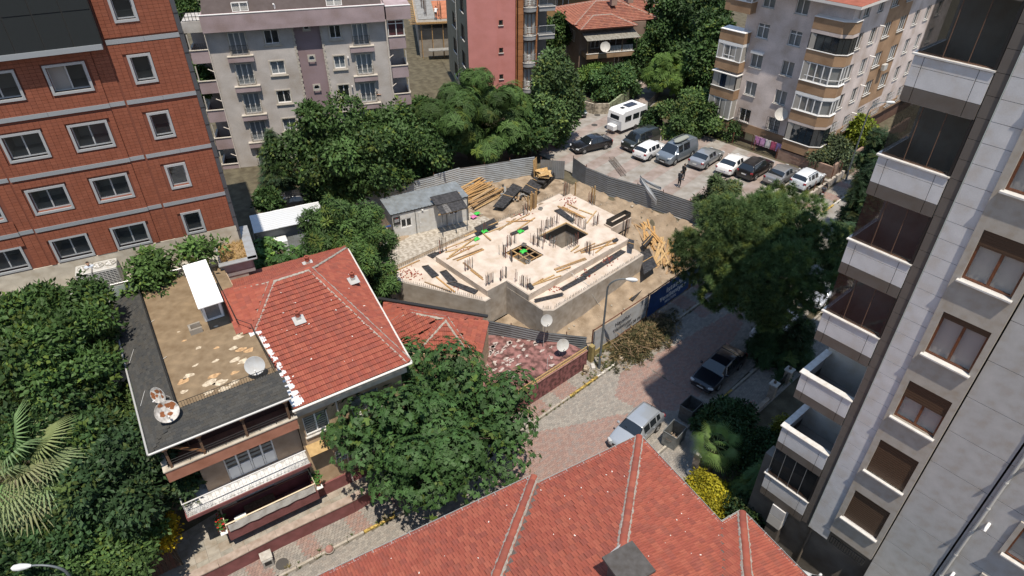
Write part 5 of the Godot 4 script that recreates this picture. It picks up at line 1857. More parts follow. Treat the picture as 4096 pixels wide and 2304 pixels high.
	poly_slab(wr,[Vector3(3.72,12.36,-5.95),Vector3(4.95,12.36,-5.95),Vector3(5.05,12.56,-10.1),Vector3(3.82,12.56,-10.1)],0.06)
	part(stair,"white_roof",wr,M("white_sheet",Color(0.80,0.81,0.82),0.5))
	var br:=MB.new()
	for b in [[3.3,-6.75,0.62,0.1],[3.3,-7.25,0.62,0.1],[3.05,-7.0,0.1,0.42]]: br.box(Vector3(b[0],10.52,b[1]),Vector3(b[2],0.32,b[3]))
	part(Hs,"chimney_stub",br,M("raw_concrete",Color(0.33,0.30,0.26)))
	# ---- main tiled roof ----
	var rc:=roof_cols()
	var rv:=variants("roof",rc,0.88,"soft",0.5)
	var FL:=Vector3(6.15,9.0,-0.05)
	var FR:=Vector3(12.3,9.0,-0.05)
	var BR:=Vector3(13.65,9.0,-12.6)
	var BL:=Vector3(5.9,9.0,-13.4)
	var Rl:=Vector3(7.9,11.07,-8.3)
	var Rr:=Vector3(10.1,11.07,-8.3)
	var L1:=Vector3(5.3,10.55,-9.4)
	var L2:=Vector3(5.1,10.3,-5.6)
	var H1:=Vector3(5.7,10.28,-5.2)
	var tx:=[]
	var dk:=MB.new()
	for f in [[FL,FR,Rr,Rl,H1],[FR,BR,Rr],[BR,BL,L1,Rl,Rr],[H1,Rl,L1,L2]]:
		poly_slab(dk,f,0.1)
	tile_face(tx,[FL,FR,Rr,Rl,H1],FL,FR)
	tile_face(tx,[FR,BR,Rr],FR,BR)
	tile_face(tx,[BR,BL,L1,Rl,Rr],BR,BL)
	tile_face(tx,[H1,Rl,L1,L2],L2,L1)
	var roof:=part(Hs,"roof_deck",dk,M("roof_deck",Color(0.26,0.085,0.055),0.9))
	pieces(Hs,"roof_tile",tx,[tile_mesh()],rv,rc,vcmat("rooftiles",0.88,"soft",0.5),300)
	for e in [[Rl,Rr],[FR,Rr],[BR,Rr],[H1,Rl],[L1,Rl]]: ridge_line(roof,e[0],e[1],rv,0.13,0.07)
	var gm:=MB.new()
	gm.tube([FL+Vector3(-0.2,-0.04,0.12),FR+Vector3(0.1,-0.04,0.12)],0.07,8)
	part(roof,"gutter",gm,M("gutter_white",Color(0.58,0.57,0.54),0.5))
	var gm2:=MB.new()
	gm2.tube([FR+Vector3(0.1,0.0,0.1),BR+Vector3(0.1,0.0,0)],0.07,8)
	part(roof,"side_gutter",gm2,M("gutter_white",Color(0.58,0.57,0.54)))
	var fl:=MB.new()
	var rows:=[[],[]]
	for i in 41:
		var t:=i/40.0
		var p:=H1.lerp(FL,t)
		var lift:=0.06+0.035*sin(i*1.7)
		rows[0].append(p+Vector3(-0.12,lift+0.1,0))
		rows[1].append(p+Vector3(0.5,lift,0))
	fl.grid(rows)
	part(roof,"flashing",fl,M("zinc_white",Color(0.66,0.67,0.68),0.4,0.2))
	for q in [[10.5,-10.3],[12.3,-7.6],[8.2,-5.0]]:
		var y: float=9.0+0.25*-q[1] if q[1]>-8.3 and q[0]<11 else (10.25 if q[0]<11.5 else 9.45)
		if q[0]>12: y=9.0+(13.5-q[0])*0.62
		if q[0]==10.5: y=9.0+(13.0+q[1])*0.42-0.1
		var m:=MB.new()
		m.lathe([Vector2(0.11,0.3),Vector2(0.13,0.75),Vector2(0.16,0.76),Vector2(0.16,0.84),Vector2(0.09,0.84),Vector2(0.08,0.5)],12,Transform3D(Basis.IDENTITY,Vector3(q[0],y-0.2,q[1])))
		var pot:=part(roof,"flue_pot",m,rv[1])
		var fm2:=MB.new()
		fm2.box(Vector3(q[0],y+0.12,q[1]),Vector3(0.24,0.35,0.24))
		fm2.box(Vector3(q[0],y+0.12,q[1]+0.1),Vector3(0.62,0.02,0.62),Basis(Vector3.RIGHT,0.24))
		part(pot,"flashing",fm2,M("zinc",Color(0.45,0.45,0.44),0.5,0.4))
	for q in [[5.95,-2.6],[6.0,-2.2],[5.9,-2.95]]:
		var m:=MB.new()
		m.lathe([Vector2(0.10,0),Vector2(0.11,0.4),Vector2(0.15,0.41),Vector2(0.15,0.5),Vector2(0.08,0.5)],12,Transform3D(Basis.IDENTITY,Vector3(q[0],9.85,q[1])))
		part(Hs,"flue_pot",m,rv[0])
	var chips:=MB.new()
	for i in 24:
		var p:=rng.randf_range(6.6,12.0)
		var q:=rng.randf_range(1.0,7.6)
		var s:=rng.randf_range(0.02,0.075)
		chips.box(Vector3(p,9.0+0.25*q+0.085,-q),Vector3(s*1.8,0.012,s),Basis.from_euler(Vector3(0.245,rng.randf()*3,0)))
	var ch:=part(roof,"mortar_chips",chips,M("chip",Color(0.62,0.6,0.56),0.9))
	ch.set_meta("kind","stuff")
	var mf:=Transform3D(Basis.IDENTITY,Vector3(0,0,-0.7))
	var mh:=[[6.4,7.7,6.1,7.5],[9.0,10.6,6.1,7.5],[7.6,8.4,3.4,4.1],[9.4,10.8,3.0,4.3]]
	var mw:=MB.new()
	wall(mw,mf,6.1,12.0,2.1,8.25,mh,0.15)
	mw.quad(Vector3(12.0,1.1,-0.7),Vector3(13.2,1.1,-12.4),Vector3(13.2,8.9,-12.4),Vector3(12.0,8.9,-0.7))
	mw.quad(Vector3(6.1,1.1,-12.4),Vector3(13.2,1.1,-12.4),Vector3(13.2,8.9,-12.4),Vector3(6.1,8.9,-12.4))
	part(Hs,"front_wall",mw,beige2)
	bxp(Hs,"eave_band",Vector3(9.1,8.58,-0.45),Vector3(6.1,0.66,0.6),cream)
	bxp(Hs,"front_dado",Vector3(9.1,1.6,-0.66),Vector3(5.9,1.0,0.12),burg)
	for k in mh.size():
		var w:=window(Hs,mf,mh[k][0],mh[k][1],mh[k][2],mh[k][3],{"n": 2,"kind": 2 if k==0 else 1,"sill": 0.12,"fmat": white})
		if k==2: grille(w,mf,mh[k][0],mh[k][1],mh[k][2],mh[k][3],0.04,5,3,M("white_iron",Color(0.62,0.6,0.55)),"grille",0.012)
	var dp:=MB.new()
	dp.tube([Vector3(8.2,8.9,-0.3),Vector3(8.2,8.2,-0.45),Vector3(8.2,1.3,-0.6)],0.045,7)
	part(Hs,"downpipe",dp,M("pipe_cream",Color(0.55,0.5,0.45)))
	var vr:=MB.new()
	vr.box(Vector3(3.7,2.35,0.0),Vector3(4.8,0.75,0.14))
	vr.box(Vector3(1.35,2.35,-0.65),Vector3(0.14,0.75,1.2))
	vr.box(Vector3(6.05,2.35,-0.65),Vector3(0.14,0.75,1.2))
	vr.box(Vector3(3.7,1.98,-0.65),Vector3(4.8,0.14,1.2))
	vr.box(Vector3(3.7,1.5,-0.9),Vector3(4.2,0.9,0.7))
	var ver:=part(Hs,"veranda",vr,burg)
	var rr2:=MB.new()
	rr2.tube([Vector3(1.35,3.25,-1.2),Vector3(1.35,3.25,0.02),Vector3(6.05,3.25,0.02),Vector3(6.05,3.25,-1.2)],0.045,8)
	for x in [1.35,6.05]: rr2.tube([Vector3(x,2.7,0.02),Vector3(x,3.25,0.02)],0.03,6)
	part(ver,"rail",rr2,M("rail_cream",Color(0.58,0.5,0.36),0.5))
	var cl:=MB.new()
	var cr:=[]
	for j in 5:
		var row:=[]
		for i in 33:
			row.append(Vector3(1.42+i*0.1425,3.22-j*0.115-0.02*sin(i*0.7),0.07+0.012*sin(i*1.1+j*0.8)+0.02*j))
		cr.append(row)
	cl.grid(cr)
	part(ver,"awning_cloth",cl,M("cloth_grey",Color(0.5,0.49,0.47),0.95,0,"soft",1.2))
	var ln:=MB.new()
	ln.tube([Vector3(1.5,3.9,-0.4),Vector3(5.9,3.9,-0.4)],0.01,4)
	part(ver,"washing_line",ln,M("line_orange",Color(0.45,0.25,0.1),0.7))
	bxp(ver,"bench",Vector3(3.2,2.5,-1.0),Vector3(1.6,0.08,0.5),wood)
	bxp(ver,"white_table",Vector3(2.1,2.6,-0.5),Vector3(0.6,0.05,0.5),white)
	for q in [[1.15,-0.15],[1.15,-0.55],[6.25,-0.2],[6.25,-0.6]]:
		var p:=thing("flower_pot","terracotta pot of %s" % ("red geraniums at the veranda rail corner" if q[1]==-0.15 else ("red geraniums closer to the veranda wall" if q[0]<3 else ("green herbs at the veranda shelf end" if q[1]==-0.2 else "green herbs closer to the house wall"))),"flower pot",Hs.transform*Vector3(q[0],2.75,q[1]),0.0,"flower pots on the veranda")
		var m:=MB.new()
		m.lathe([Vector2(0.001,0),Vector2(0.11,0),Vector2(0.15,0.2),Vector2(0.16,0.2),Vector2(0.16,0.24),Vector2(0.001,0.22)],12)
		part(p,"pot",m,M("terracotta",Color(0.36,0.15,0.08),0.9))
		leaf_ball(p,"plant",Vector3(0,0.42,0),0.28,60,Color(0.05,0.12,0.03),"pot")
		if q[0]<3: leaf_ball(p,"blooms",Vector3(0,0.5,0),0.27,14,Color(0.42,0.03,0.03),"bloom")
	bxp(Hs,"pot_bracket",Vector3(1.15,2.72,-0.35),Vector3(0.34,0.05,0.95),white)
	bxp(Hs,"pot_shelf",Vector3(6.25,2.72,-0.4),Vector3(0.34,0.05,0.95),white)
	var aw:=MB.new()
	poly_slab(aw,[Vector3(6.2,5.3,0.0),Vector3(7.3,5.3,0.0),Vector3(7.3,5.55,-0.65),Vector3(6.2,5.55,-0.65)],0.05)
	part(Hs,"awning",aw,M("awning_ochre",Color(0.5,0.34,0.15),0.8,0,"stain",1.0))
	dish(Hs.transform*Vector3(5.1,11.1,-1.7),0.46,Vector3(-0.35,0.45,0.8),"grey white satellite dish by the ochre terrace front railing",Color(0.55,0.57,0.58),Hs.transform*Vector3(5.1,10.4,-1.9))
	dish(Hs.transform*Vector3(0.95,10.95,-1.0),0.5,Vector3(-0.1,0.5,0.85),"rusty satellite dish on the black shingle canopy corner",Color(0.58,0.56,0.53),Hs.transform*Vector3(1.15,10.35,-1.15),1.0)
	dish(Hs.transform*Vector3(0.85,11.0,-2.2),0.42,Vector3(-0.85,0.3,0.5),"small rust streaked satellite dish seen edge on above the shingles",Color(0.6,0.58,0.55),Hs.transform*Vector3(1.2,10.4,-2.3),0.6)
	for k in 2:
		var cb:=MB.new()
		var pts:=[]
		for i in 14:
			var t:=i/13.0
			pts.append(Vector3(lerpf(-0.1,1.6,t),10.06+0.32*t+0.05,-3.0-2.5*t-3.5*k-0.7*sin(t*3.0)))
		cb.tube(pts,0.012,4)
		part(Hs,"cable",cb,M("cable_white",Color(0.5,0.5,0.48),0.7))
	yard_of_house(Hs)
func shingles(out: Array,poly: Array,e0: Vector3,e1: Vector3):
	var t:=[]
	tile_face(t,poly,e0,e1,0.0,0.305,0.15)
	var r:=0
	for x in t:
		var xf: Transform3D=x
		xf.origin+=xf.basis.x*(0.15 if int(round(xf.origin.y*1000.0/45.0)) % 2==0 else 0.0)+xf.basis.y*0.004
		xf.basis=xf.basis*Basis(Vector3.RIGHT,-0.05)
		out.append(xf)
func yard_of_house(Hs: Node3D):
	var burg:=M("i_burgundy",Color(0.235,0.085,0.085),0.85,0,"stain",0.4)
	var cap:=M("wall_cap",Color(0.42,0.34,0.29),0.9,0,"stain",0.6)
	var ym:=MB.new()
	ym.prism([Vector2(-4.5,-25.4),Vector2(1.7,-24.45),Vector2(9,-23.3),Vector2(14,-22.9),Vector2(14,-26),Vector2(9,-27),Vector2(3,-30),Vector2(-4.5,-30.5)],0.6,1.17)
	struct("yard",ym,M("yard_base",Color(0.20,0.19,0.17),0.95,0,"dirt",0.5))
	var yd:=get_node("yard")
	var st:=MB.new()
	st.box(Vector3(0,0,0),Vector3(0.59,0.03,0.59))
	var sm:=st.mesh()
	var yc:=variants("yardslab",[Color(0.35,0.33,0.28),Color(0.38,0.35,0.30),Color(0.32,0.305,0.265),Color(0.37,0.325,0.27)],0.9,"stain",0.5)
	var bb:=Basis(Vector3.UP,deg_to_rad(-9.6))
	for i in 30:
		for j in 8:
			var p:=Vector3(-4.0,1.18,-25.3)+bb*Vector3(i*0.6+0.3,0,-0.36-j*0.6)
			if p.x>13.5: continue
			var o:=MeshInstance3D.new()
			o.mesh=sm
			o.material_override=yc[(i*5+j*3+i*j) % 4]
			o.name="paving_slab"
			yd.add_child(o,true)
			o.transform=Transform3D(bb,p)
	var W:=thing("retaining_wall","low burgundy retaining wall with stone cap along the salmon house yard","wall",Vector3(1.7,0,-24.35))
	var pts:=[Vector3(-7.0,0,-1.25),Vector3(0,0,0),Vector3(3.0,0,0.42),Vector3(7.2,0,1.22),Vector3(12.5,0,1.55)]
	var k:=0
	for i in pts.size()-1:
		var a: Vector3=pts[i]
		var b: Vector3=pts[i+1]
		var n:=maxi(1,int(a.distance_to(b)/1.5))
		for j in n:
			var p: Vector3=a.lerp(b,float(j)/n)
			var q: Vector3=a.lerp(b,float(j+1)/n)
			var m:=MB.new()
			m.bar(p+Vector3(0,0.6,0),q+Vector3(0,0.6,0),0.24,1.1)
			part(W,"wall_section",m,burg)
			var c:=MB.new()
			var ins:=(q-p).normalized()*0.008
			c.bar(p+ins+Vector3(0,1.19,-0.08),q-ins+Vector3(0,1.19,-0.08),0.48,0.07)
			part(W,"cap_stone",c,cap)
	var sb:=thing("service_box","small grey utility box with open hatch against the burgundy wall","utility box",gt(1075,2255,0.14),deg_to_rad(-12))
	var m1:=MB.new()
	m1.bevbox(Vector3(0,0.28,0),Vector3(0.55,0.56,0.42),0.03)
	part(sb,"body",m1,M("box_grey",Color(0.40,0.39,0.37),0.8,0,"stain",1.0))
	bxp(sb,"lid",Vector3(0,0.62,-0.12),Vector3(0.6,0.05,0.5),M("box_pale",Color(0.5,0.48,0.44),0.8,0,"stain",1.0),Basis(Vector3.RIGHT,0.15))
	bxp(sb,"opening",Vector3(0,0.34,0.213),Vector3(0.36,0.3,0.01),M("black",Color(0.02,0.02,0.02)))
	var bo:=thing("bollard","low rounded pinkish stone bollard by the yellow kerb","bollard",gt(1318,2200,0.14))
	var m2:=MB.new()
	m2.lathe([Vector2(0.2,0),Vector2(0.22,0.06),Vector2(0.2,0.18),Vector2(0.14,0.27),Vector2(0.001,0.31)],16)
	part(bo,"dome",m2,M("pink_stone",Color(0.42,0.22,0.19),0.9,0,"stain",1.0))
	var m3:=MB.new()
	m3.lathe([Vector2(0.26,0),Vector2(0.26,0.03),Vector2(0.2,0.03)],16)
	part(bo,"base",m3,M("raw_concrete",Color(0.33,0.30,0.26)))
	var c:=g(620,2250,2.0)
	var sd:=thing("garden_gate","brown wooden gate leaves by the paved yard corner","gate",Vector3(c.x,1.2,c.z),deg_to_rad(-9))
	for i in 10:
		bxp(sd,"board",Vector3(-0.9+i*0.2,0.62,0),Vector3(0.18,1.2,0.04),M("gate_wood%d" % (i % 3),Color(0.15+0.02*(i % 3),0.075,0.04),0.8,0,"wood",0.8),Basis(Vector3.RIGHT,-0.5))
	for y in [0.3,0.95]: bxp(sd,"rail",Vector3(0,y,-0.05),Vector3(2.0,0.1,0.05),M("gate_wood0",Color(0.15,0.075,0.04),0.8,0,"wood",0.8),Basis(Vector3.RIGHT,-0.5))
# ---------- front red roof (nearest house), extension and red terrace ----------
func build_front_house():
	var C0:=Vector3(18.85,0,-11.55)
	var yaw:=deg_to_rad(-13.0)
	var Hn:=thing("house","nearest house with large red tiled hip roof, seen from above","house",C0,yaw)
	var ey:=8.5
	var sl:=0.37
	var rc:=roof_cols()
	var rv:=variants("roof",rc,0.88,"soft",0.5)
	var P:=func(a,b,h): return Vector3(-a,ey+h*sl,b)
	var tx:=[]
	var dk:=MB.new()
	var f1:=[P.call(0,0,0),P.call(0.0001,0,0),P.call(5.6,5.6,5.6),P.call(11.2,5.6,5.6),P.call(5.6,0,0)]
	f1=[P.call(0,0,0),P.call(7.0,7.0,7.0),P.call(12.6,7.0,7.0),P.call(5.6,0,0)]
	var f2:=[P.call(5.6,-0.5,0),P.call(13.1,7.0,7.5),P.call(24,7.0,7.5),P.call(24,-0.5,0)]
	var f2r:=[P.call(5.6,-0.5,0),P.call(5.6,0.0,0),P.call(12.6,7.0,7.0),P.call(13.1,7.0,7.5)]
	var s1:=[P.call(0,0,0),P.call(0,5.5,0),P.call(5.0,10.5,5.0),P.call(7.0,10.5,7.0),P.call(7.0,7.0,7.0)]
	var f3:=[P.call(-1.2,5.5,0),P.call(4.3,11.0,5.5),P.call(5.5,11.0,5.5),P.call(0,5.5,0)]
	var s3:=[P.call(-1.2,5.5,0),P.call(-1.2,16,0),P.call(4.3,16,5.5),P.call(4.3,11.0,5.5)]
	for f in [f1,f2,f2r,s1,f3,s3]: poly_slab(dk,f,0.1)
	var roof:=part(Hn,"roof_deck",dk,M("roof_deck",Color(0.26,0.085,0.055),0.9))
	tile_face(tx,f1,f1[0],f1[3],0.0,0.25,0.33,0.5)
	tile_face(tx,f2,f2[0],f2[3],0.0,0.25,0.33,0.5)
	tile_face(tx,s1,s1[0],s1[1],0.0,0.25,0.33,0.5)
	tile_face(tx,f3,f3[0],f3[3])
	tile_face(tx,s3,s3[0],s3[1])
	pieces(Hn,"roof_tile",tx,[tile_mesh()],rv,rc,vcmat("rooftiles",0.88,"soft",0.5),300)
	ridge_line(roof,P.call(0,0,0),P.call(7.0,7.0,7.0),rv,0.15,0.06)
	ridge_line(roof,P.call(5.6,-0.5,0),P.call(13.1,7.0,7.5),rv,0.15,0.06)
	ridge_line(roof,P.call(-1.2,5.5,0),P.call(4.3,11.0,5.5),rv,0.15,0.06)
	for v in [[P.call(5.62,0.02,0.02),P.call(12.6,7.0,7.0)],[P.call(0.02,5.52,0.02),P.call(5.4,10.9,5.4)]]:
		var m:=MB.new()
		var d: Vector3=(v[1]-v[0]).normalized()
		m.bar(v[0]+Vector3(0,0.05,0),v[1]+Vector3(0,0.05,0),0.22,0.02)
		part(roof,"valley",m,M("lead",Color(0.14,0.12,0.11),0.8,0,"dirt",1.0))
	var k:=0
	for e in [[P.call(0,-0.06,0),P.call(5.5,-0.06,0)],[P.call(5.55,-0.56,0),P.call(24,-0.56,0)],[P.call(-0.06,0,0),P.call(-0.06,5.4,0)],[P.call(-1.26,5.5,0),P.call(-1.26,16,0)],[P.call(0.05,5.42,0),P.call(-1.2,5.42,0)]]:
		var m:=MB.new()
		var a: Vector3=e[0]+Vector3(0,0.02,0)
		var b: Vector3=e[1]+Vector3(0,0.02,0)
		var dir:=(b-a).normalized()
		var side:=dir.cross(Vector3.UP)
		for o in [[-0.07,0.0,0.012,0.11],[0.07,0.0,0.012,0.11],[0.0,-0.05,0.14,0.012]]:
			m.bar(a+side*o[0]+Vector3(0,o[1],0),b+side*o[0]+Vector3(0,o[1],0),o[2],o[3])
		var gt2:=part(roof,"gutter",m,M("gutter",Color(0.42,0.42,0.41),0.5,0.2))
		var n:=int(a.distance_to(b)/0.8)
		var hm:=MB.new()
		for i in n:
			var p:=a.lerp(b,(i+0.5)/maxf(1,n))
			hm.bar(p-side*0.09+Vector3(0,0.06,0),p+side*0.09+Vector3(0,0.06,0),0.035,0.012)
		if n>0: part(gt2,"hanger",hm,M("gutter_clip",Color(0.25,0.24,0.23),0.6))
	var chips:=MB.new()
	for i in 60:
		var a:=rng.randf_range(0.5,15)
		var b:=rng.randf_range(0.2,6.5)
		var h:=minf(a,b) if a<5.6 else (b+0.5 if b+0.5<a-5.6 else (minf(a,b)))
		var s:=rng.randf_range(0.012,0.045)
		chips.box(P.call(a,b,h)+Vector3(0,0.085,0),Vector3(s*1.7,0.01,s),Basis.from_euler(Vector3(rng.randf_range(-0.3,0.3),rng.randf()*3,0)))
	var ch:=part(roof,"pale_chips",chips,M("chip",Color(0.62,0.6,0.56),0.9))
	ch.set_meta("kind","stuff")
	var w:=MB.new()
	w.prism([Vector2(-0.6,0.6),Vector2(-0.6,6.0),Vector2(0.6,6.0),Vector2(0.6,15.5),Vector2(-23,15.5),Vector2(-23,0.1),Vector2(-6.2,0.1),Vector2(-6.2,0.6)],0.0,ey-0.1)
	part(Hn,"wall",w,M("h_wall",Color(0.46,0.42,0.36),0.9,0,"stain",0.3))
	var cc: Vector3=P.call(6.1,6.5,0)
	var cm:=MB.new()
	cm.box(Vector3(cc.x,10.9,cc.z),Vector3(0.95,2.1,0.95))
	var chim:=part(Hn,"chimney",cm,M("chim_dark",Color(0.09,0.08,0.075),0.9,0,"stain",0.8))
	var c2:=MB.new()
	c2.box(Vector3(cc.x,12.02,cc.z),Vector3(1.3,0.1,1.3))
	part(chim,"cap",c2,M("slate_cap",Color(0.085,0.08,0.078),0.85,0,"stain",1.0))
	var c3:=MB.new()
	poly_slab(c3,[P.call(5.0,5.0,5.4),P.call(5.9,5.2,5.7),P.call(6.2,6.0,6.3),P.call(5.2,5.9,5.7)],0.03)
	part(chim,"flashing",c3,M("zinc",Color(0.45,0.45,0.44),0.5,0.4))
# ---------- low extension with small roofs, red terrace, burgundy street wall ----------
func build_extension():
	var rc:=roof_cols()
	var rv:=variants("roof",rc,0.88,"soft",0.5)
	var q:=func(x,y,h): return g(700+x/1.8114,900+y/1.8114,h)
	var E:=thing("outbuilding","low annexe with small broken red tiled hip roofs beside the concrete wall","outbuilding",Vector3(18,0,-28))
	var o:=E.position
	var A: Vector3=q.call(1520,555,4.9)-o
	var B: Vector3=q.call(2268,692,4.7)-o
	var C: Vector3=q.call(2215,930,4.1)-o
	var r1: Vector3=q.call(1690,625,5.5)-o
	var r2: Vector3=q.call(1965,675,5.5)-o
	var hl: Vector3=q.call(1760,900,4.4)-o
	var hr: Vector3=q.call(2130,910,4.4)-o
	var vl: Vector3=q.call(1900,685,5.3)-o
	var vb: Vector3=q.call(1725,850,4.5)-o
	var la: Vector3=q.call(1500,760,4.7)-o
	var lb: Vector3=q.call(1600,900,4.4)-o
	var dk:=MB.new()
	var tx:=[]
	for f in [[A,B,r2,r1],[B,C,hr,r2],[hl,hr,r2],[vb,hl,r2,vl],[la,lb,vb,vl,r1],[A,r1,la]]: poly_slab(dk,f,0.1)
	tile_face(tx,[A,B,r2,r1],A,B)
	tile_face(tx,[B,C,hr,r2],B,C)
	tile_face(tx,[hl,hr,r2],hl,hr)
	tile_face(tx,[vb,hl,r2,vl],vb,hl)
	tile_face(tx,[la,lb,vb,vl,r1],lb,vb)
	tile_face(tx,[A,r1,la],la,A)
	var roof:=part(E,"roof_deck",dk,M("roof_deck",Color(0.26,0.085,0.055),0.9))
	pieces(E,"roof_tile",tx,[tile_mesh()],rv,rc,vcmat("rooftiles",0.88,"soft",0.5),300)
	for e in [[r1,r2],[hl,r2],[hr,r2],[la,r1]]: ridge_line(roof,e[0],e[1],rv,0.12,0.08)
	var wl:=MB.new()
	wl.prism([Vector2(A.x,A.z),Vector2(B.x,B.z),Vector2(C.x,C.z),Vector2(lb.x,lb.z),Vector2(la.x,la.z)],0.5,4.0)
	part(E,"wall",wl,M("i_beige2",Color(0.55,0.40,0.26)))
	var mb:=MB.new()
	mb.bar(A+Vector3(-0.3,0.25,-0.35),B+Vector3(0.2,0.1,-0.25),0.25,0.1)
	part(E,"membrane",mb,M("bitumen",Color(0.015,0.015,0.016),0.6))
	var T:=thing("roof_terrace","flat dusty red terrace with peeling paint behind the burgundy street wall","terrace",Vector3(24,0,-24))
	var tp:=[Vector2(27.55,-22.35),Vector2(15.0,-22.75),Vector2(15.5,-25.5),Vector2(19.5,-26.0),Vector2(22.6,-28.6),Vector2(24.3,-28.0),Vector2(27.0,-24.8)]
	var lp:=[]
	for p in tp: lp.append(p-Vector2(24,-24))
	var tm:=MB.new()
	tm.prism(lp,0.3,1.7)
	part(T,"deck",tm,M("red_deck",Color(0.24,0.115,0.105),0.9,0,"peel",0.35,0.2))
	var pr:=RandomNumberGenerator.new()
	pr.seed=31
	for i in 70:
		var c:=Vector2(pr.randfn(-1.2,1.6),pr.randfn(-2.2,1.0))
		if not in_poly(c,lp): continue
		var pl:=[]
		var ok:=true
		for j in 9:
			var a:=TAU*j/9.0
			var rr:=pr.randf_range(0.03,0.2)
			var v:=c+Vector2(cos(a)*1.6,sin(a))*rr
			pl.append(v)
			if not in_poly(v,lp): ok=false
		if not ok: continue
		var pm:=MB.new()
		pm.prism(pl,1.702,1.706)
		part(T,"peeled_patch",pm,M("peeled",Color(0.5,0.43,0.40),0.95,0,"dirt",1.0))
	var W:=thing("garden_wall","burgundy street wall topped by a yellow ornamental iron rail","wall",Vector3(21.3,0,-22.35))
	var burg:=M("i_burgundy2",Color(0.22,0.085,0.085),0.85,0,"peel",0.5,0.2)
	for i in 9:
		var m:=MB.new()
		m.bar(Vector3(-7.2+i*1.5,0.93,-0.37+i*0.03+0.12),Vector3(-5.7+i*1.5,0.93,-0.34+i*0.03+0.12),0.28,1.65)
		part(W,"wall_section",m,burg)
		var c:=MB.new()
		c.bar(Vector3(-7.19+i*1.5,1.78,-0.37+i*0.03+0.12),Vector3(-5.71+i*1.5,1.78,-0.34+i*0.03+0.12),0.36,0.05)
		part(W,"cap",c,M("wall_cap2",Color(0.30,0.16,0.14),0.9,0,"stain",0.6))
	var yel:=M("yellow_iron",Color(0.50,0.36,0.12),0.6)
	for i in 9:
		var x0:=-7.2+i*1.5
		var m:=MB.new()
		for y in [1.84,2.12]: m.bar(Vector3(x0,y,-0.2+i*0.03),Vector3(x0+1.48,y,-0.17+i*0.03),0.03,0.03)
		for j in 10:
			var x:=x0+0.07+j*0.148
			var ring:=[]
			for a in 9: ring.append(Vector3(x+cos(TAU*a/8)*0.055,1.98+sin(TAU*a/8)*0.11,-0.2+i*0.03))
			m.tube(ring,0.012,4,false)
		part(W,"rail_section",m,yel)
	for x in [-1.9,0.4,2.7]:
		var m:=MB.new()
		m.tube([Vector3(x,1.7,-0.3),Vector3(x,3.0,-0.3),Vector3(x+0.2,3.15,-0.3)],0.02,5)
		part(W,"stay_post",m,M("white_iron",Color(0.62,0.6,0.55),0.5))
	dish(Vector3(25.9,2.75,-23.1),0.45,Vector3(-0.35,0.4,0.85),"white satellite dish with rust spots on the red terrace tripod",Color(0.62,0.63,0.62),Vector3(25.9,1.7,-23.3))
	dish(g(2185,1281,4.3),0.42,Vector3(-0.35,0.4,0.85),"white satellite dish on a pole above the corrugated fence",Color(0.6,0.61,0.61),Vector3(g(2185,1281,4.3).x,1.7,g(2185,1281,4.3).z-0.2))
	var bp:=thing("white_board","white board leaning against the burgundy street wall","board",gt(2255,1520,0.14),0.0)
	bxp(bp,"panel",Vector3(0,0.62,0),Vector3(0.62,1.2,0.04),M("board_white",Color(0.62,0.60,0.57),0.6,0,"soft",1.0),Basis(Vector3.RIGHT,-0.2))
	bxp(bp,"edge_strip",Vector3(-0.33,0.62,0),Vector3(0.04,1.2,0.05),M("board_edge",Color(0.5,0.48,0.45),0.7),Basis(Vector3.RIGHT,-0.2))
	for i in 3:
		var s:=thing("timber_offcut",["dark brown timber leaning on the burgundy wall","shorter brown timber leaning beside the white board","brown timber lying on the pavement under the leaning boards"][i],"timber",gt(2232-i*9,1535,0.16),0.0,"timbers by the burgundy wall")
		var m:=MB.new()
		if i<2: m.bar(Vector3(0,0,0.12),Vector3(-0.05,1.25-i*0.3,-0.22),0.09,0.11)
		else: m.bar(Vector3(-0.6,0.03,0.15),Vector3(0.25,0.03,0.2),0.09,0.07)
		part(s,"beam",m,M("wood_dark",Color(0.10,0.05,0.028),0.85,0,"wood",0.8))
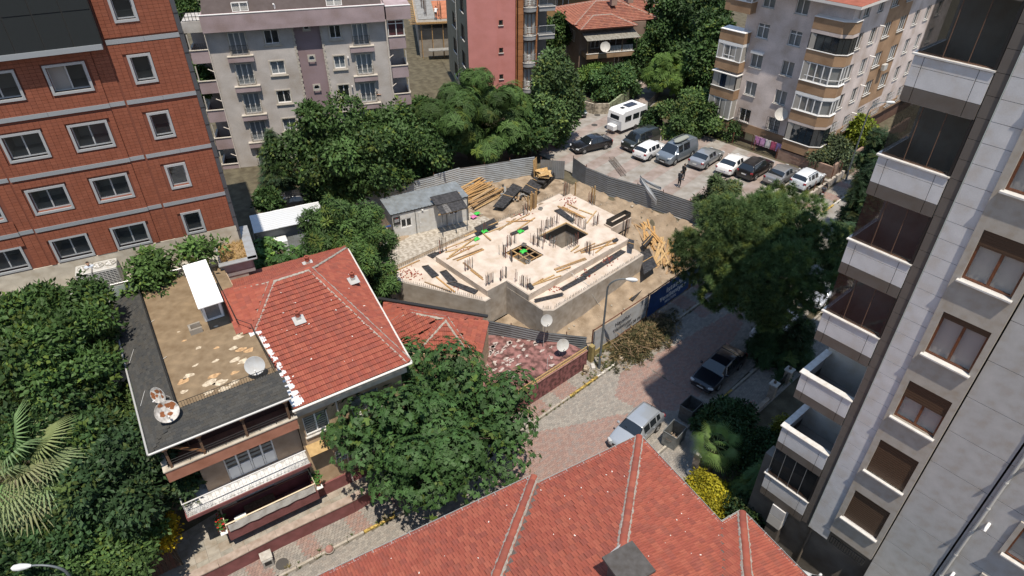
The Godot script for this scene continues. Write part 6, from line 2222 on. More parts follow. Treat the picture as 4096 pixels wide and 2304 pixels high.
# ---------- vegetation ----------
var clumps:={}
func add_leaf(m: MB,p: Vector3,d: Vector3,up: Vector3,l: float,w: float):
	var s:=d.cross(up).normalized()*w*0.5
	var nn:=s.cross(d).normalized()
	if nn.y<0: nn=-nn
	var mid:=p+d*l*0.45-nn*l*0.06
	m.tri(p,mid+s,p+d*l)
	m.tri(p,p+d*l,mid-s)
func clump(kind: String) -> ArrayMesh:
	if clumps.has(kind): return clumps[kind]
	var m:=MB.new()
	var r:=RandomNumberGenerator.new()
	r.seed=hash(kind)
	match kind:
		"broad","small","single","big":
			var n:=15 if kind!="single" else 1
			for i in n:
				var d:=Vector3(r.randfn(),r.randfn()*0.8+0.25,r.randfn()).normalized()
				var q:=d*r.randf_range(0.12,0.5) if n>1 else Vector3.ZERO
				var dd:=(d+Vector3(r.randfn(),r.randfn()-0.5,r.randfn())*0.5).normalized()
				var sc:=0.6 if kind=="small" else (1.35 if kind=="big" else 1.0)
				add_leaf(m,q,dd,Vector3(r.randfn()*0.4,1,r.randfn()*0.4),r.randf_range(0.22,0.34)*sc,r.randf_range(0.14,0.2)*sc)
		"frond":
			for f in 5:
				var a:=TAU*f/5.0+r.randf()
				var d:=Vector3(cos(a),r.randf_range(-0.15,0.5),sin(a)).normalized()
				for k in 8:
					var p:=d*(0.08+k*0.075)-Vector3(0,k*k*0.0045,0)
					for s in [-1.0,1.0]:
						var sd: Vector3=d.cross(Vector3.UP).normalized()*s
						add_leaf(m,p,(sd+d*0.45-Vector3(0,0.25,0)).normalized(),Vector3.UP,0.19,0.065)
		"lance":
			for i in 18:
				var a:=r.randf()*TAU
				var d:=Vector3(cos(a),r.randf_range(-0.6,0.35),sin(a)).normalized()
				add_leaf(m,d*0.1+Vector3(0,r.randf_range(-0.1,0.15),0),d,Vector3.UP,r.randf_range(0.28,0.42),0.095)
		"needle":
			for i in 70:
				var d:=Vector3(r.randfn(),absf(r.randfn())*1.3+0.1,r.randfn()).normalized()
				var s:=d.cross(Vector3(r.randfn(),r.randfn(),r.randfn())).normalized()*0.010
				var l:=r.randf_range(0.2,0.34)
				m.tri(-s,s,d*l)
		"spray":
			for f in 4:
				var a:=TAU*f/4.0+r.randf()
				var d:=Vector3(cos(a),r.randf_range(-0.2,0.35),sin(a)).normalized()
				var sd:=d.cross(Vector3.UP).normalized()
				for k in 9:
					var p:=d*k*0.055
					for s in [-1.0,1.0]:
						var e: Vector3=(d*0.8+sd*s).normalized()
						add_leaf(m,p,e,Vector3.UP,0.2*(1.0-k*0.07),0.035)
	clumps[kind]=m.mesh()
	return clumps[kind]
func fig_leaf() -> ArrayMesh:
	if clumps.has("fig"): return clumps["fig"]
	var m:=MB.new()
	var pts:=[]
	for q in [[-150,0.30],[-118,0.62],[-95,0.34],[-72,0.88],[-45,0.42],[-16,0.95],[0,1.05],[16,0.95],[45,0.42],[72,0.88],[95,0.34],[118,0.62],[150,0.30]]:
		var a:=deg_to_rad(q[0])
		var rr: float=q[1]*0.17
		pts.append(Vector3(sin(a)*rr,-0.25*rr*rr*4.0+(0.012 if q[1]<0.5 else 0.0),cos(a)*rr+0.1))
	var c:=Vector3(0,0.014,0.1)
	for i in pts.size(): m.tri(c,pts[(i+1) % pts.size()],pts[i])
	m.bar(Vector3(0,-0.03,-0.14),Vector3(0,0.0,0.03),0.008,0.008)
	clumps["fig"]=m.mesh()
	return clumps["fig"]
func crown_points(c: Vector3,rad: Vector3,nb: int,n: int,r: RandomNumberGenerator,low:=0.0) -> Array:
	var blobs:=[]
	for i in int(nb*2.6):
		var d:=Vector3(r.randfn(),r.randfn(),r.randfn()).normalized()
		var q:=pow(r.randf(),0.45)*0.92
		var p:=Vector3(d.x*rad.x,d.y*rad.y,d.z*rad.z)*q
		if p.y<-rad.y*(1.0-low)*0.75: p.y*=0.4
		blobs.append([c+p,r.randf_range(0.13,0.27),r.randf_range(0.65,1.4)])
	blobs.append([c,0.45,0.7])
	var out:=[]
	var tries:=0
	while out.size()<n and tries<n*5:
		tries+=1
		var b=blobs[r.randi() % blobs.size()]
		var d:=Vector3(r.randfn(),r.randfn()+0.2,r.randfn()).normalized()
		var k:=r.randf_range(0.75,1.12) if r.randf()<0.85 else r.randf_range(1.1,1.5)
		var p: Vector3=b[0]+Vector3(d.x*rad.x,d.y*rad.y,d.z*rad.z)*b[1]*k
		var inside:=false
		for e in blobs:
			if e==b: continue
			var v: Vector3=p-e[0]
			if Vector3(v.x/rad.x,v.y/rad.y,v.z/rad.z).length()<e[1]*0.55: inside=true; break
		if inside: continue
		out.append([p,d,b[2]])
	return out
func shade(col: Color,k: float,r: RandomNumberGenerator,young:=0.12) -> Color:
	var j:=k*r.randf_range(0.75,1.25)
	var c:=Color(col.r*j,col.g*j,col.b*j)
	if r.randf()<young: c=Color(c.r*1.5+0.01,c.g*1.3,c.b*0.9)
	return c
func tree(nm: String,label: String,cat: String,base: Vector3,cu: float,cv: float,wpx: float,hpx: float,kind: String,col: Color,n: int,o:={}) -> Node3D:
	var r:=RandomNumberGenerator.new()
	r.seed=hash(label)
	var rg: float=Vector2(base.x,base.z).length()+o.get("lean",0.0)
	var d:=ray(cu,cv)
	var t:=rg/Vector2(d.x,d.z).length()
	var c:=Vector3(0,CAMH,0)+d*t
	var sl:=t*d.length()
	var rx:=wpx*sl/FPX
	var dep:=atan2(-d.y,Vector2(d.x,d.z).length())
	var vh:=hpx*sl/FPX
	var rz: float=o.get("rz",rx*0.9)
	var ry:=sqrt(maxf(pow(rx*0.35,2),vh*vh-pow(minf(rz,vh*0.95/sin(dep))*sin(dep),2)))/cos(dep)
	ry=clampf(ry,rx*0.45,rx*1.8)
	if o.has("ry"): ry=o["ry"]
	var T:=thing(nm,label,cat,base,0.0,o.get("group",""))
	var pts:=crown_points(c-base,Vector3(rx,ry,rz),o.get("nb",16),n,r)
	var xf:=[]
	var cols:=[]
	var cs: float=o.get("cs",1.0)
	for p in pts:
		var dd: Vector3=(p[1]+Vector3(0,o.get("droop",0.3),0)).normalized()
		var x:=dd.cross(Vector3(r.randfn(),r.randfn(),r.randfn())).normalized()
		var b:=Basis(x,dd,x.cross(dd))
		var s:=cs*r.randf_range(0.75,1.3)
		var q: Vector3=p[0]
		if base.y+q.y<ground(base.x+q.x,base.z+q.z)+0.1: continue
		xf.append(Transform3D(b.scaled(Vector3(s,s,s)),q))
		cols.append(shade(col,p[2],r,o.get("young",0.12)))
	if kind=="fig":
		var vs:=[]
		for i in 6: vs.append(leaf_one("figl%d" % i,shade(col,[0.8,1.0,1.15,0.9,1.3,1.05][i],r,0.0)))
		pieces(T,"leaf",xf,[fig_leaf()],vs,cols.slice(0,200),leafmat("leaf"+kind,col),300)
	else: multi(T,"crown",clump(kind),xf,cols,leafmat("leaf"+kind+str(col.g),col))
	if not o.get("shrub",false):
		var tm:=MB.new()
		var cc:=c-base
		var tr: float=o.get("tr",0.2)
		var ty:=maxf(0.6,cc.y-ry*0.35)
		tm.tube([Vector3(0,-0.2,0),Vector3(0.05,ty*0.4,0),Vector3(cc.x*0.6,ty,cc.z*0.6),cc],[tr*1.2,tr,tr*0.75,tr*0.3],8)
		for i in 9:
			var p: Vector3=pts[(i*37) % pts.size()][0]
			var s:=Vector3(cc.x*0.5,ty*lerpf(0.7,1.0,r.randf()),cc.z*0.5)
			tm.tube([s,s.lerp(p,0.5)+Vector3(0,0.3,0),p],[tr*0.5,tr*0.3,tr*0.08],5)
		part(T,"trunk",tm,M("bark",Color(0.12,0.095,0.07),0.95,0,"dirt",1.0))
	else:
		var tm:=MB.new()
		for i in 7:
			var p: Vector3=pts[(i*13) % pts.size()][0]
			tm.tube([Vector3(0,-0.1,0),p*0.5,p],[0.03,0.022,0.008],5)
		part(T,"stem",tm,M("bark",Color(0.12,0.095,0.07),0.95,0,"dirt",1.0))
	return T
func leaf_one(key: String,col: Color) -> StandardMaterial3D:
	if mats.has(key): return mats[key]
	var m:=StandardMaterial3D.new()
	m.albedo_color=Color(col.linear_to_srgb(),1.0)
	m.roughness=0.55
	m.metallic_specular=0.3
	m.cull_mode=BaseMaterial3D.CULL_DISABLED
	m.backlight_enabled=true
	m.backlight=Color((col*1.1).linear_to_srgb(),1.0)
	mats[key]=m
	return m
func leaf_ball(parent: Node,nm: String,c: Vector3,rad: float,n: int,col: Color,key: String,kind:="single",cs:=0.6):
	var r:=RandomNumberGenerator.new()
	r.seed=n*7+int(rad*100)
	var xf:=[]
	var cols:=[]
	for i in n:
		var d:=Vector3(r.randfn(),r.randfn(),r.randfn()).normalized()
		var s:=r.randf_range(0.6,1.3)*cs
		xf.append(Transform3D(Basis.from_euler(Vector3(r.randf()*6,r.randf()*6,0)).scaled(Vector3(s,s,s)),c+d*rad*r.randf_range(0.4,1.0)))
		cols.append(shade(col,1.0,r))
	multi(parent,nm,clump(kind),xf,cols,leafmat("lb"+key,col))
func fan_frond(n: int,len_: float,spread: float,droop: float) -> ArrayMesh:
	var m:=MB.new()
	for i in n:
		var a:=lerpf(-spread,spread,float(i)/(n-1))
		var d:=Vector3(sin(a),0,cos(a))
		var s:=Vector3(cos(a),0,-sin(a))
		var w0:=0.006
		var w1:=len_*0.024
		var l:=len_*(1.0-0.12*absf(a))
		var m1:=d*l*0.5+Vector3(0,0.02,0)
		var e:=d*l-Vector3(0,droop*l,0)
		m.quad(-s*w0,s*w0,m1+s*w1+Vector3(0,0.012,0),m1-s*w1)
		m.tri(m1-s*w1,m1+s*w1+Vector3(0,0.012,0),e)
	return m.mesh()
func palm(nm: String,label: String,base: Vector3,th: float,nf: int,len_: float,pet: float,col: Color,tr: float):
	var T:=thing(nm,label,"palm",base)
	var r:=RandomNumberGenerator.new()
	r.seed=hash(label)
	var tm:=MB.new()
	tm.tube([Vector3.ZERO,Vector3(0,th*0.5,0.03),Vector3(0,th,0)],[tr*1.15,tr,tr*0.9],10)
	for i in int(th/0.16):
		var a:=r.randf()*TAU
		var p:=Vector3(cos(a)*tr,i*0.16+0.1,sin(a)*tr)
		tm.bar(p,p+Vector3(cos(a)*0.13,0.12,sin(a)*0.13),0.09,0.03)
	part(T,"trunk",tm,M("palm_bark",Color(0.14,0.10,0.065),0.95,0,"dirt",1.5))
	var fm:=[fan_frond(26,len_,1.9,0.22),fan_frond(22,len_*0.92,1.7,0.4)]
	for i in nf:
		var a:=i*2.39996+r.randf()*0.2
		var el:=lerpf(1.25,-0.75,pow(float(i)/nf,0.8))
		var d:=Vector3(cos(a)*cos(el),sin(el),sin(a)*cos(el))
		var p0:=Vector3(0,th,0)
		var p1: Vector3=p0+d*pet*r.randf_range(0.85,1.1)+Vector3(0,0.1-0.18*float(i)/nf,0)
		var fr:=MeshInstance3D.new()
		fr.mesh=fm[i % 2]
		fr.name="frond"
		var k:=1.0 if i<nf*0.86 else 0.0
		var cc:=Color(col.r*r.randf_range(0.85,1.2),col.g*r.randf_range(0.85,1.15),col.b) if k>0 else Color(0.20,0.15,0.07)
		fr.material_override=leaf_one("palm%s%d" % [nm,i % 7 if k>0 else 9],cc)
		T.add_child(fr,true)
		var dn:=(d+Vector3(0,-0.25,0)).normalized()
		var x:=Vector3.UP.cross(dn).normalized()
		fr.transform=Transform3D(Basis(x,dn.cross(x),dn),p1)
		var pm:=MB.new()
		pm.tube([p0,p0.lerp(p1,0.5)+Vector3(0,0.06,0),p1],[0.03,0.02,0.014],5)
		part(T,"leaf_stalk",pm,M("stalk",Color(0.16,0.2,0.07),0.7))
func build_trees():
	var G1:=Color(0.046,0.086,0.026)
	var G2:=Color(0.036,0.070,0.022)
	var G3:=Color(0.050,0.092,0.026)
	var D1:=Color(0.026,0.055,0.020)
	var at:=func(x,z): return Vector3(x,ground(x,z),z)
	tree("mulberry_tree","large leafy mulberry tree before the pale grey apartment block","tree",at.call(25.6,-51.0),1395,615,280,225,"broad",G1,3400,{"cs": 1.25,"nb": 24,"tr": 0.3})
	tree("locust_tree","wide feathery locust tree in front of the pink tower","tree",at.call(39.6,-49.6),1870,470,235,175,"frond",G3,3000,{"cs": 1.0,"nb": 22,"tr": 0.28})
	tree("plane_tree","tall pale green plane tree beside the curved orange balconies","tree",at.call(47.6,-47.2),2228,395,105,190,"broad",Color(0.062,0.105,0.038),2000,{"cs": 1.15,"nb": 18,"tr": 0.2})
	tree("small_tree","dark broadleaf tree at the foot of the plane tree by the road","tree",at.call(45.0,-46.3),2125,520,115,80,"big",G2,1300,{"cs": 1.1,"nb": 14})
	tree("small_tree","dark bushy tree behind the shiny corrugated fence","tree",at.call(33.5,-49.0),1690,600,120,110,"broad",G2,1300,{"cs": 1.2})
	tree("walnut_tree","walnut tree with drooping leaves between the tiled roof and white cabin","tree",at.call(17.4,-37.3),1395,980,190,190,"lance",Color(0.05,0.095,0.027),3000,{"cs": 0.9,"nb": 20,"tr": 0.2})
	tree("walnut_sapling","low walnut branches hanging over the concrete wall edge","tree",at.call(19.8,-34.2),1530,1140,62,75,"lance",Color(0.05,0.095,0.028),420,{"cs": 0.95,"nb": 9,"tr": 0.08})
	tree("fig_tree","big fig tree with lobed leaves overhanging the street","tree",at.call(11.6,-22.9),1755,1660,425,330,"fig",Color(0.036,0.076,0.023),8500,{"cs": 1.45,"nb": 34,"tr": 0.22,"droop": 0.7,"young": 0.05,"ry": 3.0})
	tree("fig_bush","low fig bush with large leaves between shed and tiled roof","tree",at.call(16.4,-44.0),1130,1010,135,75,"fig",Color(0.06,0.125,0.035),900,{"cs": 1.6,"nb": 12,"tr": 0.08,"droop": 0.8})
	tree("umbrella_pine","umbrella pine with dense rounded crown over the street","pine tree",at.call(38.6,-14.4),3035,1015,330,255,"needle",Color(0.068,0.112,0.042),9000,{"cs": 1.25,"nb": 26,"tr": 0.32,"young": 0.2})
	tree("loquat_tree","loquat tree with long dark leaves by the corrugated fence","tree",at.call(48.0,-25.4),2868,790,98,105,"lance",Color(0.05,0.075,0.03),700,{"cs": 1.25,"nb": 13,"tr": 0.1})
	tree("cypress_shrub","dark spreading conifer below the umbrella pine","conifer",at.call(38.8,-12.0),3120,1410,125,130,"spray",D1,1500,{"cs": 1.3,"nb": 16,"tr": 0.12})
	for q in [[3500,640,70,150,62.0,-16.4,"tall dark cypress close to the far street lamp"],[3440,830,75,170,55.5,-14.3,"ragged dark cypress leaning over the far pavement"],[3380,1010,60,100,48.5,-12.8,"low dark cypress next to the umbrella pine"]]:
		tree("cypress_tree",q[6],"cypress",at.call(q[4],q[5]),q[0],q[1],q[2],q[3],"spray",Color(0.022,0.045,0.020),1000,{"cs": 1.25,"nb": 18,"tr": 0.12,"group": "cypresses along the far pavement","rz": 1.3})
	tree("acacia_tree","bright yellow green tree by the far street lamp","tree",at.call(71.0,-23.5),3445,545,55,62,"broad",Color(0.12,0.16,0.02),520,{"cs": 1.1,"nb": 9,"tr": 0.1})
	tree("small_tree","thin grey green tree before the tan bay windows","tree",at.call(65.6,-23.6),3325,610,85,60,"small",Color(0.07,0.095,0.05),650,{"cs": 1.3,"nb": 12,"tr": 0.1})
	for q in [[2720,90,150,130,78.0,-52.0,"tall dark tree behind the sumac"],[2820,240,95,200,72.0,-43.5,"dark tree pressed against the pale pink block"],[2640,210,110,110,78.0,-58.0,"round green tree right of the brown house"],[2790,30,120,90,86.0,-50.0,"far tree crown rising behind the parking lot trees"],[2570,40,90,60,92.0,-72.0,"far pale tree between brown and white houses"]]:
		tree("broadleaf_tree",q[6],"tree",at.call(q[4],q[5]),q[0],q[1],q[2],q[3],"broad",[G2,D1*1.25,G3,G1,G2][int(q[2]) % 5],1700,{"cs": 1.5,"nb": 18,"tr": 0.25,"group": "trees beside the pale pink block"})
	tree("sumac_tree","light green sumac with layered fronds above the lawn","tree",at.call(69.5,-45.5),2665,290,95,70,"frond",Color(0.085,0.15,0.035),800,{"cs": 1.15,"nb": 12,"tr": 0.1})
	tree("broadleaf_tree","rounded green tree behind the row of parked cars","tree",at.call(62.6,-37.6),2760,475,120,95,"broad",Color(0.06,0.105,0.034),1500,{"cs": 1.15,"nb": 15,"tr": 0.15})
	tree("ivy_bush","dark ivy covered bush beside the caravan","bush",at.call(61.8,-41.2),2585,475,50,42,"broad",D1,550,{"cs": 1.0,"shrub": true})
	tree("laurel_bush","dark laurel shrub at the fence behind the silver sedan","bush",at.call(64.0,-34.0),2915,545,40,60,"small",Color(0.045,0.08,0.028),420,{"cs": 1.2,"shrub": true})
	tree("hedge","thick mixed hedge on the wall in front of the brown house","hedge",at.call(65.5,-50.0),2455,335,105,62,"broad",Color(0.045,0.09,0.03),1900,{"cs": 1.15,"shrub": true,"nb": 20})
	tree("hedge","lighter green vine hedge under the brown house balcony","hedge",at.call(65.0,-54.0),2385,300,75,40,"broad",Color(0.085,0.15,0.035),900,{"cs": 1.0,"shrub": true})
	tree("garden_tree","green tree between pink tower and brown house","tree",at.call(66.0,-62.0),2225,140,45,60,"broad",G1,600,{"cs": 1.3})
	tree("garden_tree","rhododendron-like shrub at the right wall of the brown house","bush",at.call(72.0,-54.0),2570,230,62,70,"broad",G2,900,{"cs": 1.2})
	for q in [[1690,470,55,70,34.0,-57.5,"small tree beside the lilac balconies"],[1590,640,70,110,31.0,-53.5,"leafy tree between mulberry and lilac block"],[730,30,40,40,24.0,-80.0,"tree top showing beside the lilac block roof"],[800,330,25,130,19.0,-66.0,"narrow strip of trees behind the lilac block corner"]]:
		tree("broadleaf_tree",q[6],"tree",at.call(q[4],q[5]),q[0],q[1],q[2],q[3],"broad",G1,650,{"cs": 1.2,"group": "trees around the lilac block"})
	for q in [[250,1560,150,110,-3.0,-31.5,0.9],[90,1720,120,90,-5.5,-30.0,1.0],[330,1760,110,80,-1.8,-29.0,0.8],[560,1760,90,60,0.2,-28.2,0.7]]:
		tree("garden_shrub","dark understorey shrub %s" % {250: "under the spreading left tree",90: "behind the fan palm",330: "between fan palm and spreading tree",560: "at the foot of the salmon house wall"}[q[0]],"bush",at.call(q[4],q[5]),q[0],q[1],q[2],q[3],"broad",Color(0.035,0.07,0.024),600,{"cs": 0.95,"shrub": true,"group": "left garden shrubs"})
	conifer("fir_tree","young fir tree in front of the pale grey facade",at.call(22.6,-58.0),5.6,2.0,Color(0.03,0.06,0.028))
	tree("small_tree","small leafy shrub by the dark car near the red building","bush",at.call(18.6,-51.5),1080,805,50,45,"broad",G2,380,{"shrub": true})
	tree("mulberry_tree","large spreading vine covered tree left of the salmon house","tree",at.call(-2.2,-34.0),160,1375,235,215,"broad",Color(0.042,0.082,0.023),4200,{"cs": 0.95,"nb": 26,"tr": 0.2,"ry": 2.6})
	tree("grape_vine","sparse grape vine trained over the ochre terrace corner","vine",at.call(4.4,-37.5),600,1110,95,85,"broad",Color(0.06,0.11,0.03),230,{"cs": 1.0,"nb": 12,"tr": 0.06})
	tree("grape_vine","vine branches along the red building terrace edge","vine",at.call(8.5,-36.6),800,1000,85,35,"broad",Color(0.06,0.11,0.03),70,{"cs": 0.95,"nb": 10,"tr": 0.05})
	tree("pine_shrub","soft dark pine at the left garden edge","pine tree",at.call(-6.8,-31.5),85,1555,100,75,"needle",Color(0.045,0.07,0.025),1500,{"cs": 1.3})
	tree("magnolia_bush","large dark glossy leaved bush below the salmon house","bush",at.call(-0.6,-27.0),490,1930,205,190,"broad",Color(0.026,0.052,0.021),3000,{"cs": 0.95,"nb": 22,"tr": 0.1})
	tree("garden_shrub","low green shrubs beside the paved yard","bush",at.call(-2.0,-25.6),370,2215,190,95,"broad",Color(0.055,0.10,0.03),1400,{"cs": 0.85,"shrub": true,"nb": 20})
	tree("garden_shrub","green shrub strip in the gap behind the magnolia bush","bush",at.call(-1.0,-31.0),480,1640,130,60,"small",Color(0.06,0.10,0.03),900,{"cs": 1.0,"shrub": true})
	tree("garden_shrub","dark undergrowth at the foot of the fan palm","bush",at.call(-4.0,-26.5),150,2190,160,100,"broad",D1*1.2,1100,{"cs": 0.9,"shrub": true})
	tree("golden_shrub","bright yellow leaved shrub at the yard corner","bush",Vector3(0.3,1.15,-25.6),648,2120,42,62,"small",Color(0.34,0.26,0.015),420,{"cs": 0.8,"shrub": true})
	var ros:=tree("rose_bush","pale pink flowering rose bush in the lower left garden","rose bush",Vector3(-0.9,1.0,-25.4),470,2210,55,45,"small",Color(0.10,0.11,0.045),340,{"cs": 0.75,"shrub": true})
	palm("fan_palm","large pale green fan palm in the left garden",Vector3(-3.55,1.2,-29.3),7.3,50,1.9,1.9,Color(0.16,0.23,0.10),0.26)
	palm("windmill_palm","windmill palm with shiny fans behind the waste containers",Vector3(25.6,0.1,-10.6),3.2,22,0.85,0.85,Color(0.085,0.15,0.045),0.14)
	conifer("spruce_tree","green spruce with pale shoots in the right garden",Vector3(25.4,0.1,-7.6),4.6,1.75,Color(0.055,0.105,0.035))
	conifer("blue_spruce","small blue spruce in the shaded right garden",Vector3(31.2,0.1,-9.3),1.9,0.95,Color(0.075,0.11,0.125))
	tree("golden_hedge","yellow green hedge along the nearest red roof","hedge",Vector3(23.4,0.1,-10.0),2830,1985,100,75,"small",Color(0.26,0.24,0.02),1300,{"cs": 0.8,"shrub": true,"nb": 16})
	tree("golden_hedge","yellow leaved shrub by the blue spruce","bush",Vector3(30.2,0.1,-8.7),3125,1725,38,45,"small",Color(0.13,0.14,0.02),300,{"cs": 0.8,"shrub": true})
	var rb:=tree("rose_bush","dark green rose hedge by the garden gate with pink blooms","rose bush",Vector3(30.3,0.1,-11.2),2895,1680,105,75,"broad",Color(0.03,0.06,0.022),1200,{"cs": 0.85,"shrub": true,"nb": 16})
	leaf_ball(rb,"blooms",g(3005,1620,1.3)-rb.position,0.35,16,Color(0.55,0.22,0.26),"rose","single",0.5)
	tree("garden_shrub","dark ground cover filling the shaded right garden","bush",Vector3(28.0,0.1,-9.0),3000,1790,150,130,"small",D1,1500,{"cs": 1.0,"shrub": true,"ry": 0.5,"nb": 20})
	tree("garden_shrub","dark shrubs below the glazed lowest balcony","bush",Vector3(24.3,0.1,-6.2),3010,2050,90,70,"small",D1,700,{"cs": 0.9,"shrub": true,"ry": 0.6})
func conifer(nm: String,label: String,base: Vector3,h: float,rad: float,col: Color):
	var T:=thing(nm,label,"conifer",base)
	var r:=RandomNumberGenerator.new()
	r.seed=hash(label)
	var tm:=MB.new()
	tm.tube([Vector3(0,-0.1,0),Vector3(0,h*0.96,0)],[0.1,0.015],7)
	part(T,"trunk",tm,M("bark",Color(0.12,0.095,0.07)))
	var xf:=[]
	var cols:=[]
	var tiers:=int(h/0.32)
	for k in tiers:
		var y:=h*(0.08+0.9*float(k)/tiers)
		var rr:=rad*pow(1.0-float(k)/tiers,0.8)*r.randf_range(0.8,1.1)
		var n:=int(6+rr*9)
		for i in n:
			var a:=TAU*i/n+r.randf()*0.6
			var m:=int(2+rr*2.2)
			for j in m:
				var q:=rr*(j+1.0)/m
				var s:=r.randf_range(0.8,1.2)*(0.75+0.35*rad/2.0)
				xf.append(Transform3D(Basis(Vector3.UP,-a+r.randf_range(-0.4,0.4)).rotated(Vector3(sin(a),0,-cos(a)).normalized(),0.25).scaled(Vector3(s,s,s)),Vector3(cos(a)*q,y-q*0.22+r.randf_range(-0.1,0.1),sin(a)*q)))
				cols.append(shade(col,1.0,r,0.3))
	multi(T,"crown",clump("spray"),xf,cols,leafmat("con"+label.left(6),col))
# ---------- building site ----------
func cc(x: float,y: float,h: float) -> Vector3: return g(1400+x/1.8114,600+y/1.8114,h)
func plank_mats() -> Array:
	return variants("plank",[Color(0.50,0.32,0.14),Color(0.56,0.38,0.18),Color(0.44,0.27,0.12),Color(0.38,0.26,0.15),Color(0.52,0.30,0.11)],0.85,"wood",0.9)
func build_slab():
	var S:=thing("concrete_slab","fresh concrete basement slab with two openings and rebar stubs","slab",Vector3(33,0,-32))
	var o:=S.position
	var topm:=M("fresh_concrete",Color(0.68,0.585,0.50),0.92,0,"conc",0.22,0.15)
	var wallm:=M("wall_concrete",Color(0.45,0.405,0.355),0.95,0,"stain",0.35,0.25)
	var L:=func(a):
		var r:=[]
		for p in a: r.append(p-Vector2(o.x,o.z))
		return r
	var ld:=MB.new()
	ld.prism(L.call([Vector2(21.8,-38.5),Vector2(21.9,-36.6),Vector2(25.1,-30.35),Vector2(25.64,-30.35),Vector2(25.64,-38.5)]),0.2,2.85)
	var deck:=part(S,"side_deck",ld,wallm)
	var ld2:=MB.new()
	ld2.prism(L.call([Vector2(27.5,-30.6),Vector2(27.5,-26.6),Vector2(28.1,-26.1),Vector2(38.9,-26.3),Vector2(39.2,-28.22),Vector2(27.64,-28.22),Vector2(27.64,-30.6)]),0.2,2.85)
	part(S,"front_deck",ld2,wallm)
	var ld3:=MB.new()
	ld3.prism(L.call([Vector2(25.64,-38.5),Vector2(41.4,-38.5),Vector2(41.4,-37.12),Vector2(25.64,-37.12)]),0.2,2.85)
	part(S,"rear_deck",ld3,wallm)
	var tp:=MB.new()
	tp.prism(L.call([Vector2(21.9,-38.4),Vector2(22.0,-36.65),Vector2(25.15,-30.45),Vector2(25.63,-30.45),Vector2(25.63,-38.4)]),2.852,2.86)
	tp.prism(L.call([Vector2(27.6,-28.5),Vector2(27.6,-26.7),Vector2(28.15,-26.22),Vector2(38.85,-26.4),Vector2(39.1,-28.21),Vector2(27.66,-28.21)]),2.852,2.86)
	tp.prism(L.call([Vector2(25.65,-38.4),Vector2(41.3,-38.4),Vector2(41.3,-37.13),Vector2(25.65,-37.13)]),2.852,2.86)
	var ts:=part(S,"deck_topping",tp,topm)
	ts.set_meta("kind","stuff")
	var up:=MB.new()
	var fx:=Transform3D(Basis(Vector3(1,0,0),Vector3(0,0,-1),Vector3(0,1,0)),Vector3(-o.x,3.4,-o.z))
	var holes:=[[25.6,27.62,28.2,30.7],[39.2,41.4,28.2,30.2],[30.1,32.2,31.3,33.7],[34.0,37.1,31.0,33.5]]
	wall(up,fx,25.6,27.62,30.7,37.1,[],0.55)
	wall(up,fx,27.62,39.2,28.2,37.1,[holes[2],holes[3]],0.55)
	wall(up,fx,39.2,41.4,30.2,37.1,[],0.55)
	part(S,"upper_slab",up,topm)
	var sk:=MB.new()
	for w in [[33.4,1.6,-28.22,11.6,3.0,0.06],[33.5,3.1,-37.09,15.8,0.6,0.04]]: sk.box(Vector3(w[0],w[1]+0.3 if w[4]>1 else w[1],w[2])-o,Vector3(w[3],w[4],w[5]))
	part(S,"slab_edge",sk,topm)
	var nw:=MB.new()
	nw.box(Vector3(26.63,1.78,-30.73)-o,Vector3(1.96,3.22,0.1))
	part(S,"notch_wall",nw,wallm)
	var nw2:=MB.new()
	nw2.box(Vector3(27.57,1.78,-29.45)-o,Vector3(0.1,3.22,2.5))
	part(S,"notch_side",nw2,wallm)
	var nw3:=MB.new()
	nw3.box(Vector3(25.62,3.12,-33.9)-o,Vector3(0.05,0.55,6.4))
	part(S,"left_edge",nw3,topm)
	bxp(S,"right_block",Vector3(40.65,3.1,-30.65)-o,Vector3(2.6,0.9,0.95),topm)
	var fw:=M("form_ply",Color(0.03,0.028,0.026),0.6,0,"stain",0.8)
	for z in [-30.95,-30.3]: bxp(S,"form_panel",Vector3(40.7,3.75,z)-o,Vector3(2.5,0.5,0.04),fw)
	for x in [39.45,41.95]: bxp(S,"form_end",Vector3(x,3.75,-30.62)-o,Vector3(0.04,0.5,0.6),fw)
	for h in [holes[2],holes[3]]:
		var sm:=MB.new()
		var a: float=h[0]-o.x
		var b: float=h[1]-o.x
		var c: float=-h[2]-o.z
		var d: float=-h[3]-o.z
		for q in [[a,c,b,c],[b,c,b,d],[b,d,a,d],[a,d,a,c]]:
			sm.quad(Vector3(q[0],0.1,q[1]),Vector3(q[2],0.1,q[3]),Vector3(q[2],2.84,q[3]),Vector3(q[0],2.84,q[1]))
		sm.quad(Vector3(a,0.12,c),Vector3(b,0.12,c),Vector3(b,0.12,d),Vector3(a,0.12,d))
		part(S,"shaft",sm,wallm)
		for q in [[a,d,b,d],[b,d,b,c]]:
			var m:=MB.new()
			m.bar(Vector3(q[0],3.05,q[1]),Vector3(q[2],3.05,q[3]),0.06,0.66)
			part(S,"shaft_form",m,fw)
	var pm:=plank_mats()
	for i in 4:
		var m:=MB.new()
		var t:=30.2+i*0.63
		m.bar(Vector3(t,3.3,-31.35)-o,Vector3(t,3.3,-33.65)-o,0.09,0.09)
		part(S,"shaft_beam",m,pm[i % 5])
		var m2:=MB.new()
		m2.bar(Vector3(30.15,3.36,-31.5-i*0.68)-o,Vector3(32.15,3.36,-31.5-i*0.68)-o,0.08,0.08)
		part(S,"shaft_beam",m2,pm[(i+2) % 5])
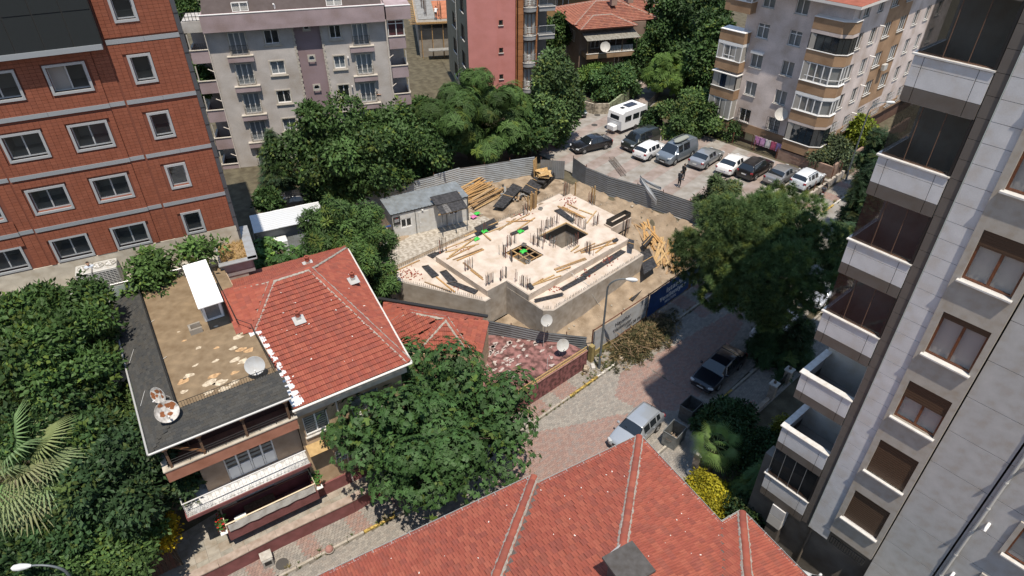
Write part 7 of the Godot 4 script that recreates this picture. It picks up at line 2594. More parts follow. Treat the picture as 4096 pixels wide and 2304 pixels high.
	for q in [[33.95,-33.55,37.2,-33.55],[37.15,-33.5,37.15,-31.0]]:
		var m:=MB.new()
		m.bar(Vector3(q[0],3.46,q[1])-o,Vector3(q[2],3.46,q[3])-o,0.1,0.1)
		part(S,"edge_timber",m,pm[1])
	var rr:=RandomNumberGenerator.new()
	rr.seed=8
	var rm:=[M("rebar",Color(0.10,0.07,0.055),0.8,0.3),M("rebar_blue",Color(0.09,0.12,0.13),0.7,0.3),M("rebar_red",Color(0.20,0.07,0.05),0.8,0.2)]
	var cl:=[[26.7,-37.6,0.9,0.3,14],[26.4,-33.8,0.8,0.2,14],[26.2,-31.2,0.9,0.25,16],[27.4,-31.0,0.9,0.2,14],[28.0,-29.4,0.25,1.6,22],[35.0,-28.9,0.3,0.9,18],[40.2,-29.4,0.9,0.3,18],[35.7,-37.2,0.7,0.5,14],[41.4,-37.6,0.5,0.5,16],[41.4,-34.4,0.4,0.8,14],[30.9,-37.3,0.4,0.4,10],[29.7,-33.0,0.35,1.6,26],[31.2,-34.2,1.2,0.3,18],[32.7,-32.6,0.3,1.5,22],[33.6,-32.4,0.3,2.0,26],[35.5,-34.0,2.6,0.3,30],[37.6,-32.5,0.3,1.8,24],[38.9,-31.6,0.8,0.3,14],[35.0,-30.6,1.8,0.25,20]]
	for c in cl:
		for k in 3:
			var m:=MB.new()
			for i in int(c[4]/3):
				var x: float=c[0]+rr.randf_range(-0.5,0.5)*c[2]-o.x
				var z: float=c[1]+rr.randf_range(-0.5,0.5)*c[3]-o.z
				var hh:=rr.randf_range(0.85,1.15)
				m.bar(Vector3(x,2.8,z),Vector3(x+rr.randf_range(-0.05,0.05),3.4+hh,z+rr.randf_range(-0.05,0.05)),0.022,0.022)
			var p:=part(S,"rebar_cluster",m,rm[k])
			p.set_meta("kind","stuff")
	for e in [[28.3,-26.25,38.8,-26.45,60],[22.0,-36.5,25.1,-30.6,40],[22.0,-38.35,40.5,-38.4,90],[27.6,-26.8,28.1,-26.3,5]]:
		var m:=MB.new()
		var n: int=e[4]
		for i in n:
			var a:=Vector3(e[0],2.85,e[1]).lerp(Vector3(e[2],2.85,e[3]),float(i)/n)-o
			var b:=Vector3(e[0],2.85,e[1]).lerp(Vector3(e[2],2.85,e[3]),float(i+0.55)/n)-o
			var t:=(a+b)*0.5+Vector3(rr.randf_range(-0.02,0.02),rr.randf_range(0.26,0.36),rr.randf_range(-0.04,0.04))
			m.bar(a,t,0.013,0.013)
			m.bar(b,t,0.013,0.013)
		var p:=part(S,"starter_bars",m,rm[1])
		p.set_meta("kind","stuff")
	var pk:=[[830,625,1075,520],[690,740,935,680],[700,790,905,690],[745,795,960,712],[775,800,970,720],[690,715,880,645],[720,770,900,640],[1065,575,1300,465],[1080,580,1200,495],[1130,520,1325,508],[1215,575,1340,490],[1005,595,1170,530],[1505,405,1690,490],[1510,415,1650,485],[1540,410,1705,492],[1575,390,1650,425],[1660,432,1755,466],[1625,745,1775,675],[1670,735,1890,655],[1675,745,1930,672],[1780,745,1915,640],[1600,735,1660,690],[1480,865,1705,782],[1485,870,1715,790],[1495,885,1600,845],[1310,985,1530,910],[1320,980,1480,905],[1325,975,1400,930],[820,815,960,925],[875,870,965,940],[965,605,1020,652],[1715,530,1785,440],[300,890,505,798],[540,955,735,1025],[625,920,760,1030]]
	for i in pk.size():
		var q=pk[i]
		var hy:=3.45 if i<32 else 2.9
		var a:=cc(q[0],q[1],hy)
		var b:=cc(q[2],q[3],hy+(0.08 if i % 3==0 else 0.0))
		var t:=thing("timber_plank","loose yellowish timber plank lying on the concrete slab" if i<32 else ["long plank laid along the left slab edge","plank lying across the front left deck edge","plank leaning from the black board on the left deck"][i-32],"plank",(a+b)*0.5,0.0,"loose planks on the slab")
		var m:=MB.new()
		m.bar(a-t.position,b-t.position,0.12 if i % 2==0 else 0.09,0.05)
		part(t,"board",m,pm[i % 5])
	var bk:=[[[520,845,570,835,645,905,595,925],2.9,"black board on the left deck beside red chips"],[[650,885,700,870,780,950,720,965],2.9,"upper of two black boards laid end to end on the left deck"],[[700,965,770,955,930,1015,905,1042],2.92,"lower black board reaching toward the deck corner"],[[1520,1005,1690,910,1715,930,1545,1020],2.9,"black board strip at the front deck"],[[1675,905,1825,810,1860,825,1710,920],2.9,"black board strip in the middle of the front deck"],[[1830,805,1965,722,2000,735,1865,825],2.9,"long black board strip at the front deck far end"],[[1335,1085,1540,1035,1550,1045,1345,1095],3.05,"narrow black channel board by the front deck corner"],[[900,565,1045,495,1075,535,930,600],3.5,"dark brown board standing askew on the slab edge"],[[1160,605,1290,550,1295,565,1170,615],3.5,"thin black tray board with green net on the slab"],[[1480,440,1530,425,1630,505,1600,518],3.48,"dark board beside the plank bundle on the slab"],[[560,765,620,740,690,725,600,782],2.9,"dark board under the left rebar on the deck"],[[1900,655,1935,638,1948,650,1915,668],3.5,"small dark board on the crossed planks"],[[1280,975,1310,965,1335,995,1310,1010],3.5,"small dark board by the corner rebar"]]
	for q in bk:
		var h: float=q[1]
		var pts:=[]
		for i in 4: pts.append(cc(q[0][i*2],q[0][i*2+1],h+(0.05 if i>1 else 0.0)))
		var c: Vector3=(pts[0]+pts[2])*0.5
		var t:=thing("formwork_board",q[2],"formwork board",c,0.0,"black formwork boards")
		for i in 4: pts[i]-=c
		var m:=MB.new()
		poly_slab(m,pts,0.03)
		part(t,"panel",m,M("form_board",Color(0.045,0.044,0.046),0.55,0,"peel",0.7))
		var e:=MB.new()
		e.bar(pts[0]+Vector3(0,0.03,0),pts[1]+Vector3(0,0.03,0),0.04,0.05)
		part(t,"batten",e,M("form_edge",Color(0.12,0.10,0.085),0.8))
	var cm:=MB.new()
	cm.box(Vector3.ZERO,Vector3(0.1,0.05,0.07))
	var xf:=[]
	var cl2:=[]
	for q in [[430,900,95,45,2.88,60],[1590,375,60,40,3.43,45],[1860,800,60,30,2.9,40],[1480,1000,90,30,2.88,35],[800,720,120,40,3.43,14],[1250,480,120,40,3.43,14],[1700,900,100,60,2.9,20],[800,1000,60,20,2.9,12]]:
		for i in int(q[5]):
			var p:=cc(q[0]+rr.randfn()*q[2]*0.5,q[1]+rr.randfn()*q[3]*0.5,q[4])
			if p.z>-28.3 and q[4]>3.0: continue
			xf.append(Transform3D(Basis.from_euler(Vector3(rr.randf(),rr.randf()*6,rr.randf())),p))
			cl2.append(Color(0.20,0.035,0.025).lerp(Color(0.28,0.07,0.04),rr.randf()))
	var ch:=multi(self,"brick_chips",cm.mesh(),xf,cl2,vcmat("chips",0.9))
	tag(ch,"red plastic spacer chips scattered over the pale slab","chips")
	for q in [[915,645,3.45,"bright green net heap by the left planks"],[1235,590,3.5,"bright green net on the thin tray board"],[1255,735,3.5,"bright green net hanging on the timber grid opening"],[975,590,3.5,"upright scrap of green net at the slab edge"],[920,460,3.0,"green net heap on the soil near the white cabin"]]:
		net(q[0],q[1],q[2],q[3],Color(0.03,0.42,0.05))
	net(897,485,2.95,"pink plastic bag on the soil near the white cabin",Color(0.5,0.12,0.3))
	net(1960,910,0.5,"pale torn plastic sheet beside the slab wall",Color(0.4,0.36,0.3))
	var hm:=MB.new()
	hm.tube([cc(1495,830,3.45),cc(1575,870,3.45),cc(1650,925,2.9),cc(1735,985,2.9),cc(1750,1040,2.2),cc(1790,1100,1.0),cc(1830,1145,0.4)],0.02,5)
	var hs:=part(self,"hose",hm,M("cable_white",Color(0.6,0.58,0.54),0.7))
	tag(hs,"pale hose trailing from the slab down its front wall","hose")
	for q in [[1260,690],[1290,815],[1470,670],[1380,430]]:
		var p:=cc(q[0],q[1],3.42)
		var t:=thing("mortar_tray","small grey form box left on the slab %s" % {1260: "behind the timber grid",1290: "before the timber grid",1470: "by the large opening",1380: "near the far edge"}[q[0]],"box",p,0.4)
		for s in [[0,0.15,0.35,0.03],[0,-0.15,0.35,0.03],[0.16,0,0.03,0.27],[-0.16,0,0.03,0.27]]: bxp(t,"side",Vector3(s[0],0.08,s[1]),Vector3(s[2],0.16,s[3]),M("grey_ply",Color(0.30,0.30,0.29),0.8,0,"stain",0.7))
func net(x: float,y: float,h: float,label: String,col: Color):
	var r:=RandomNumberGenerator.new()
	r.seed=hash(label)
	var c:=cc(x,y,h)
	var m:=MB.new()
	var rows:=[]
	for i in 8:
		var row:=[]
		for j in 8: row.append(Vector3((i-3.5)*0.13+r.randf_range(-0.06,0.06),maxf(0.01,0.2-0.012*(pow(i-3.5,2)+pow(j-3.5,2))+r.randf_range(-0.06,0.1)),(j-3.5)*0.1+r.randf_range(-0.06,0.06)))
		rows.append(row)
	m.grid(rows)
	var o:=part(self,"net_heap",m,M("net"+str(col.g)+str(col.r),col,0.7))
	o.position=c
	o.scale=Vector3.ONE*0.6
	tag(o,label,"net")
func corr_sheet(a: Vector3,b: Vector3,h: float,vertical:=false,warp:=0.0) -> MB:
	var m:=MB.new()
	var d:=(b-a).normalized()
	var nrm:=d.cross(Vector3.UP).normalized()
	var rows:=[]
	if vertical:
		var n:=int(a.distance_to(b)/0.045)
		for j in [0.0,1.0]:
			var row:=[]
			for i in n+1: row.append(a.lerp(b,float(i)/n)+Vector3(0,h*j,0)+nrm*(0.028 if i % 4<2 else 0.0))
			rows.append(row)
	else:
		var n:=int(h/0.05)
		for i in n+1:
			var row:=[]
			for j in 7:
				var t:=j/6.0
				row.append(a.lerp(b,t)+Vector3(0,h*i/n,0)+nrm*((0.032 if i % 4<2 else 0.0)+warp*sin(t*PI)*sin(PI*i/n)))
			rows.append(row)
	m.grid(rows)
	return m
func fence(label: String,pts: Array,h: float,sheet: float,mat: Array,postm: Material,vertical:=false):
	var F:=thing("corrugated_fence",label,"fence",pts[0])
	var o: Vector3=pts[0]
	var r:=RandomNumberGenerator.new()
	r.seed=hash(label)
	for i in pts.size()-1:
		var a: Vector3=pts[i]-o
		var b: Vector3=pts[i+1]-o
		var n:=maxi(1,int(round(a.distance_to(b)/sheet)))
		for k in n:
			var p:=a.lerp(b,float(k)/n)
			var q:=a.lerp(b,float(k+1)/n)+(b-a).normalized()*0.04
			var off:=(b-a).normalized().cross(Vector3.UP)*(0.012*(k % 2))
			part(F,"sheet",corr_sheet(p+off+Vector3(0,r.randf_range(-0.03,0.03),0),q+off+Vector3(0,r.randf_range(-0.03,0.03),0),h+r.randf_range(-0.05,0.05),vertical,r.randf_range(-0.06,0.06)),mat[r.randi() % mat.size()])
			var pm:=MB.new()
			var pp:=p-(b-a).normalized().cross(Vector3.UP)*0.05
			pm.bar(pp+Vector3(0,-0.1,0),pp+Vector3(r.randf_range(-0.04,0.04),h+r.randf_range(0.0,0.25),0),0.05,0.05)
			part(F,"post",pm,postm)
	return F
func build_fences():
	var zinc:=[M("zinc_a",Color(0.56,0.60,0.63),0.38,0.25,"soft",0.4),M("zinc_b",Color(0.48,0.52,0.55),0.42,0.25,"stain",0.4),M("zinc_c",Color(0.60,0.635,0.66),0.36,0.25,"soft",0.4)]
	var dull:=[M("zinc_d",Color(0.22,0.24,0.26),0.5,0.2,"stain",0.4),M("zinc_e",Color(0.26,0.28,0.30),0.5,0.2,"soft",0.4)]
	var rust:=M("rust_post",Color(0.13,0.05,0.03),0.9,0.1)
	var V:=func(x,z): return Vector3(x,ground(x,z)-0.05,z)
	fence("long shiny corrugated fence behind the timber stacks",[V.call(24.5,-47.8),V.call(35.2,-45.9),V.call(42.3,-42.9)],2.1,2.6,zinc,rust)
	fence("short weathered upright corrugated gate panel by the plywood",[V.call(42.6,-42.3),V.call(43.9,-40.3)],1.9,1.0,dull,rust,true)
	fence("dented grey corrugated fence between slab and parking lot",[V.call(44.7,-39.9),V.call(44.25,-37.8),V.call(44.3,-35.1),V.call(44.9,-32.1),V.call(45.4,-29.6),V.call(45.75,-27.0),V.call(45.8,-23.6)],2.0,2.4,dull,rust)
	fence("dark corrugated fence behind the red terrace",[Vector3(23.2,1.5,-28.9),Vector3(24.6,1.3,-27.0),Vector3(26.2,1.0,-24.9),Vector3(28.3,0.6,-23.0)],1.6,1.9,dull,rust)
	var ls:=thing("loose_sheet","bent loose metal sheet hooked over the grey fence top","metal sheet",Vector3(45.2,4.9,-31.2))
	var m:=corr_sheet(Vector3(0.1,0.25,-1.0),Vector3(-0.25,-1.1,1.4),0.7,false,0.15)
	part(ls,"sheet",m,zinc[2])
	var m2:=corr_sheet(Vector3(0.3,0.35,-1.0),Vector3(0.45,0.1,1.2),0.3,false,0.1)
	part(ls,"folded_strip",m2,zinc[0])
	var a:=Vector3(28.75,0.25,-22.72)
	var H:=thing("hoarding","street hoarding with white and blue printed banners","hoarding",a)
	var e:=Vector3(1,0,0)
	var len_:=17.0
	var yaw_e:=atan2(-0.0,1.0)
	var white:=M("banner_white",Color(0.50,0.52,0.55),0.6,0,"soft",0.4)
	var blue:=M("banner_blue",Color(0.018,0.075,0.26),0.55,0,"soft",0.4)
	var lettw:=M("letter_white",Color(0.72,0.74,0.76),0.6)
	var lettd:=M("letter_dark",Color(0.03,0.03,0.04),0.6)
	var slope:=func(x): return street_y(28.75+x)
	for k in [[0.0,5.9,0],[6.05,11.0,1],[11.4,16.6,1]]:
		var bm:=MB.new()
		var rows:=[[],[]]
		for i in 15:
			var x:=lerpf(k[0],k[1],i/14.0)
			var zz:=0.0+x*0.045+0.02*sin(i*1.3)
			var yb: float=slope.call(x)+(0.35 if k[2]==0 else 0.1)
			rows[0].append(Vector3(x,yb,zz))
			rows[1].append(Vector3(x,slope.call(x)+2.3,zz))
		bm.grid(rows)
		part(H,"banner",bm,white if k[2]==0 else blue)
		var fr:=MB.new()
		for yy in [0.12,2.38]: fr.bar(Vector3(k[0],slope.call(k[0])+yy,k[0]*0.045-0.04),Vector3(k[1],slope.call(k[1])+yy,k[1]*0.045-0.04),0.06,0.06)
		part(H,"frame_rail",fr,rust)
	for x in [0.0,3.0,5.97,8.5,11.1,11.35,14.0,16.7]:
		var pm:=MB.new()
		pm.bar(Vector3(x,slope.call(x)-0.1,x*0.045-0.07),Vector3(x,slope.call(x)+2.45,x*0.045-0.07),0.07,0.07)
		part(H,"post",pm,rust)
	bxp(H,"base_wall",Vector3(3.0,0.12,0.0),Vector3(6.3,0.5,0.2),M("wall_yellow",Color(0.34,0.27,0.11),0.9,0,"stain",0.5))
	var gp:=MB.new()
	gp.box(Vector3(-0.35,0.55,0.25),Vector3(0.34,1.6,0.34))
	part(H,"end_pillar",gp,M("wall_yellow",Color(0.34,0.27,0.11)))
	var TB:=func(x,y,s): return Transform3D(Basis(Vector3.UP,-0.045)*Basis(Vector3(0,0,1),0.085 if x>2.5 else 0.04),Vector3(x,slope.call(x)+y,x*0.045+0.05))
	text(H,"lettering","Hayatlar",0.46,TB.call(3.1,1.72,0),lettd)
	text(H,"lettering","Yıkılmıyor",0.46,TB.call(3.1,1.18,0),lettd)
	text(H,"lettering","444 06 06",0.36,TB.call(4.4,0.78,0),lettd)
	text(H,"lettering","Y",0.46,TB.call(5.6,1.7,0),lettd)
	text(H,"lettering","Y",0.46,TB.call(5.6,1.2,0),lettd)
	text(H,"lettering","istanbul",0.62,TB.call(9.2,1.62,0),lettw,true)
	text(H,"lettering","Yenileniyor",0.58,TB.call(8.9,1.0,0),lettw,true)
	text(H,"lettering","MALTEPE",0.34,TB.call(8.7,0.5,0),lettw)
	text(H,"lettering","istanbulyenileniyor",0.42,TB.call(13.9,1.0,0),lettw)
	text(H,"lettering","444 06 0",0.36,TB.call(14.3,0.55,0),lettw)
	text(H,"lettering","Kiptaş",0.3,TB.call(13.8,1.75,0),lettw)
	var lg:=MB.new()
	lg.tube([Vector3(12.3,slope.call(12.3)+1.45,0.62),Vector3(12.28,slope.call(12.3)+1.7,0.62),Vector3(12.33,slope.call(12.3)+1.95,0.62)],[0.12,0.09,0.01],8)
	part(H,"emblem",lg,lettw)
	var fl:=thing("floodlight","small floodlight on the rusty hoarding post","floodlight",a+Vector3(11.25,slope.call(11.25)+2.45,0.45))
	var fm:=MB.new()
	fm.bevbox(Vector3(0,0.35,0),Vector3(0.42,0.32,0.12),0.03,Basis(Vector3.RIGHT,-0.5))
	part(fl,"housing",fm,M("zinc_c",Color(0.43,0.455,0.475)))
	bxp(fl,"bracket",Vector3(0,0.12,0),Vector3(0.05,0.25,0.05),rust)
	bxp(fl,"lens",Vector3(0,0.38,0.075),Vector3(0.34,0.24,0.02),glassy("lens",Color(0.5,0.52,0.5),0.1),Basis(Vector3.RIGHT,-0.5))
func build_cabin():
	var yaw:=deg_to_rad(-15.0)
	var C:=thing("site_cabin","white prefabricated site cabin with corrugated roof","cabin",Vector3(25.1,2.78,-42.4),yaw)
	var white:=M("cabin_white",Color(0.70,0.705,0.69),0.6,0,"soft",0.5)
	var dark:=M("cabin_trim",Color(0.06,0.065,0.07),0.6)
	var wm:=MB.new()
	var I:=Transform3D.IDENTITY
	wall(wm,I,0,7.0,0.0,2.35,[[0.75,1.75,0.85,1.75],[5.2,6.1,0.95,1.75]],0.08)
	wm.quad(Vector3(7,0,0),Vector3(7,0,-2.6),Vector3(7,2.35,-2.6),Vector3(7,2.35,0))
	wm.quad(Vector3(0,0,-2.6),Vector3(0,0,0),Vector3(0,2.35,0),Vector3(0,2.35,-2.6))
	wm.quad(Vector3(7,0,-2.6),Vector3(0,0,-2.6),Vector3(0,2.35,-2.6),Vector3(7,2.35,-2.6))
	part(C,"wall",wm,white)
	for w in [[0.75,1.75,0.85,1.75],[5.2,6.1,0.95,1.75]]: window(C,I,w[0],w[1],w[2],w[3],{"n": 2,"depth": 0.04,"fw": 0.08})
	for x in [0.0,2.1,4.95,7.0]: bxp(C,"frame_post",Vector3(x,1.18,0.02),Vector3(0.09 if x in [0.0,7.0] else 0.04,2.36,0.06),dark)
	bxp(C,"top_rail",Vector3(3.5,2.38,0.02),Vector3(7.1,0.12,0.1),dark)
	bxp(C,"end_rail",Vector3(7.02,2.38,-1.3),Vector3(0.08,0.12,2.6),dark)
	var d:=bxp(C,"door",Vector3(2.85,1.02,0.03),Vector3(0.95,2.0,0.05),white)
	bxp(d,"handle",Vector3(2.5,1.0,0.075),Vector3(0.05,0.12,0.05),M("pvc",Color(0.7,0.7,0.7)))
	bxp(C,"sign",Vector3(0.42,1.75,0.05),Vector3(0.62,0.75,0.02),M("sign_black",Color(0.02,0.02,0.024),0.5))
	bxp(C,"sign_print",Vector3(0.42,1.97,0.064),Vector3(0.14,0.05,0.004),M("sign_red",Color(0.35,0.03,0.03),0.6))
	for i in 3: bxp(C,"sign_line",Vector3(0.42,1.85-i*0.1,0.064),Vector3(0.42,0.025,0.004),M("letter_white",Color(0.72,0.74,0.76)))
	var rm:=MB.new()
	var rows:=[[],[]]
	for i in 94:
		var x:=-0.1+i*0.0775
		var h:=0.045 if i % 4==0 or i % 4==1 and false else 0.0
		rows[0].append(Vector3(x,2.46+h,0.12))
		rows[1].append(Vector3(x,2.62+h,-2.7))
	rm.grid(rows)
	part(C,"roof",rm,M("cabin_roof",Color(0.36,0.40,0.43),0.45,0.4,"stain",0.4))
	bxp(C,"lamp",Vector3(2.75,2.2,0.09),Vector3(0.16,0.12,0.12),M("pvc",Color(0.7,0.7,0.7)))
	var L:=thing("canopy","makeshift black board canopy on props before the white cabin","canopy",C.transform*Vector3(4.9,0,0.7),yaw)
	var wd:=plank_mats()
	for x in [-1.0,0.25,1.3]:
		var m:=MB.new()
		m.tube([Vector3(x,0,0.9),Vector3(x+0.03,2.2,0.9)],0.03,6)
		part(L,"prop",m,M("prop_blue",Color(0.10,0.13,0.17),0.7,0.2,"peel",1.0))
	for q in [[-1.3,0.9,1.6,0.9,2.25],[-1.2,-1.0,1.5,-1.0,2.75]]:
		var m:=MB.new()
		m.bar(Vector3(q[0],q[4],q[1]),Vector3(q[2],q[4],q[3]),0.1,0.1)
		part(L,"beam",m,wd[1])
	for i in 5:
		var m:=MB.new()
		poly_slab(m,[Vector3(-1.1+i*0.5,2.33,1.05),Vector3(-0.62+i*0.5,2.33,1.05),Vector3(-0.62+i*0.5,2.62,-0.1),Vector3(-1.1+i*0.5,2.62,-0.1)],0.03)
		part(L,"roof_board",m,M("form_board",Color(0.045,0.044,0.046),0.55,0,"peel",0.7) if i!=1 else M("form_board_worn",Color(0.16,0.155,0.15),0.5,0,"peel",1.0))
	var m:=MB.new()
	poly_slab(m,[Vector3(-1.15,2.66,0.0),Vector3(1.4,2.66,0.0),Vector3(1.35,2.95,-1.15),Vector3(-1.2,2.95,-1.15)],0.03)
	part(L,"roof_sheet",m,M("form_board",Color(0.045,0.044,0.046)))
	var S:=thing("tarp_shelter","dark tarpaulin shelter with rubbish against the cabin end","shelter",C.transform*Vector3(-1.3,0,-0.9),yaw)
	var tm:=MB.new()
	var tr:=[]
	for i in 7:
		var row:=[]
		for j in 6: row.append(Vector3(-1.6+i*0.45,1.75+0.1*sin(i*1.4+j)-0.05*j,-1.1+j*0.45))
		tr.append(row)
	tm.grid(tr)
	part(S,"sheet",tm,M("tarp",Color(0.10,0.075,0.055),0.9,0,"dirt",1.0))
	for x in [-1.5,0.9]: bxp(S,"pole",Vector3(x,0.85,1.0),Vector3(0.06,1.7,0.06),wd[3])
	bxp(S,"blue_edge",Vector3(-0.2,1.55,1.15),Vector3(2.6,0.12,0.06),M("tarp_blue",Color(0.03,0.07,0.25),0.7))
	bxp(S,"back_panel",Vector3(-0.3,0.85,-1.1),Vector3(2.6,1.7,0.05),M("black",Color(0.02,0.02,0.02)))
	for i in 3: net_bag(C.transform*Vector3(-1.6+i*0.6,0.0,0.5),0.22+0.05*i,["grey rubbish sack beside the tarpaulin shelter","white rubbish sack before the tarpaulin shelter","brown sack at the cabin corner"][i],[Color(0.25,0.25,0.24),Color(0.6,0.6,0.58),Color(0.12,0.08,0.06)][i])
func net_bag(p: Vector3,r: float,label: String,col: Color):
	var m:=MB.new()
	m.lathe([Vector2(0.001,0),Vector2(r,r*0.1),Vector2(r*1.1,r*0.6),Vector2(r*0.7,r*1.3),Vector2(r*0.2,r*1.55),Vector2(r*0.3,r*1.8)],9,Transform3D(Basis.from_euler(Vector3(0.2,r*30,0.25)),Vector3.ZERO))
	var o:=part(self,"sack",m,M("sack"+str(col.r),col,0.7,0,"soft",2.0))
	o.position=p
	tag(o,label,"sack")
func pile(label: String,c: Vector3,yaw: float,L: float,W: float,n: int,tilt: float,mats_: Array,sd: int,spread:=0.15) -> Node3D:
	var P:=thing("timber_pile",label,"timber pile",c,yaw)
	var r:=RandomNumberGenerator.new()
	r.seed=sd
	for i in n:
		var lay:=int(i/9.0)
		var w:=r.randf_range(0.09,0.2)
		var l:=L*r.randf_range(0.6,1.0)
		var m:=MB.new()
		m.box(Vector3.ZERO,Vector3(l,0.05,w))
		var o:=part(P,"plank",m,mats_[r.randi() % mats_.size()])
		o.transform=Transform3D(Basis.from_euler(Vector3(r.randf_range(-0.12,0.12),r.randfn()*spread,tilt+r.randfn()*0.05)),Vector3(r.randf_range(-0.12,0.12)*L,0.1+lay*0.075,r.randf_range(-0.5,0.5)*W))
	return P
func build_piles():
	var pm:=plank_mats()
	var a:=gt(1400+920/1.8114,600+345/1.8114)
	pile("stack of yellow planks along the shiny fence",a,deg_to_rad(5),4.6,3.6,62,0.0,pm,3,0.05)
	var b:=Vector3(42.2,1.2,-26.2)
	pile("loose heap of long planks at the slab's right end",b,deg_to_rad(30),4.6,2.6,58,0.12,pm,5,0.2)
	pile("smaller heap of planks above the long plank heap",Vector3(42.6,2.0,-28.8),deg_to_rad(62),3.4,1.6,24,0.25,pm,15,0.25)
	var dk:=[M("form_board",Color(0.045,0.044,0.046),0.55,0,"peel",0.7),M("form_ply",Color(0.03,0.028,0.026)),M("grey_ply",Color(0.30,0.30,0.29),0.8,0,"stain",0.7)]
	pile("dark heap of scrap formwork timber near the fence",gt(1400+1180/1.8114,600+330/1.8114),deg_to_rad(35),2.6,2.2,34,0.08,dk+[pm[3]],7,0.6)
	var s:=gt(1400+1400/1.8114,600+235/1.8114)
	var P:=thing("plywood_stack","stack of dark plywood topped with buckled yellow sheets","plywood stack",s,deg_to_rad(20))
	for i in 9: bxp(P,"sheet",Vector3(rng.randf_range(-0.05,0.05),0.06+i*0.075,rng.randf_range(-0.05,0.05)),Vector3(2.5,0.05,1.3),dk[i % 2])
	for k in 4:
		var m:=MB.new()
		var rows:=[]
		for i in 6:
			var row:=[]
			for j in 5: row.append(Vector3(-0.9+i*0.36+k*0.18-0.3,0.78+0.09*k+0.14*sin(i*1.1+k*2.0)*(1 if k % 2 else -1)+0.05*j*(k % 3-1),-0.6+j*0.28+0.15*(k % 2)))
			rows.append(row)
		m.grid(rows)
		var o:=part(P,"buckled_sheet",m,M("yellow_ply%d" % (k % 2),[Color(0.56,0.36,0.15),Color(0.60,0.41,0.20)][k % 2],0.8,0,"wood",0.6))
		o.rotation.y=0.3*k
	var up:=thing("plywood_sheet","upright yellow plywood sheet leaning on the shiny fence end","plywood sheet",Vector3(42.0,2.85,-42.55),deg_to_rad(25))
	bxp(up,"sheet",Vector3(0,1.0,0.1),Vector3(0.95,2.0,0.03),M("yellow_ply0",Color(0.56,0.36,0.15)),Basis(Vector3.RIGHT,-0.08))
	bxp(up,"batten",Vector3(0,1.9,0.02),Vector3(0.9,0.06,0.05),plank_mats()[2],Basis(Vector3.RIGHT,-0.08))
	for q in [[[1035,410,1110,420,1250,270,1180,240],3.2,"wide black board leaning on the scrap heap"],[[1240,290,1330,330,1390,260,1310,210],3.3,"dark ribbed board pack beside the plywood stack"],[[2100,740,2165,705,2225,840,2130,900],1.9,"large dotted black board leaning on the right plank heap"],[[2015,640,2060,655,2055,715,2020,705],3.3,"small black board standing on the front deck end"],[[1995,1075,2110,960,2160,965,2050,1090],0.6,"worn black board on the ground by the hoarding"],[[2110,680,2180,610,2200,625,2140,700],2.3,"narrow black board on the soil slope"]]:
		var pts:=[]
		for i in 4: pts.append(cc(q[0][i*2],q[0][i*2+1],q[1]+(0.25 if i>1 else 0.0)))
		var c: Vector3=(pts[0]+pts[2])*0.5
		var t:=thing("formwork_board",q[2],"formwork board",c,0.0,"black formwork boards")
		for i in 4: pts[i]-=c
		var m:=MB.new()
		poly_slab(m,pts,0.04)
		part(t,"panel",m,M("form_board",Color(0.045,0.044,0.046)))
		var e:=MB.new()
		e.bar(pts[0].lerp(pts[3],0.5)+Vector3(0,0.03,0),pts[1].lerp(pts[2],0.5)+Vector3(0,0.03,0),0.06,0.04)
		part(t,"batten",e,plank_mats()[0])
	for q in [[1300,430,4],[1335,410,3],[1640,330,1],[1760,370,2]]:
		var p:=cc(q[0],q[1],3.0)
		var t:=thing("upright_timber","upright timber posts standing by the slab edge %s" % {1300: "in the left form box",1335: "beside the left form box",1640: "near the far corner",1760: "at the right slab edge"}[q[0]],"timber post",p)
		for i in int(q[2]):
			bxp(t,"post",Vector3(i*0.22-0.2,0.7,0.1*(i % 2)),Vector3(0.1,1.5+0.3*(i % 3),0.1),pm[i % 5])
	var c:=g(2470,660,3.6)
	var W:=thing("rebar_cage","wire rebar cage lying on the paving behind the grey fence","rebar cage",Vector3(c.x,3.25,c.z),deg_to_rad(60))
	var wm:=MB.new()
	for i in 22:
		for sz in [-0.25,0.25]: wm.bar(Vector3(-1.8+i*0.17,0.02,sz),Vector3(-1.8+i*0.17,0.42,sz),0.014,0.014)
		for y in [0.02,0.42]: wm.bar(Vector3(-1.8+i*0.17,y,-0.25),Vector3(-1.8+i*0.17,y,0.25),0.014,0.014)
	for sz in [-0.25,0.25]:
		for y in [0.02,0.42]: wm.bar(Vector3(-1.85,y,sz),Vector3(1.85,y,sz),0.02,0.02)
	part(W,"bars",wm,M("rebar",Color(0.10,0.07,0.055)))
	var D:=thing("metal_shed","bright white corrugated shed roof between red building and cabin","shed",Vector3(15.8,2.6,-48.2),deg_to_rad(-18))
	for k in 3:
		var rm:=MB.new()
		var rows:=[[],[]]
		for i in 41:
			var z:=0.9-i*0.0775
			rows[0].append(Vector3(-0.2+k*1.9,2.5+(0.05 if i % 4<2 else 0.0)+0.02*k,z))
			rows[1].append(Vector3(1.75+k*1.9,2.5+(0.05 if i % 4<2 else 0.0)+0.02*k,z))
		rm.grid(rows)
		part(D,"roof_sheet",rm,M("white_zinc",Color(0.62,0.64,0.66),0.35,0.3))
	bxp(D,"wall",Vector3(2.6,1.2,-0.9),Vector3(5.3,2.4,2.6),M("shed_wall",Color(0.20,0.21,0.22),0.7,0.2))
	part(D,"side_sheet",corr_sheet(Vector3(-0.3,0,2.4),Vector3(-0.25,0,-1.8),2.5,true),zinc_side())
	part(D,"low_sheet",corr_sheet(Vector3(2.2,0.2,1.4),Vector3(4.6,0.2,1.4),1.7,true),zinc_side())
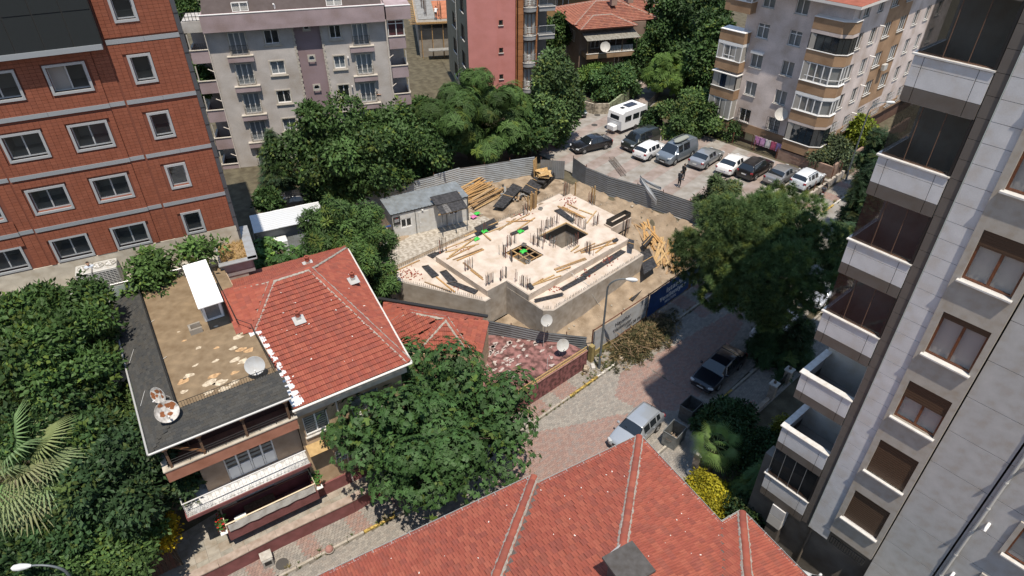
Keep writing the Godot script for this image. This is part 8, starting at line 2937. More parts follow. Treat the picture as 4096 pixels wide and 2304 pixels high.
	var B:=thing("white_cabinet","white freezer-like cabinet beside the corrugated shed","cabinet",Vector3(16.6,2.6,-46.9),deg_to_rad(-16))
	var bm:=MB.new()
	bm.bevbox(Vector3(0,0.85,0),Vector3(2.0,1.5,0.9),0.05)
	part(B,"body",bm,M("cab_white",Color(0.62,0.64,0.66),0.5))
	bxp(B,"drawer",Vector3(-0.1,0.95,0.46),Vector3(1.6,0.45,0.04),M("cab_grey",Color(0.4,0.42,0.44),0.5))
	bxp(B,"slot",Vector3(-0.3,1.0,0.485),Vector3(0.6,0.07,0.01),M("black",Color(0.02,0.02,0.02)))
func zinc_side() -> StandardMaterial3D: return M("zinc_b",Color(0.33,0.355,0.38),0.42,0.5,"stain",0.4)
# ---------- vehicles: lofted bodies; +x is forward ----------
const CARS:={
	"sedan": [[0.0,0.50,0.50,0.72,"h"],[0.015,0.62,0.62,0.88,"h"],[0.06,0.72,0.72,0.96,"h"],[0.16,0.80,0.80,1.0,"h"],[0.27,0.90,0.90,1.0,"h"],[0.29,0.92,0.95,1.0,"w"],[0.41,0.93,1.36,1.0,"p"],[0.43,0.93,1.385,1.0,"c"],[0.545,0.94,1.435,1.0,"p"],[0.565,0.94,1.435,1.0,"c"],[0.70,0.95,1.38,1.0,"p"],[0.74,0.96,1.32,1.0,"r"],[0.86,0.99,1.03,0.985,"t"],[0.96,0.97,0.97,0.95,"t"],[0.99,0.85,0.85,0.90,"t"],[1.0,0.60,0.60,0.82,"t"]],
	"hatch": [[0.0,0.48,0.48,0.72,"h"],[0.018,0.62,0.62,0.88,"h"],[0.07,0.74,0.74,0.97,"h"],[0.17,0.84,0.84,1.0,"h"],[0.255,0.93,0.93,1.0,"h"],[0.275,0.95,0.98,1.0,"w"],[0.40,0.96,1.43,1.0,"p"],[0.42,0.96,1.45,1.0,"c"],[0.56,0.97,1.49,1.0,"p"],[0.58,0.97,1.49,1.0,"c"],[0.73,0.99,1.47,1.0,"p"],[0.755,1.0,1.46,1.0,"c"],[0.84,1.03,1.43,0.99,"p"],[0.885,1.04,1.39,0.98,"r"],[0.965,1.02,1.08,0.94,"t"],[0.985,0.88,0.88,0.92,"t"],[1.0,0.58,0.58,0.84,"t"]],
	"suv": [[0.0,0.55,0.55,0.76,"h"],[0.015,0.75,0.75,0.90,"h"],[0.05,0.88,0.88,0.97,"h"],[0.16,0.97,0.97,1.0,"h"],[0.26,1.04,1.04,1.0,"h"],[0.28,1.05,1.08,1.0,"w"],[0.39,1.06,1.53,1.0,"p"],[0.41,1.06,1.56,1.0,"c"],[0.55,1.07,1.60,1.0,"p"],[0.57,1.07,1.60,1.0,"c"],[0.73,1.08,1.57,1.0,"p"],[0.75,1.09,1.565,1.0,"c"],[0.86,1.10,1.53,0.99,"p"],[0.90,1.10,1.49,0.98,"r"],[0.97,1.06,1.12,0.95,"t"],[0.99,0.9,0.9,0.92,"t"],[1.0,0.62,0.62,0.86,"t"]],
	"van": [[0.0,0.55,0.55,0.78,"h"],[0.012,0.85,0.85,0.92,"h"],[0.05,1.02,1.02,0.98,"h"],[0.13,1.12,1.12,1.0,"h"],[0.15,1.14,1.17,1.0,"w"],[0.28,1.15,1.86,1.0,"p"],[0.30,1.15,1.90,1.0,"c"],[0.44,1.16,1.94,1.0,"p"],[0.47,1.16,1.94,1.0,"c"],[0.68,1.16,1.94,1.0,"p"],[0.71,1.16,1.93,1.0,"q"],[0.92,1.16,1.90,0.99,"p"],[0.965,1.15,1.86,0.98,"r"],[0.985,1.12,1.2,0.97,"t"],[1.0,0.62,0.62,0.94,"t"]],
}
func car(nm: String,label: String,type: String,pos: Vector3,yaw: float,L: float,W: float,hs: float,col: Color,metal: float,o:={}) -> Node3D:
	var T:=thing(nm,label,o.get("cat","car"),pos,yaw,o.get("group",""))
	var st: Array=CARS[type]
	var pm:=paint("paint"+str(col),col,metal)
	var gm:=glassy("car_glass",Color(0.012,0.015,0.018),0.03)
	var dark:=M("car_black",Color(0.018,0.018,0.02),0.5)
	var body:=MB.new()
	var gl:=MB.new()
	var low:=MB.new()
	var rings:=[]
	for s in st:
		var x: float=L*0.5-s[0]*L
		var hw: float=W*0.5*s[3]
		var yb: float=s[1]*hs
		var yr: float=s[2]*hs
		var gh: bool=s[2]>s[1]+0.01
		var lo:=0.22 if s[0]>0.01 and s[0]<0.99 else 0.28
		var r:=[Vector3(x,lo,hw*0.90),Vector3(x,lo+0.12,hw*0.985),Vector3(x,lerpf(lo,yb,0.55),hw),Vector3(x,yb-0.05,hw*0.985)]
		if gh:
			var k:=clampf((yr-yb)/0.45,0.0,1.0)
			r+=[Vector3(x,yb+0.01,hw*0.94),Vector3(x,yr-0.05*k-0.01,hw*lerpf(0.90,0.76,k)),Vector3(x,yr,hw*lerpf(0.7,0.62,k)),Vector3(x,yr+0.025,0)]
		else: r+=[Vector3(x,yb,hw*0.93),Vector3(x,yb+0.02,hw*0.80),Vector3(x,yb+0.035,hw*0.5),Vector3(x,yb+0.045,0)]
		var full:=r.duplicate()
		for i in range(6,-1,-1): full.append(Vector3(r[i].x,r[i].y,-r[i].z))
		rings.append(full)
	var nr:=[]
	var R:=rings.size()
	for i in R:
		var row:=[]
		for j in 15:
			var a: Vector3=rings[mini(i+1,R-1)][j]-rings[maxi(i-1,0)][j]
			var b: Vector3=rings[i][mini(j+1,14)]-rings[i][maxi(j-1,0)]
			var n:=b.cross(a).normalized()
			if n.dot(rings[i][j]-Vector3(rings[i][j].x*0.9,0.5,0))<0: n=-n
			row.append(n)
		nr.append(row)
	for i in R-1:
		var ty: String=st[i][4]
		for j in 14:
			var jj:=mini(j,13-j)
			var glass:=false
			if ty=="c" and jj==4: glass=true
			if (ty=="w" or ty=="r") and jj>=5: glass=true
			var tgt:=gl if glass else (low if jj==0 else body)
			var q:=[[rings[i][j],nr[i][j]],[rings[i][j+1],nr[i][j+1]],[rings[i+1][j+1],nr[i+1][j+1]],[rings[i+1][j],nr[i+1][j]]]
			if ((q[1][0]-q[0][0]).cross(q[3][0]-q[0][0])).dot(nr[i][j])>0: tgt._sq(q[0],q[1],q[2],q[3])
			else: tgt._sq(q[3],q[2],q[1],q[0])
	for e in [0,R-1]:
		for j in range(1,13):
			if e==0: body.tri(rings[e][0],rings[e][j],rings[e][j+1])
			else: body.tri(rings[e][0],rings[e][j+1],rings[e][j])
	part(T,"body",body,pm)
	part(T,"windows",gl,gm)
	part(T,"sill_trim",low,dark)
	var fl:=MB.new()
	fl.box(Vector3(0,0.26,0),Vector3(L*0.9,0.06,W*0.86))
	part(T,"underbody",fl,dark)
	var wr: float=o.get("wr",0.315)
	var tyre:=MB.new()
	tyre.lathe([Vector2(wr*0.62,-0.1),Vector2(wr*0.95,-0.1),Vector2(wr,-0.06),Vector2(wr,0.06),Vector2(wr*0.95,0.1),Vector2(wr*0.62,0.1)],20)
	var tmesh:=tyre.mesh()
	var rim:=MB.new()
	rim.lathe([Vector2(wr*0.66,0.085),Vector2(wr*0.58,0.09),Vector2(wr*0.56,0.04)],20)
	for k in 5:
		var a:=TAU*k/5
		rim.bar(Vector3(0,0.075,0),Vector3(cos(a)*wr*0.62,0.08,sin(a)*wr*0.62),0.07,0.02)
	var rmesh:=rim.mesh()
	for s in [-1.0,1.0]:
		for fx in [o.get("wf",0.30),o.get("wb",-0.29)]:
			var w:=MeshInstance3D.new()
			w.name="wheel"
			w.mesh=tmesh
			w.material_override=M("tyre",Color(0.02,0.02,0.02),0.85)
			T.add_child(w,true)
			w.transform=Transform3D(Basis(Vector3.RIGHT,s*PI/2),Vector3(L*fx,wr,s*(W*0.5-0.085)))
			part(w,"rim",rmesh,M("rim",Color(0.42,0.43,0.44),0.3,0.8))
			var hub:=MB.new()
			hub.lathe([Vector2(0.001,0.03),Vector2(wr*0.6,0.03)],16)
			part(w,"brake_disc",hub,dark)
			var ar:=MB.new()
			var arc:=[]
			for k in 11:
				var a:=PI*k/10.0
				arc.append(Vector3(L*fx+cos(a)*(wr+0.055),wr+sin(a)*(wr+0.055),s*(W*0.5-0.012)))
			ar.tube(arc,0.03,5)
			part(T,"wheel_arch",ar,dark if o.get("clad",true) else pm)
	var hl:=glassy("headlight",Color(0.42,0.44,0.46),0.06)
	var tl:=glassy("taillight",Color(0.22,0.008,0.01),0.12)
	var fy: float=st[2][1]*hs-0.11
	var ry: float=st[-3][1]*hs-0.14
	for s in [-1.0,1.0]:
		var m:=MB.new()
		m.bevbox(Vector3(L*0.5-0.16,fy,s*W*0.37),Vector3(0.30,0.13,0.36),0.04,Basis.from_euler(Vector3(0,s*-0.55,0.25)))
		part(T,"headlight",m,hl)
		var m2:=MB.new()
		var tall: float=0.42 if type=="van" else 0.17
		m2.bevbox(Vector3(-L*0.5+0.115,ry-(0.1 if type=="van" else 0.0),s*W*0.405),Vector3(0.17,tall,0.27 if tall<0.3 else 0.14),0.03,Basis(Vector3.UP,s*0.4))
		part(T,"taillight",m2,tl)
		var m3:=MB.new()
		var mx: float=L*0.5-L*(st[5][0]+0.055) if type!="van" else L*0.5-L*0.21
		m3.bevbox(Vector3(mx,st[5][1]*hs+0.08,s*(W*0.5+0.09)),Vector3(0.13,0.14,0.2),0.035)
		part(T,"mirror",m3,pm if o.get("clad",true) else dark)
		for hx in [0.06,-0.16]:
			var m4:=MB.new()
			m4.box(Vector3(L*hx,st[7][1]*hs-0.13,s*(W*0.5+0.004)),Vector3(0.18,0.03,0.03))
			part(T,"door_handle",m4,pm)
		if o.get("rails",false):
			var m5:=MB.new()
			m5.tube([Vector3(L*0.07,st[7][2]*hs+0.03,s*W*0.36),Vector3(-L*0.1,st[9][2]*hs+0.07,s*W*0.36),Vector3(-L*0.36,st[-5][2]*hs+0.04,s*W*0.35)],0.022,6)
			part(T,"roof_rail",m5,o.get("railm",M("steel_rail",Color(0.42,0.43,0.44),0.35,0.7)))
	var pl:=M("plate",Color(0.6,0.6,0.58),0.5)
	bxp(T,"number_plate",Vector3(-L*0.5-0.008,ry-0.22,0),Vector3(0.02,0.11,0.5),pl)
	bxp(T,"plate_band",Vector3(-L*0.5-0.012,ry-0.22,0.23),Vector3(0.02,0.11,0.05),M("plate_blue",Color(0.02,0.05,0.3),0.5))
	bxp(T,"front_plate",Vector3(L*0.5+0.005,0.42,0),Vector3(0.02,0.11,0.5),pl)
	bxp(T,"grille",Vector3(L*0.5-0.005,0.56*hs,0),Vector3(0.04,0.16,W*0.42),dark)
	var bm:=MB.new()
	for e in [-1.0,1.0]: bm.bevbox(Vector3(e*(L*0.5-0.06),0.33,0),Vector3(0.16,0.16,W*0.78),0.03)
	part(T,"bumper_trim",bm,dark)
	if o.has("badge"):
		var b:=MB.new()
		b.lathe([Vector2(0.001,0.02),Vector2(0.055,0.02),Vector2(0.06,0.0)],14,Transform3D(Basis(Vector3(0,0,1),-PI/2),Vector3(L*0.5+0.0,0.64*hs,0)))
		part(T,"badge",b,M("chrome",Color(0.6,0.6,0.6),0.15,1.0))
	if o.get("aerial",false):
		var m:=MB.new()
		m.tube([Vector3(-L*0.36,st[-5][2]*hs+0.02,0),Vector3(-L*0.385,st[-5][2]*hs+0.3,0)],[0.02,0.006],5)
		part(T,"aerial",m,dark)
	return T
func park(u0: float,v0: float,u1: float,v1: float,h: float) -> Array:
	var a:=g(u0,v0,h)
	var b:=g(u1,v1,h)
	return [a,b]
func build_cars():
	var gy:="cars parked in the lot"
	var silver:=Color(0.36,0.38,0.40)
	var lot:=3.24
	var hd:=func(a: Vector3,b: Vector3): return atan2(-(b.z-a.z),b.x-a.x)
	var mid:=func(r: Vector3,f: Vector3,W: float,wb: float,L: float):
		var d:=(f-r).normalized()
		var left:=Vector3.UP.cross(d)
		return (r+d*(wb*0.5+L*0.003))+left*(W*0.5-0.05)
	var q
	q=[g(2423.7,597.1,lot),g(2337.7,616.4,lot)]
	var c: Vector3=(q[0]+q[1])*0.5+Vector3.UP.cross((q[1]-q[0]).normalized())*-0.85
	var vol:=car("sedan_car","black sedan with its driver leaving the parking lot","sedan",c,hd.call(q[0],q[1]),4.5,1.77,1.0,Color(0.012,0.012,0.014),0.3,{"group": gy})
	for e in [["white_hatchback","small white hatchback between dark van and silver van","hatch",2598,643,2640,621,4.35,1.77,0.96,Color(0.66,0.67,0.68),0.0,{},false],["silver_sedan","silver sedan next to the roof box van","sedan",2824.6,677.3,2874.9,644.4,4.65,1.81,1.02,silver,0.6,{},false],["white_sedan","white sedan beside the black sport utility car","sedan",2935,703,2975,675,4.6,1.8,0.99,Color(0.68,0.68,0.68),0.0,{},false],["black_suv","black sport utility car with chrome roof rails","suv",3019.8,721.7,3075.4,687.9,4.45,1.82,1.0,Color(0.012,0.011,0.011),0.3,{"rails": true,"wr": 0.34},false],["grey_sedan","champagne grey sedan beside the white compact crossover","sedan",3127,748,3180,715,4.5,1.78,1.03,Color(0.30,0.30,0.30),0.55,{},false],["white_crossover","white compact crossover with black cladding by the low wall","hatch",3229,765.5,3278.5,736,4.1,1.72,1.05,Color(0.60,0.64,0.68),0.1,{"rails": true,"railm": M("car_black",Color(0.018,0.018,0.02),0.5)},false]]:
		var r:=g(e[3],e[4],lot)
		var f:=g(e[5],e[6],lot)
		var oo: Dictionary=e[12]
		oo["group"]=gy
		car(e[0],e[1],e[2],mid.call(r,f,e[8],e[7]*0.59,e[7]),hd.call(r,f),e[7],e[8],e[9],e[10],e[11],oo)
	var f:=g(2697.6,661.4,lot)
	var r:=g(2767.6,627.5,lot)
	var cm: Vector3=(f+r)*0.5+Vector3.UP.cross((f-r).normalized())*-0.9
	var bl:=Color(0.20,0.235,0.27)
	var van:=car("camper_van","silver blue van with a long roof box","van",cm,hd.call(r,f),4.9,1.9,1.0,bl,0.5,{"group": gy,"wr": 0.34,"cat": "van","rails": true})
	var rb:=thing("roof_box","long grey roof box strapped on the silver blue van","roof box",cm+Vector3(0,2.02,0),van.rotation.y)
	var bm:=MB.new()
	bm.tube([Vector3(-1.1,0.17,-0.25),Vector3(-1.0,0.19,-0.25),Vector3(0,0.22,-0.25),Vector3(0.75,0.2,-0.25),Vector3(1.05,0.13,-0.25)],[0.08,0.24,0.3,0.27,0.06],12)
	var bx:=part(rb,"shell",bm,M("box_plastic",Color(0.22,0.235,0.21),0.55))
	bx.transform=Transform3D(Basis.from_scale(Vector3(1,0.62,1.25)),Vector3(0,0.05,0.1))
	for x in [-0.6,0.5]: bxp(rb,"crossbar",Vector3(x,0.0,0),Vector3(0.06,0.04,1.5),M("car_black",Color(0.018,0.018,0.02)))
	f=g(2546,610,lot)
	r=g(2622,580,lot)
	cm=(f+r)*0.5+Vector3.UP.cross((f-r).normalized())*-0.88
	car("minivan","dark green grey minivan facing the paving lane","van",cm,hd.call(r,f),4.4,1.85,0.94,Color(0.028,0.034,0.03),0.4,{"group": gy,"cat": "van","rails": true,"railm": M("car_black",Color(0.018,0.018,0.02))})
	var k:=Vector3(0,0,0)
	var ca:=g(2441,530,lot)
	var cb:=g(2512,503,lot)
	var CV:=thing("caravan","white caravan with dark windows and a roof solar panel","caravan",(ca+cb)*0.5+Vector3(1.0,0,0.2),hd.call(cb,ca))
	var m:=MB.new()
	var prof:=[Vector2(-2.1,0.45),Vector2(-2.15,1.6),Vector2(-2.0,2.35),Vector2(-1.8,2.5),Vector2(1.7,2.5),Vector2(2.05,2.3),Vector2(2.2,1.5),Vector2(2.1,0.45)]
	for i in prof.size():
		var a: Vector2=prof[i]
		var b: Vector2=prof[(i+1) % prof.size()]
		m.quad(Vector3(a.x,a.y,1.05),Vector3(b.x,b.y,1.05),Vector3(b.x,b.y,-1.05),Vector3(a.x,a.y,-1.05))
	for s in [-1.05,1.05]:
		for i in range(1,7): m.tri(Vector3(prof[0].x,prof[0].y,s),Vector3(prof[i].x,prof[i].y,s),Vector3(prof[i+1].x,prof[i+1].y,s))
	part(CV,"body",m,M("caravan_white",Color(0.68,0.69,0.70),0.35))
	var gm:=glassy("car_glass",Color(0.012,0.015,0.018))
	for s in [-1.0,1.0]:
		for x in [1.1,-0.2,-1.4]: bxp(CV,"side_window",Vector3(x,1.65,s*1.06),Vector3(1.0,0.62,0.03),gm)
		var wm:=MB.new()
		wm.lathe([Vector2(0.001,-0.1),Vector2(0.3,-0.1),Vector2(0.32,0),Vector2(0.3,0.1),Vector2(0.001,0.1)],18,Transform3D(Basis(Vector3.RIGHT,PI/2),Vector3(-0.3,0.32,s*0.95)))
		part(CV,"wheel",wm,M("tyre",Color(0.02,0.02,0.02),0.85))
	bxp(CV,"front_window",Vector3(2.16,1.72,0),Vector3(0.04,0.62,1.25),gm,Basis(Vector3(0,0,1),0.05))
	bxp(CV,"solar_panel",Vector3(-0.4,2.55,0.1),Vector3(1.5,0.04,0.9),M("solar",Color(0.02,0.022,0.035),0.2))
	bxp(CV,"roof_hatch",Vector3(1.0,2.55,0),Vector3(0.4,0.06,0.4),M("car_black",Color(0.018,0.018,0.02)))
	var fb:=MB.new()
	fb.bevbox(Vector3(2.5,0.75,0),Vector3(0.6,0.55,1.1),0.08)
	part(CV,"front_box",fb,M("caravan_white",Color(0.68,0.69,0.70)))
	var tb:=MB.new()
	for s in [-0.4,0.4]: tb.bar(Vector3(2.2,0.48,s),Vector3(3.3,0.45,0),0.06,0.08)
	part(CV,"tow_bar",tb,M("rebar",Color(0.10,0.07,0.055)))
	var nv:=g(2797,1555,0.5)
	var nb:=g(2938,1400,0.9)
	var nc:=(g(2798,1552,0.55)+g(2945,1412,0.75))*0.5
	nc.y=street_y(nc.x)
	car("sedan_car","dark navy sedan parked in the shade by the garden gate","sedan",Vector3(nc.x,nc.y+0.01,nc.z),PI+0.05,4.85,1.85,1.0,Color(0.008,0.010,0.018),0.4,{"badge": true,"wr": 0.33})
	var hc:=g(2548,1702,0.9)
	car("hatchback_car","silver hatchback parked beside the metal waste containers","hatch",Vector3(hc.x,0.01,hc.z),PI+0.06,4.15,1.75,1.03,Color(0.40,0.43,0.46),0.5,{"aerial": true,"rails": true})
	car("white_car","white car half hidden under the umbrella pine","sedan",Vector3(40.3,street_y(40.3),-14.9),PI+0.04,4.5,1.8,1.0,Color(0.62,0.63,0.66),0.1)
	car("white_car","silver white car behind the pine, farther along the kerb","hatch",Vector3(46.2,street_y(46.2),-14.3),PI+0.04,4.2,1.75,1.0,Color(0.5,0.53,0.58),0.3)
	var dc:=g(1165,815,3.4)
	car("dark_car","dark car parked in the shade beside the lilac block","sedan",Vector3(dc.x,ground(dc.x,dc.z),dc.z),deg_to_rad(155),4.5,1.8,1.0,Color(0.015,0.017,0.022),0.3)
	var gc:=g(2302,430,3.8)
	car("green_car","dark green car half hidden behind the plane tree","hatch",Vector3(gc.x,ground(gc.x,gc.z),gc.z),deg_to_rad(-120),4.2,1.75,1.0,Color(0.02,0.035,0.03),0.4)
	var vr:=g(3330,2265,4.2)
	car("panel_van","white van squeezed between the red roof and grey block","van",Vector3(21.6,1.9,-1.3),PI*0.5+0.05,5.0,1.9,1.1,Color(0.6,0.63,0.66),0.1,{"cat": "van"})
	var sc:=g(3293,778,2.85)
	var S:=thing("scooter","dark scooter with top case on the striped pavement","scooter",Vector3(sc.x,street_y(sc.x)+0.14,sc.z),deg_to_rad(15))
	var dk:=paint("scooter_paint",Color(0.015,0.015,0.022),0.2)
	for x in [-0.6,0.62]:
		var wm:=MB.new()
		wm.lathe([Vector2(0.1,-0.05),Vector2(0.22,-0.05),Vector2(0.24,0),Vector2(0.22,0.05),Vector2(0.1,0.05)],16,Transform3D(Basis(Vector3.RIGHT,PI/2),Vector3(x,0.24,0)))
		part(S,"wheel",wm,M("tyre",Color(0.02,0.02,0.02)))
	var sm:=MB.new()
	sm.tube([Vector3(-0.75,0.55,0),Vector3(-0.45,0.6,0),Vector3(-0.1,0.5,0),Vector3(0.1,0.3,0),Vector3(0.35,0.32,0)],[0.08,0.19,0.17,0.14,0.12],10)
	sm.tube([Vector3(0.35,0.3,0),Vector3(0.45,0.65,0),Vector3(0.38,0.95,0)],[0.16,0.2,0.09],10)
	sm.tube([Vector3(0.62,0.35,0),Vector3(0.45,0.6,0)],[0.14,0.1],8)
	part(S,"body",sm,dk)
	var se:=MB.new()
	se.bevbox(Vector3(-0.3,0.78,0),Vector3(0.62,0.1,0.28),0.04)
	part(S,"seat",se,M("seat_brown",Color(0.08,0.05,0.035),0.7))
	var tc:=MB.new()
	tc.bevbox(Vector3(-0.78,0.92,0),Vector3(0.36,0.28,0.42),0.08)
	part(S,"top_case",tc,dk)
	var hb:=MB.new()
	hb.tube([Vector3(0.33,1.02,-0.34),Vector3(0.4,0.98,0),Vector3(0.33,1.02,0.34)],0.025,6)
	part(S,"handlebar",hb,M("car_black",Color(0.018,0.018,0.02)))
	bxp(S,"tail_light",Vector3(-0.86,0.6,0),Vector3(0.08,0.08,0.2),glassy("taillight",Color(0.22,0.008,0.01)))
	bxp(S,"plate",Vector3(-0.88,0.42,0),Vector3(0.02,0.16,0.2),M("plate",Color(0.6,0.6,0.58)))
	var dp:=vol.transform*Vector3(0.25,0.28,0.38)
	person("person","driver in white shirt at the wheel of the black sedan",dp,vol.rotation.y,"sit",Color(0.6,0.6,0.6),Color(0.05,0.05,0.06),0.92)
# ---------- people: one continuous surface from tapered capsules (surface nets) ----------
func sdf_mesh(bones: Array,cell: float,k: float) -> MB:
	var lo:=Vector3(1e9,1e9,1e9)
	var hi:=-lo
	for b in bones:
		for e in [[b[0],b[2]],[b[1],b[3]]]:
			var rr:=Vector3.ONE*(float(e[1])+cell*2.5)
			lo=lo.min(e[0]-rr)
			hi=hi.max(e[0]+rr)
	var n:=Vector3i(((hi-lo)/cell).ceil())+Vector3i.ONE
	var f:={}
	for b in bones:
		var A: Vector3=b[0]
		var B: Vector3=b[1]
		var mr:=maxf(b[2],b[3])+cell*3.0
		var l0:=Vector3i(((A.min(B)-Vector3.ONE*mr-lo)/cell).floor()).max(Vector3i.ZERO)
		var h0:=Vector3i(((A.max(B)+Vector3.ONE*mr-lo)/cell).ceil()).min(n)
		var ab:=B-A
		var dd:=maxf(ab.length_squared(),1e-9)
		for x in range(l0.x,h0.x+1):
			for y in range(l0.y,h0.y+1):
				for z in range(l0.z,h0.z+1):
					var p:=lo+Vector3(x,y,z)*cell
					var t:=clampf((p-A).dot(ab)/dd,0,1)
					var d:=(p-A-ab*t).length()-lerpf(b[2],b[3],t)
					var key:=Vector3i(x,y,z)
					if f.has(key):
						var o: float=f[key]
						var hh:=clampf(0.5+0.5*(o-d)/k,0,1)
						f[key]=lerpf(o,d,hh)-k*hh*(1.0-hh)
					else: f[key]=d
	var vid:={}
	var m:=MB.new()
	var cor:=[Vector3i(0,0,0),Vector3i(1,0,0),Vector3i(0,1,0),Vector3i(1,1,0),Vector3i(0,0,1),Vector3i(1,0,1),Vector3i(0,1,1),Vector3i(1,1,1)]
	var edg:=[[0,1],[2,3],[4,5],[6,7],[0,2],[1,3],[4,6],[5,7],[0,4],[1,5],[2,6],[3,7]]
	for key in f:
		var vals:=[]
		var mask:=0
		for i in 8:
			var d: float=f.get(key+cor[i],1.0)
			vals.append(d)
			if d<0: mask |= 1 << i
		if mask==0 or mask==255: continue
		var s:=Vector3.ZERO
		var c:=0
		for e in edg:
			var a: float=vals[e[0]]
			var b: float=vals[e[1]]
			if (a<0)!=(b<0):
				s+=Vector3(cor[e[0]]).lerp(Vector3(cor[e[1]]),a/(a-b))
				c+=1
		var gr:=Vector3(vals[1]+vals[3]+vals[5]+vals[7]-vals[0]-vals[2]-vals[4]-vals[6],vals[2]+vals[3]+vals[6]+vals[7]-vals[0]-vals[1]-vals[4]-vals[5],vals[4]+vals[5]+vals[6]+vals[7]-vals[0]-vals[1]-vals[2]-vals[3])
		vid[key]=m.v.size()
		m.v.append(lo+(Vector3(key)+s/c)*cell)
		m.n.append(gr.normalized())
	for key in f:
		var a: float=f[key]
		for ax in 3:
			var e:=Vector3i.ZERO
			e[ax]=1
			if not f.has(key+e): continue
			var b: float=f[key+e]
			if (a<0)==(b<0): continue
			var u:=Vector3i.ZERO
			var w:=Vector3i.ZERO
			u[(ax+1) % 3]=1
			w[(ax+2) % 3]=1
			var q:=[key-u-w,key-w,key,key-u]
			if not (vid.has(q[0]) and vid.has(q[1]) and vid.has(q[2]) and vid.has(q[3])): continue
			var id:=[vid[q[0]],vid[q[1]],vid[q[2]],vid[q[3]]]
			if a>0: id.reverse()
			m.ix.append_array(PackedInt32Array([id[0],id[2],id[1],id[0],id[3],id[2]]))
	return m
func person(nm: String,label: String,pos: Vector3,yaw: float,pose: String,shirt: Color,legs: Color,sc:=1.0,hair:=Color(0.015,0.012,0.01),cap:=false) -> Node3D:
	var T:=thing(nm,label,"person",pos,yaw)
	var skin:=M("skin",Color(0.40,0.24,0.16),0.6)
	var V:=func(x,y,z): return Vector3(x,y,z)*sc
	var hip:=0.93
	var lean:=0.0
	if pose=="bend": lean=0.55
	if pose=="sit": hip=0.25
	var B:=func(x,y,z): return Vector3(x+sin(lean)*(y-hip)*(1.0 if y>hip else 0.0),hip+(y-hip)*cos(lean) if y>hip else y,z)*sc
	var dh:=hip-0.93
	var up:=func(x,y,z): return B.call(x,y+dh,z)
	var torso:=[[up.call(0,0.98,0.07),up.call(0.0,1.2,0.06),0.125*sc,0.12*sc],[up.call(0,0.98,-0.07),up.call(0.0,1.2,-0.06),0.125*sc,0.12*sc],[up.call(0.01,1.2,0),up.call(0.0,1.4,0),0.14*sc,0.12*sc],[up.call(0,1.38,0.05),up.call(0,1.41,0.17),0.09*sc,0.07*sc],[up.call(0,1.38,-0.05),up.call(0,1.41,-0.17),0.09*sc,0.07*sc]]
	var skinb:=[[up.call(0,1.44,0),up.call(0.02,1.53,0),0.055*sc,0.052*sc]]
	var hd: Vector3=up.call(0.045,1.635,0)
	for s in [-1.0,1.0]:
		var sh: Vector3=up.call(0,1.41,s*0.19)
		var el: Vector3=up.call(0.02,1.14,s*0.25)
		var ha: Vector3=up.call(0.25,1.10,s*0.09)
		if pose=="bend": el=up.call(0.22,1.2,s*0.22); ha=up.call(0.42,0.98,s*0.1)
		torso.append([sh,sh.lerp(el,0.72),0.062*sc,0.055*sc])
		skinb.append([sh.lerp(el,0.6),el,0.045*sc,0.042*sc])
		skinb.append([el,ha,0.041*sc,0.030*sc])
		var fd:=(ha-el).normalized()
		skinb.append([ha,ha+fd*0.07*sc,0.036*sc,0.034*sc])
	var lb:=[]
	for s in [-1.0,1.0]:
		var h0: Vector3=V.call(0,hip,s*0.09)
		var kn: Vector3=V.call(0.03,0.5,s*0.1+(0.02 if s>0 else 0.0)) if pose!="sit" else V.call(0.42,0.28,s*0.12)
		var an: Vector3=V.call(-0.02+0.04*s,0.09,s*0.11) if pose!="sit" else V.call(0.55,0.0,s*0.12)
		lb.append([h0,kn,0.088*sc,0.06*sc])
		lb.append([kn,an,0.057*sc,0.043*sc])
		var ft:=[[an,an+Vector3(0.16,-0.045,0)*sc,0.045*sc,0.035*sc]]
		part(T,"shoe",sdf_mesh(ft,0.018,0.02),M("shoe_white",Color(0.55,0.55,0.54),0.6))
	lb.append([V.call(0,hip,0.06),V.call(0,hip,-0.06),0.12*sc,0.12*sc])
	part(T,"body",sdf_mesh(skinb+[[up.call(0,1.1,0),up.call(0,1.44,0),0.07*sc,0.05*sc]],0.02,0.03),skin)
	part(T,"shirt",sdf_mesh(torso,0.024,0.05),M("cloth"+str(shirt),shirt,0.9))
	part(T,"trousers",sdf_mesh(lb,0.024,0.04),M("cloth"+str(legs),legs,0.9))
	var face:=[[hd,hd+Vector3(0.0,0.04,0)*sc,0.088*sc,0.085*sc],[hd+Vector3(0.035,-0.07,0)*sc,hd,0.058*sc,0.08*sc],[hd+Vector3(0.09,-0.0,0)*sc,hd+Vector3(0.108,-0.03,0)*sc,0.012*sc,0.017*sc],[hd+Vector3(0.0,-0.01,0.088)*sc,hd+Vector3(0,0.02,0.09)*sc,0.018*sc,0.018*sc],[hd+Vector3(0.0,-0.01,-0.088)*sc,hd+Vector3(0,0.02,-0.09)*sc,0.018*sc,0.018*sc]]
	var hdn:=part(T,"head",sdf_mesh(face,0.013,0.02),skin)
	for s in [-1.0,1.0]: bxp(hdn,"eye",hd+Vector3(0.083,0.012,s*0.032)*sc,Vector3(0.012,0.012,0.022),M("eye",Color(0.02,0.015,0.012),0.3))
	bxp(hdn,"mouth",hd+Vector3(0.088,-0.062,0)*sc,Vector3(0.01,0.008,0.04),M("lip",Color(0.25,0.09,0.07),0.6))
	var hb:=[[hd+Vector3(-0.025,0.03,0)*sc,hd+Vector3(-0.005,0.06,0)*sc,0.088*sc,0.083*sc]]
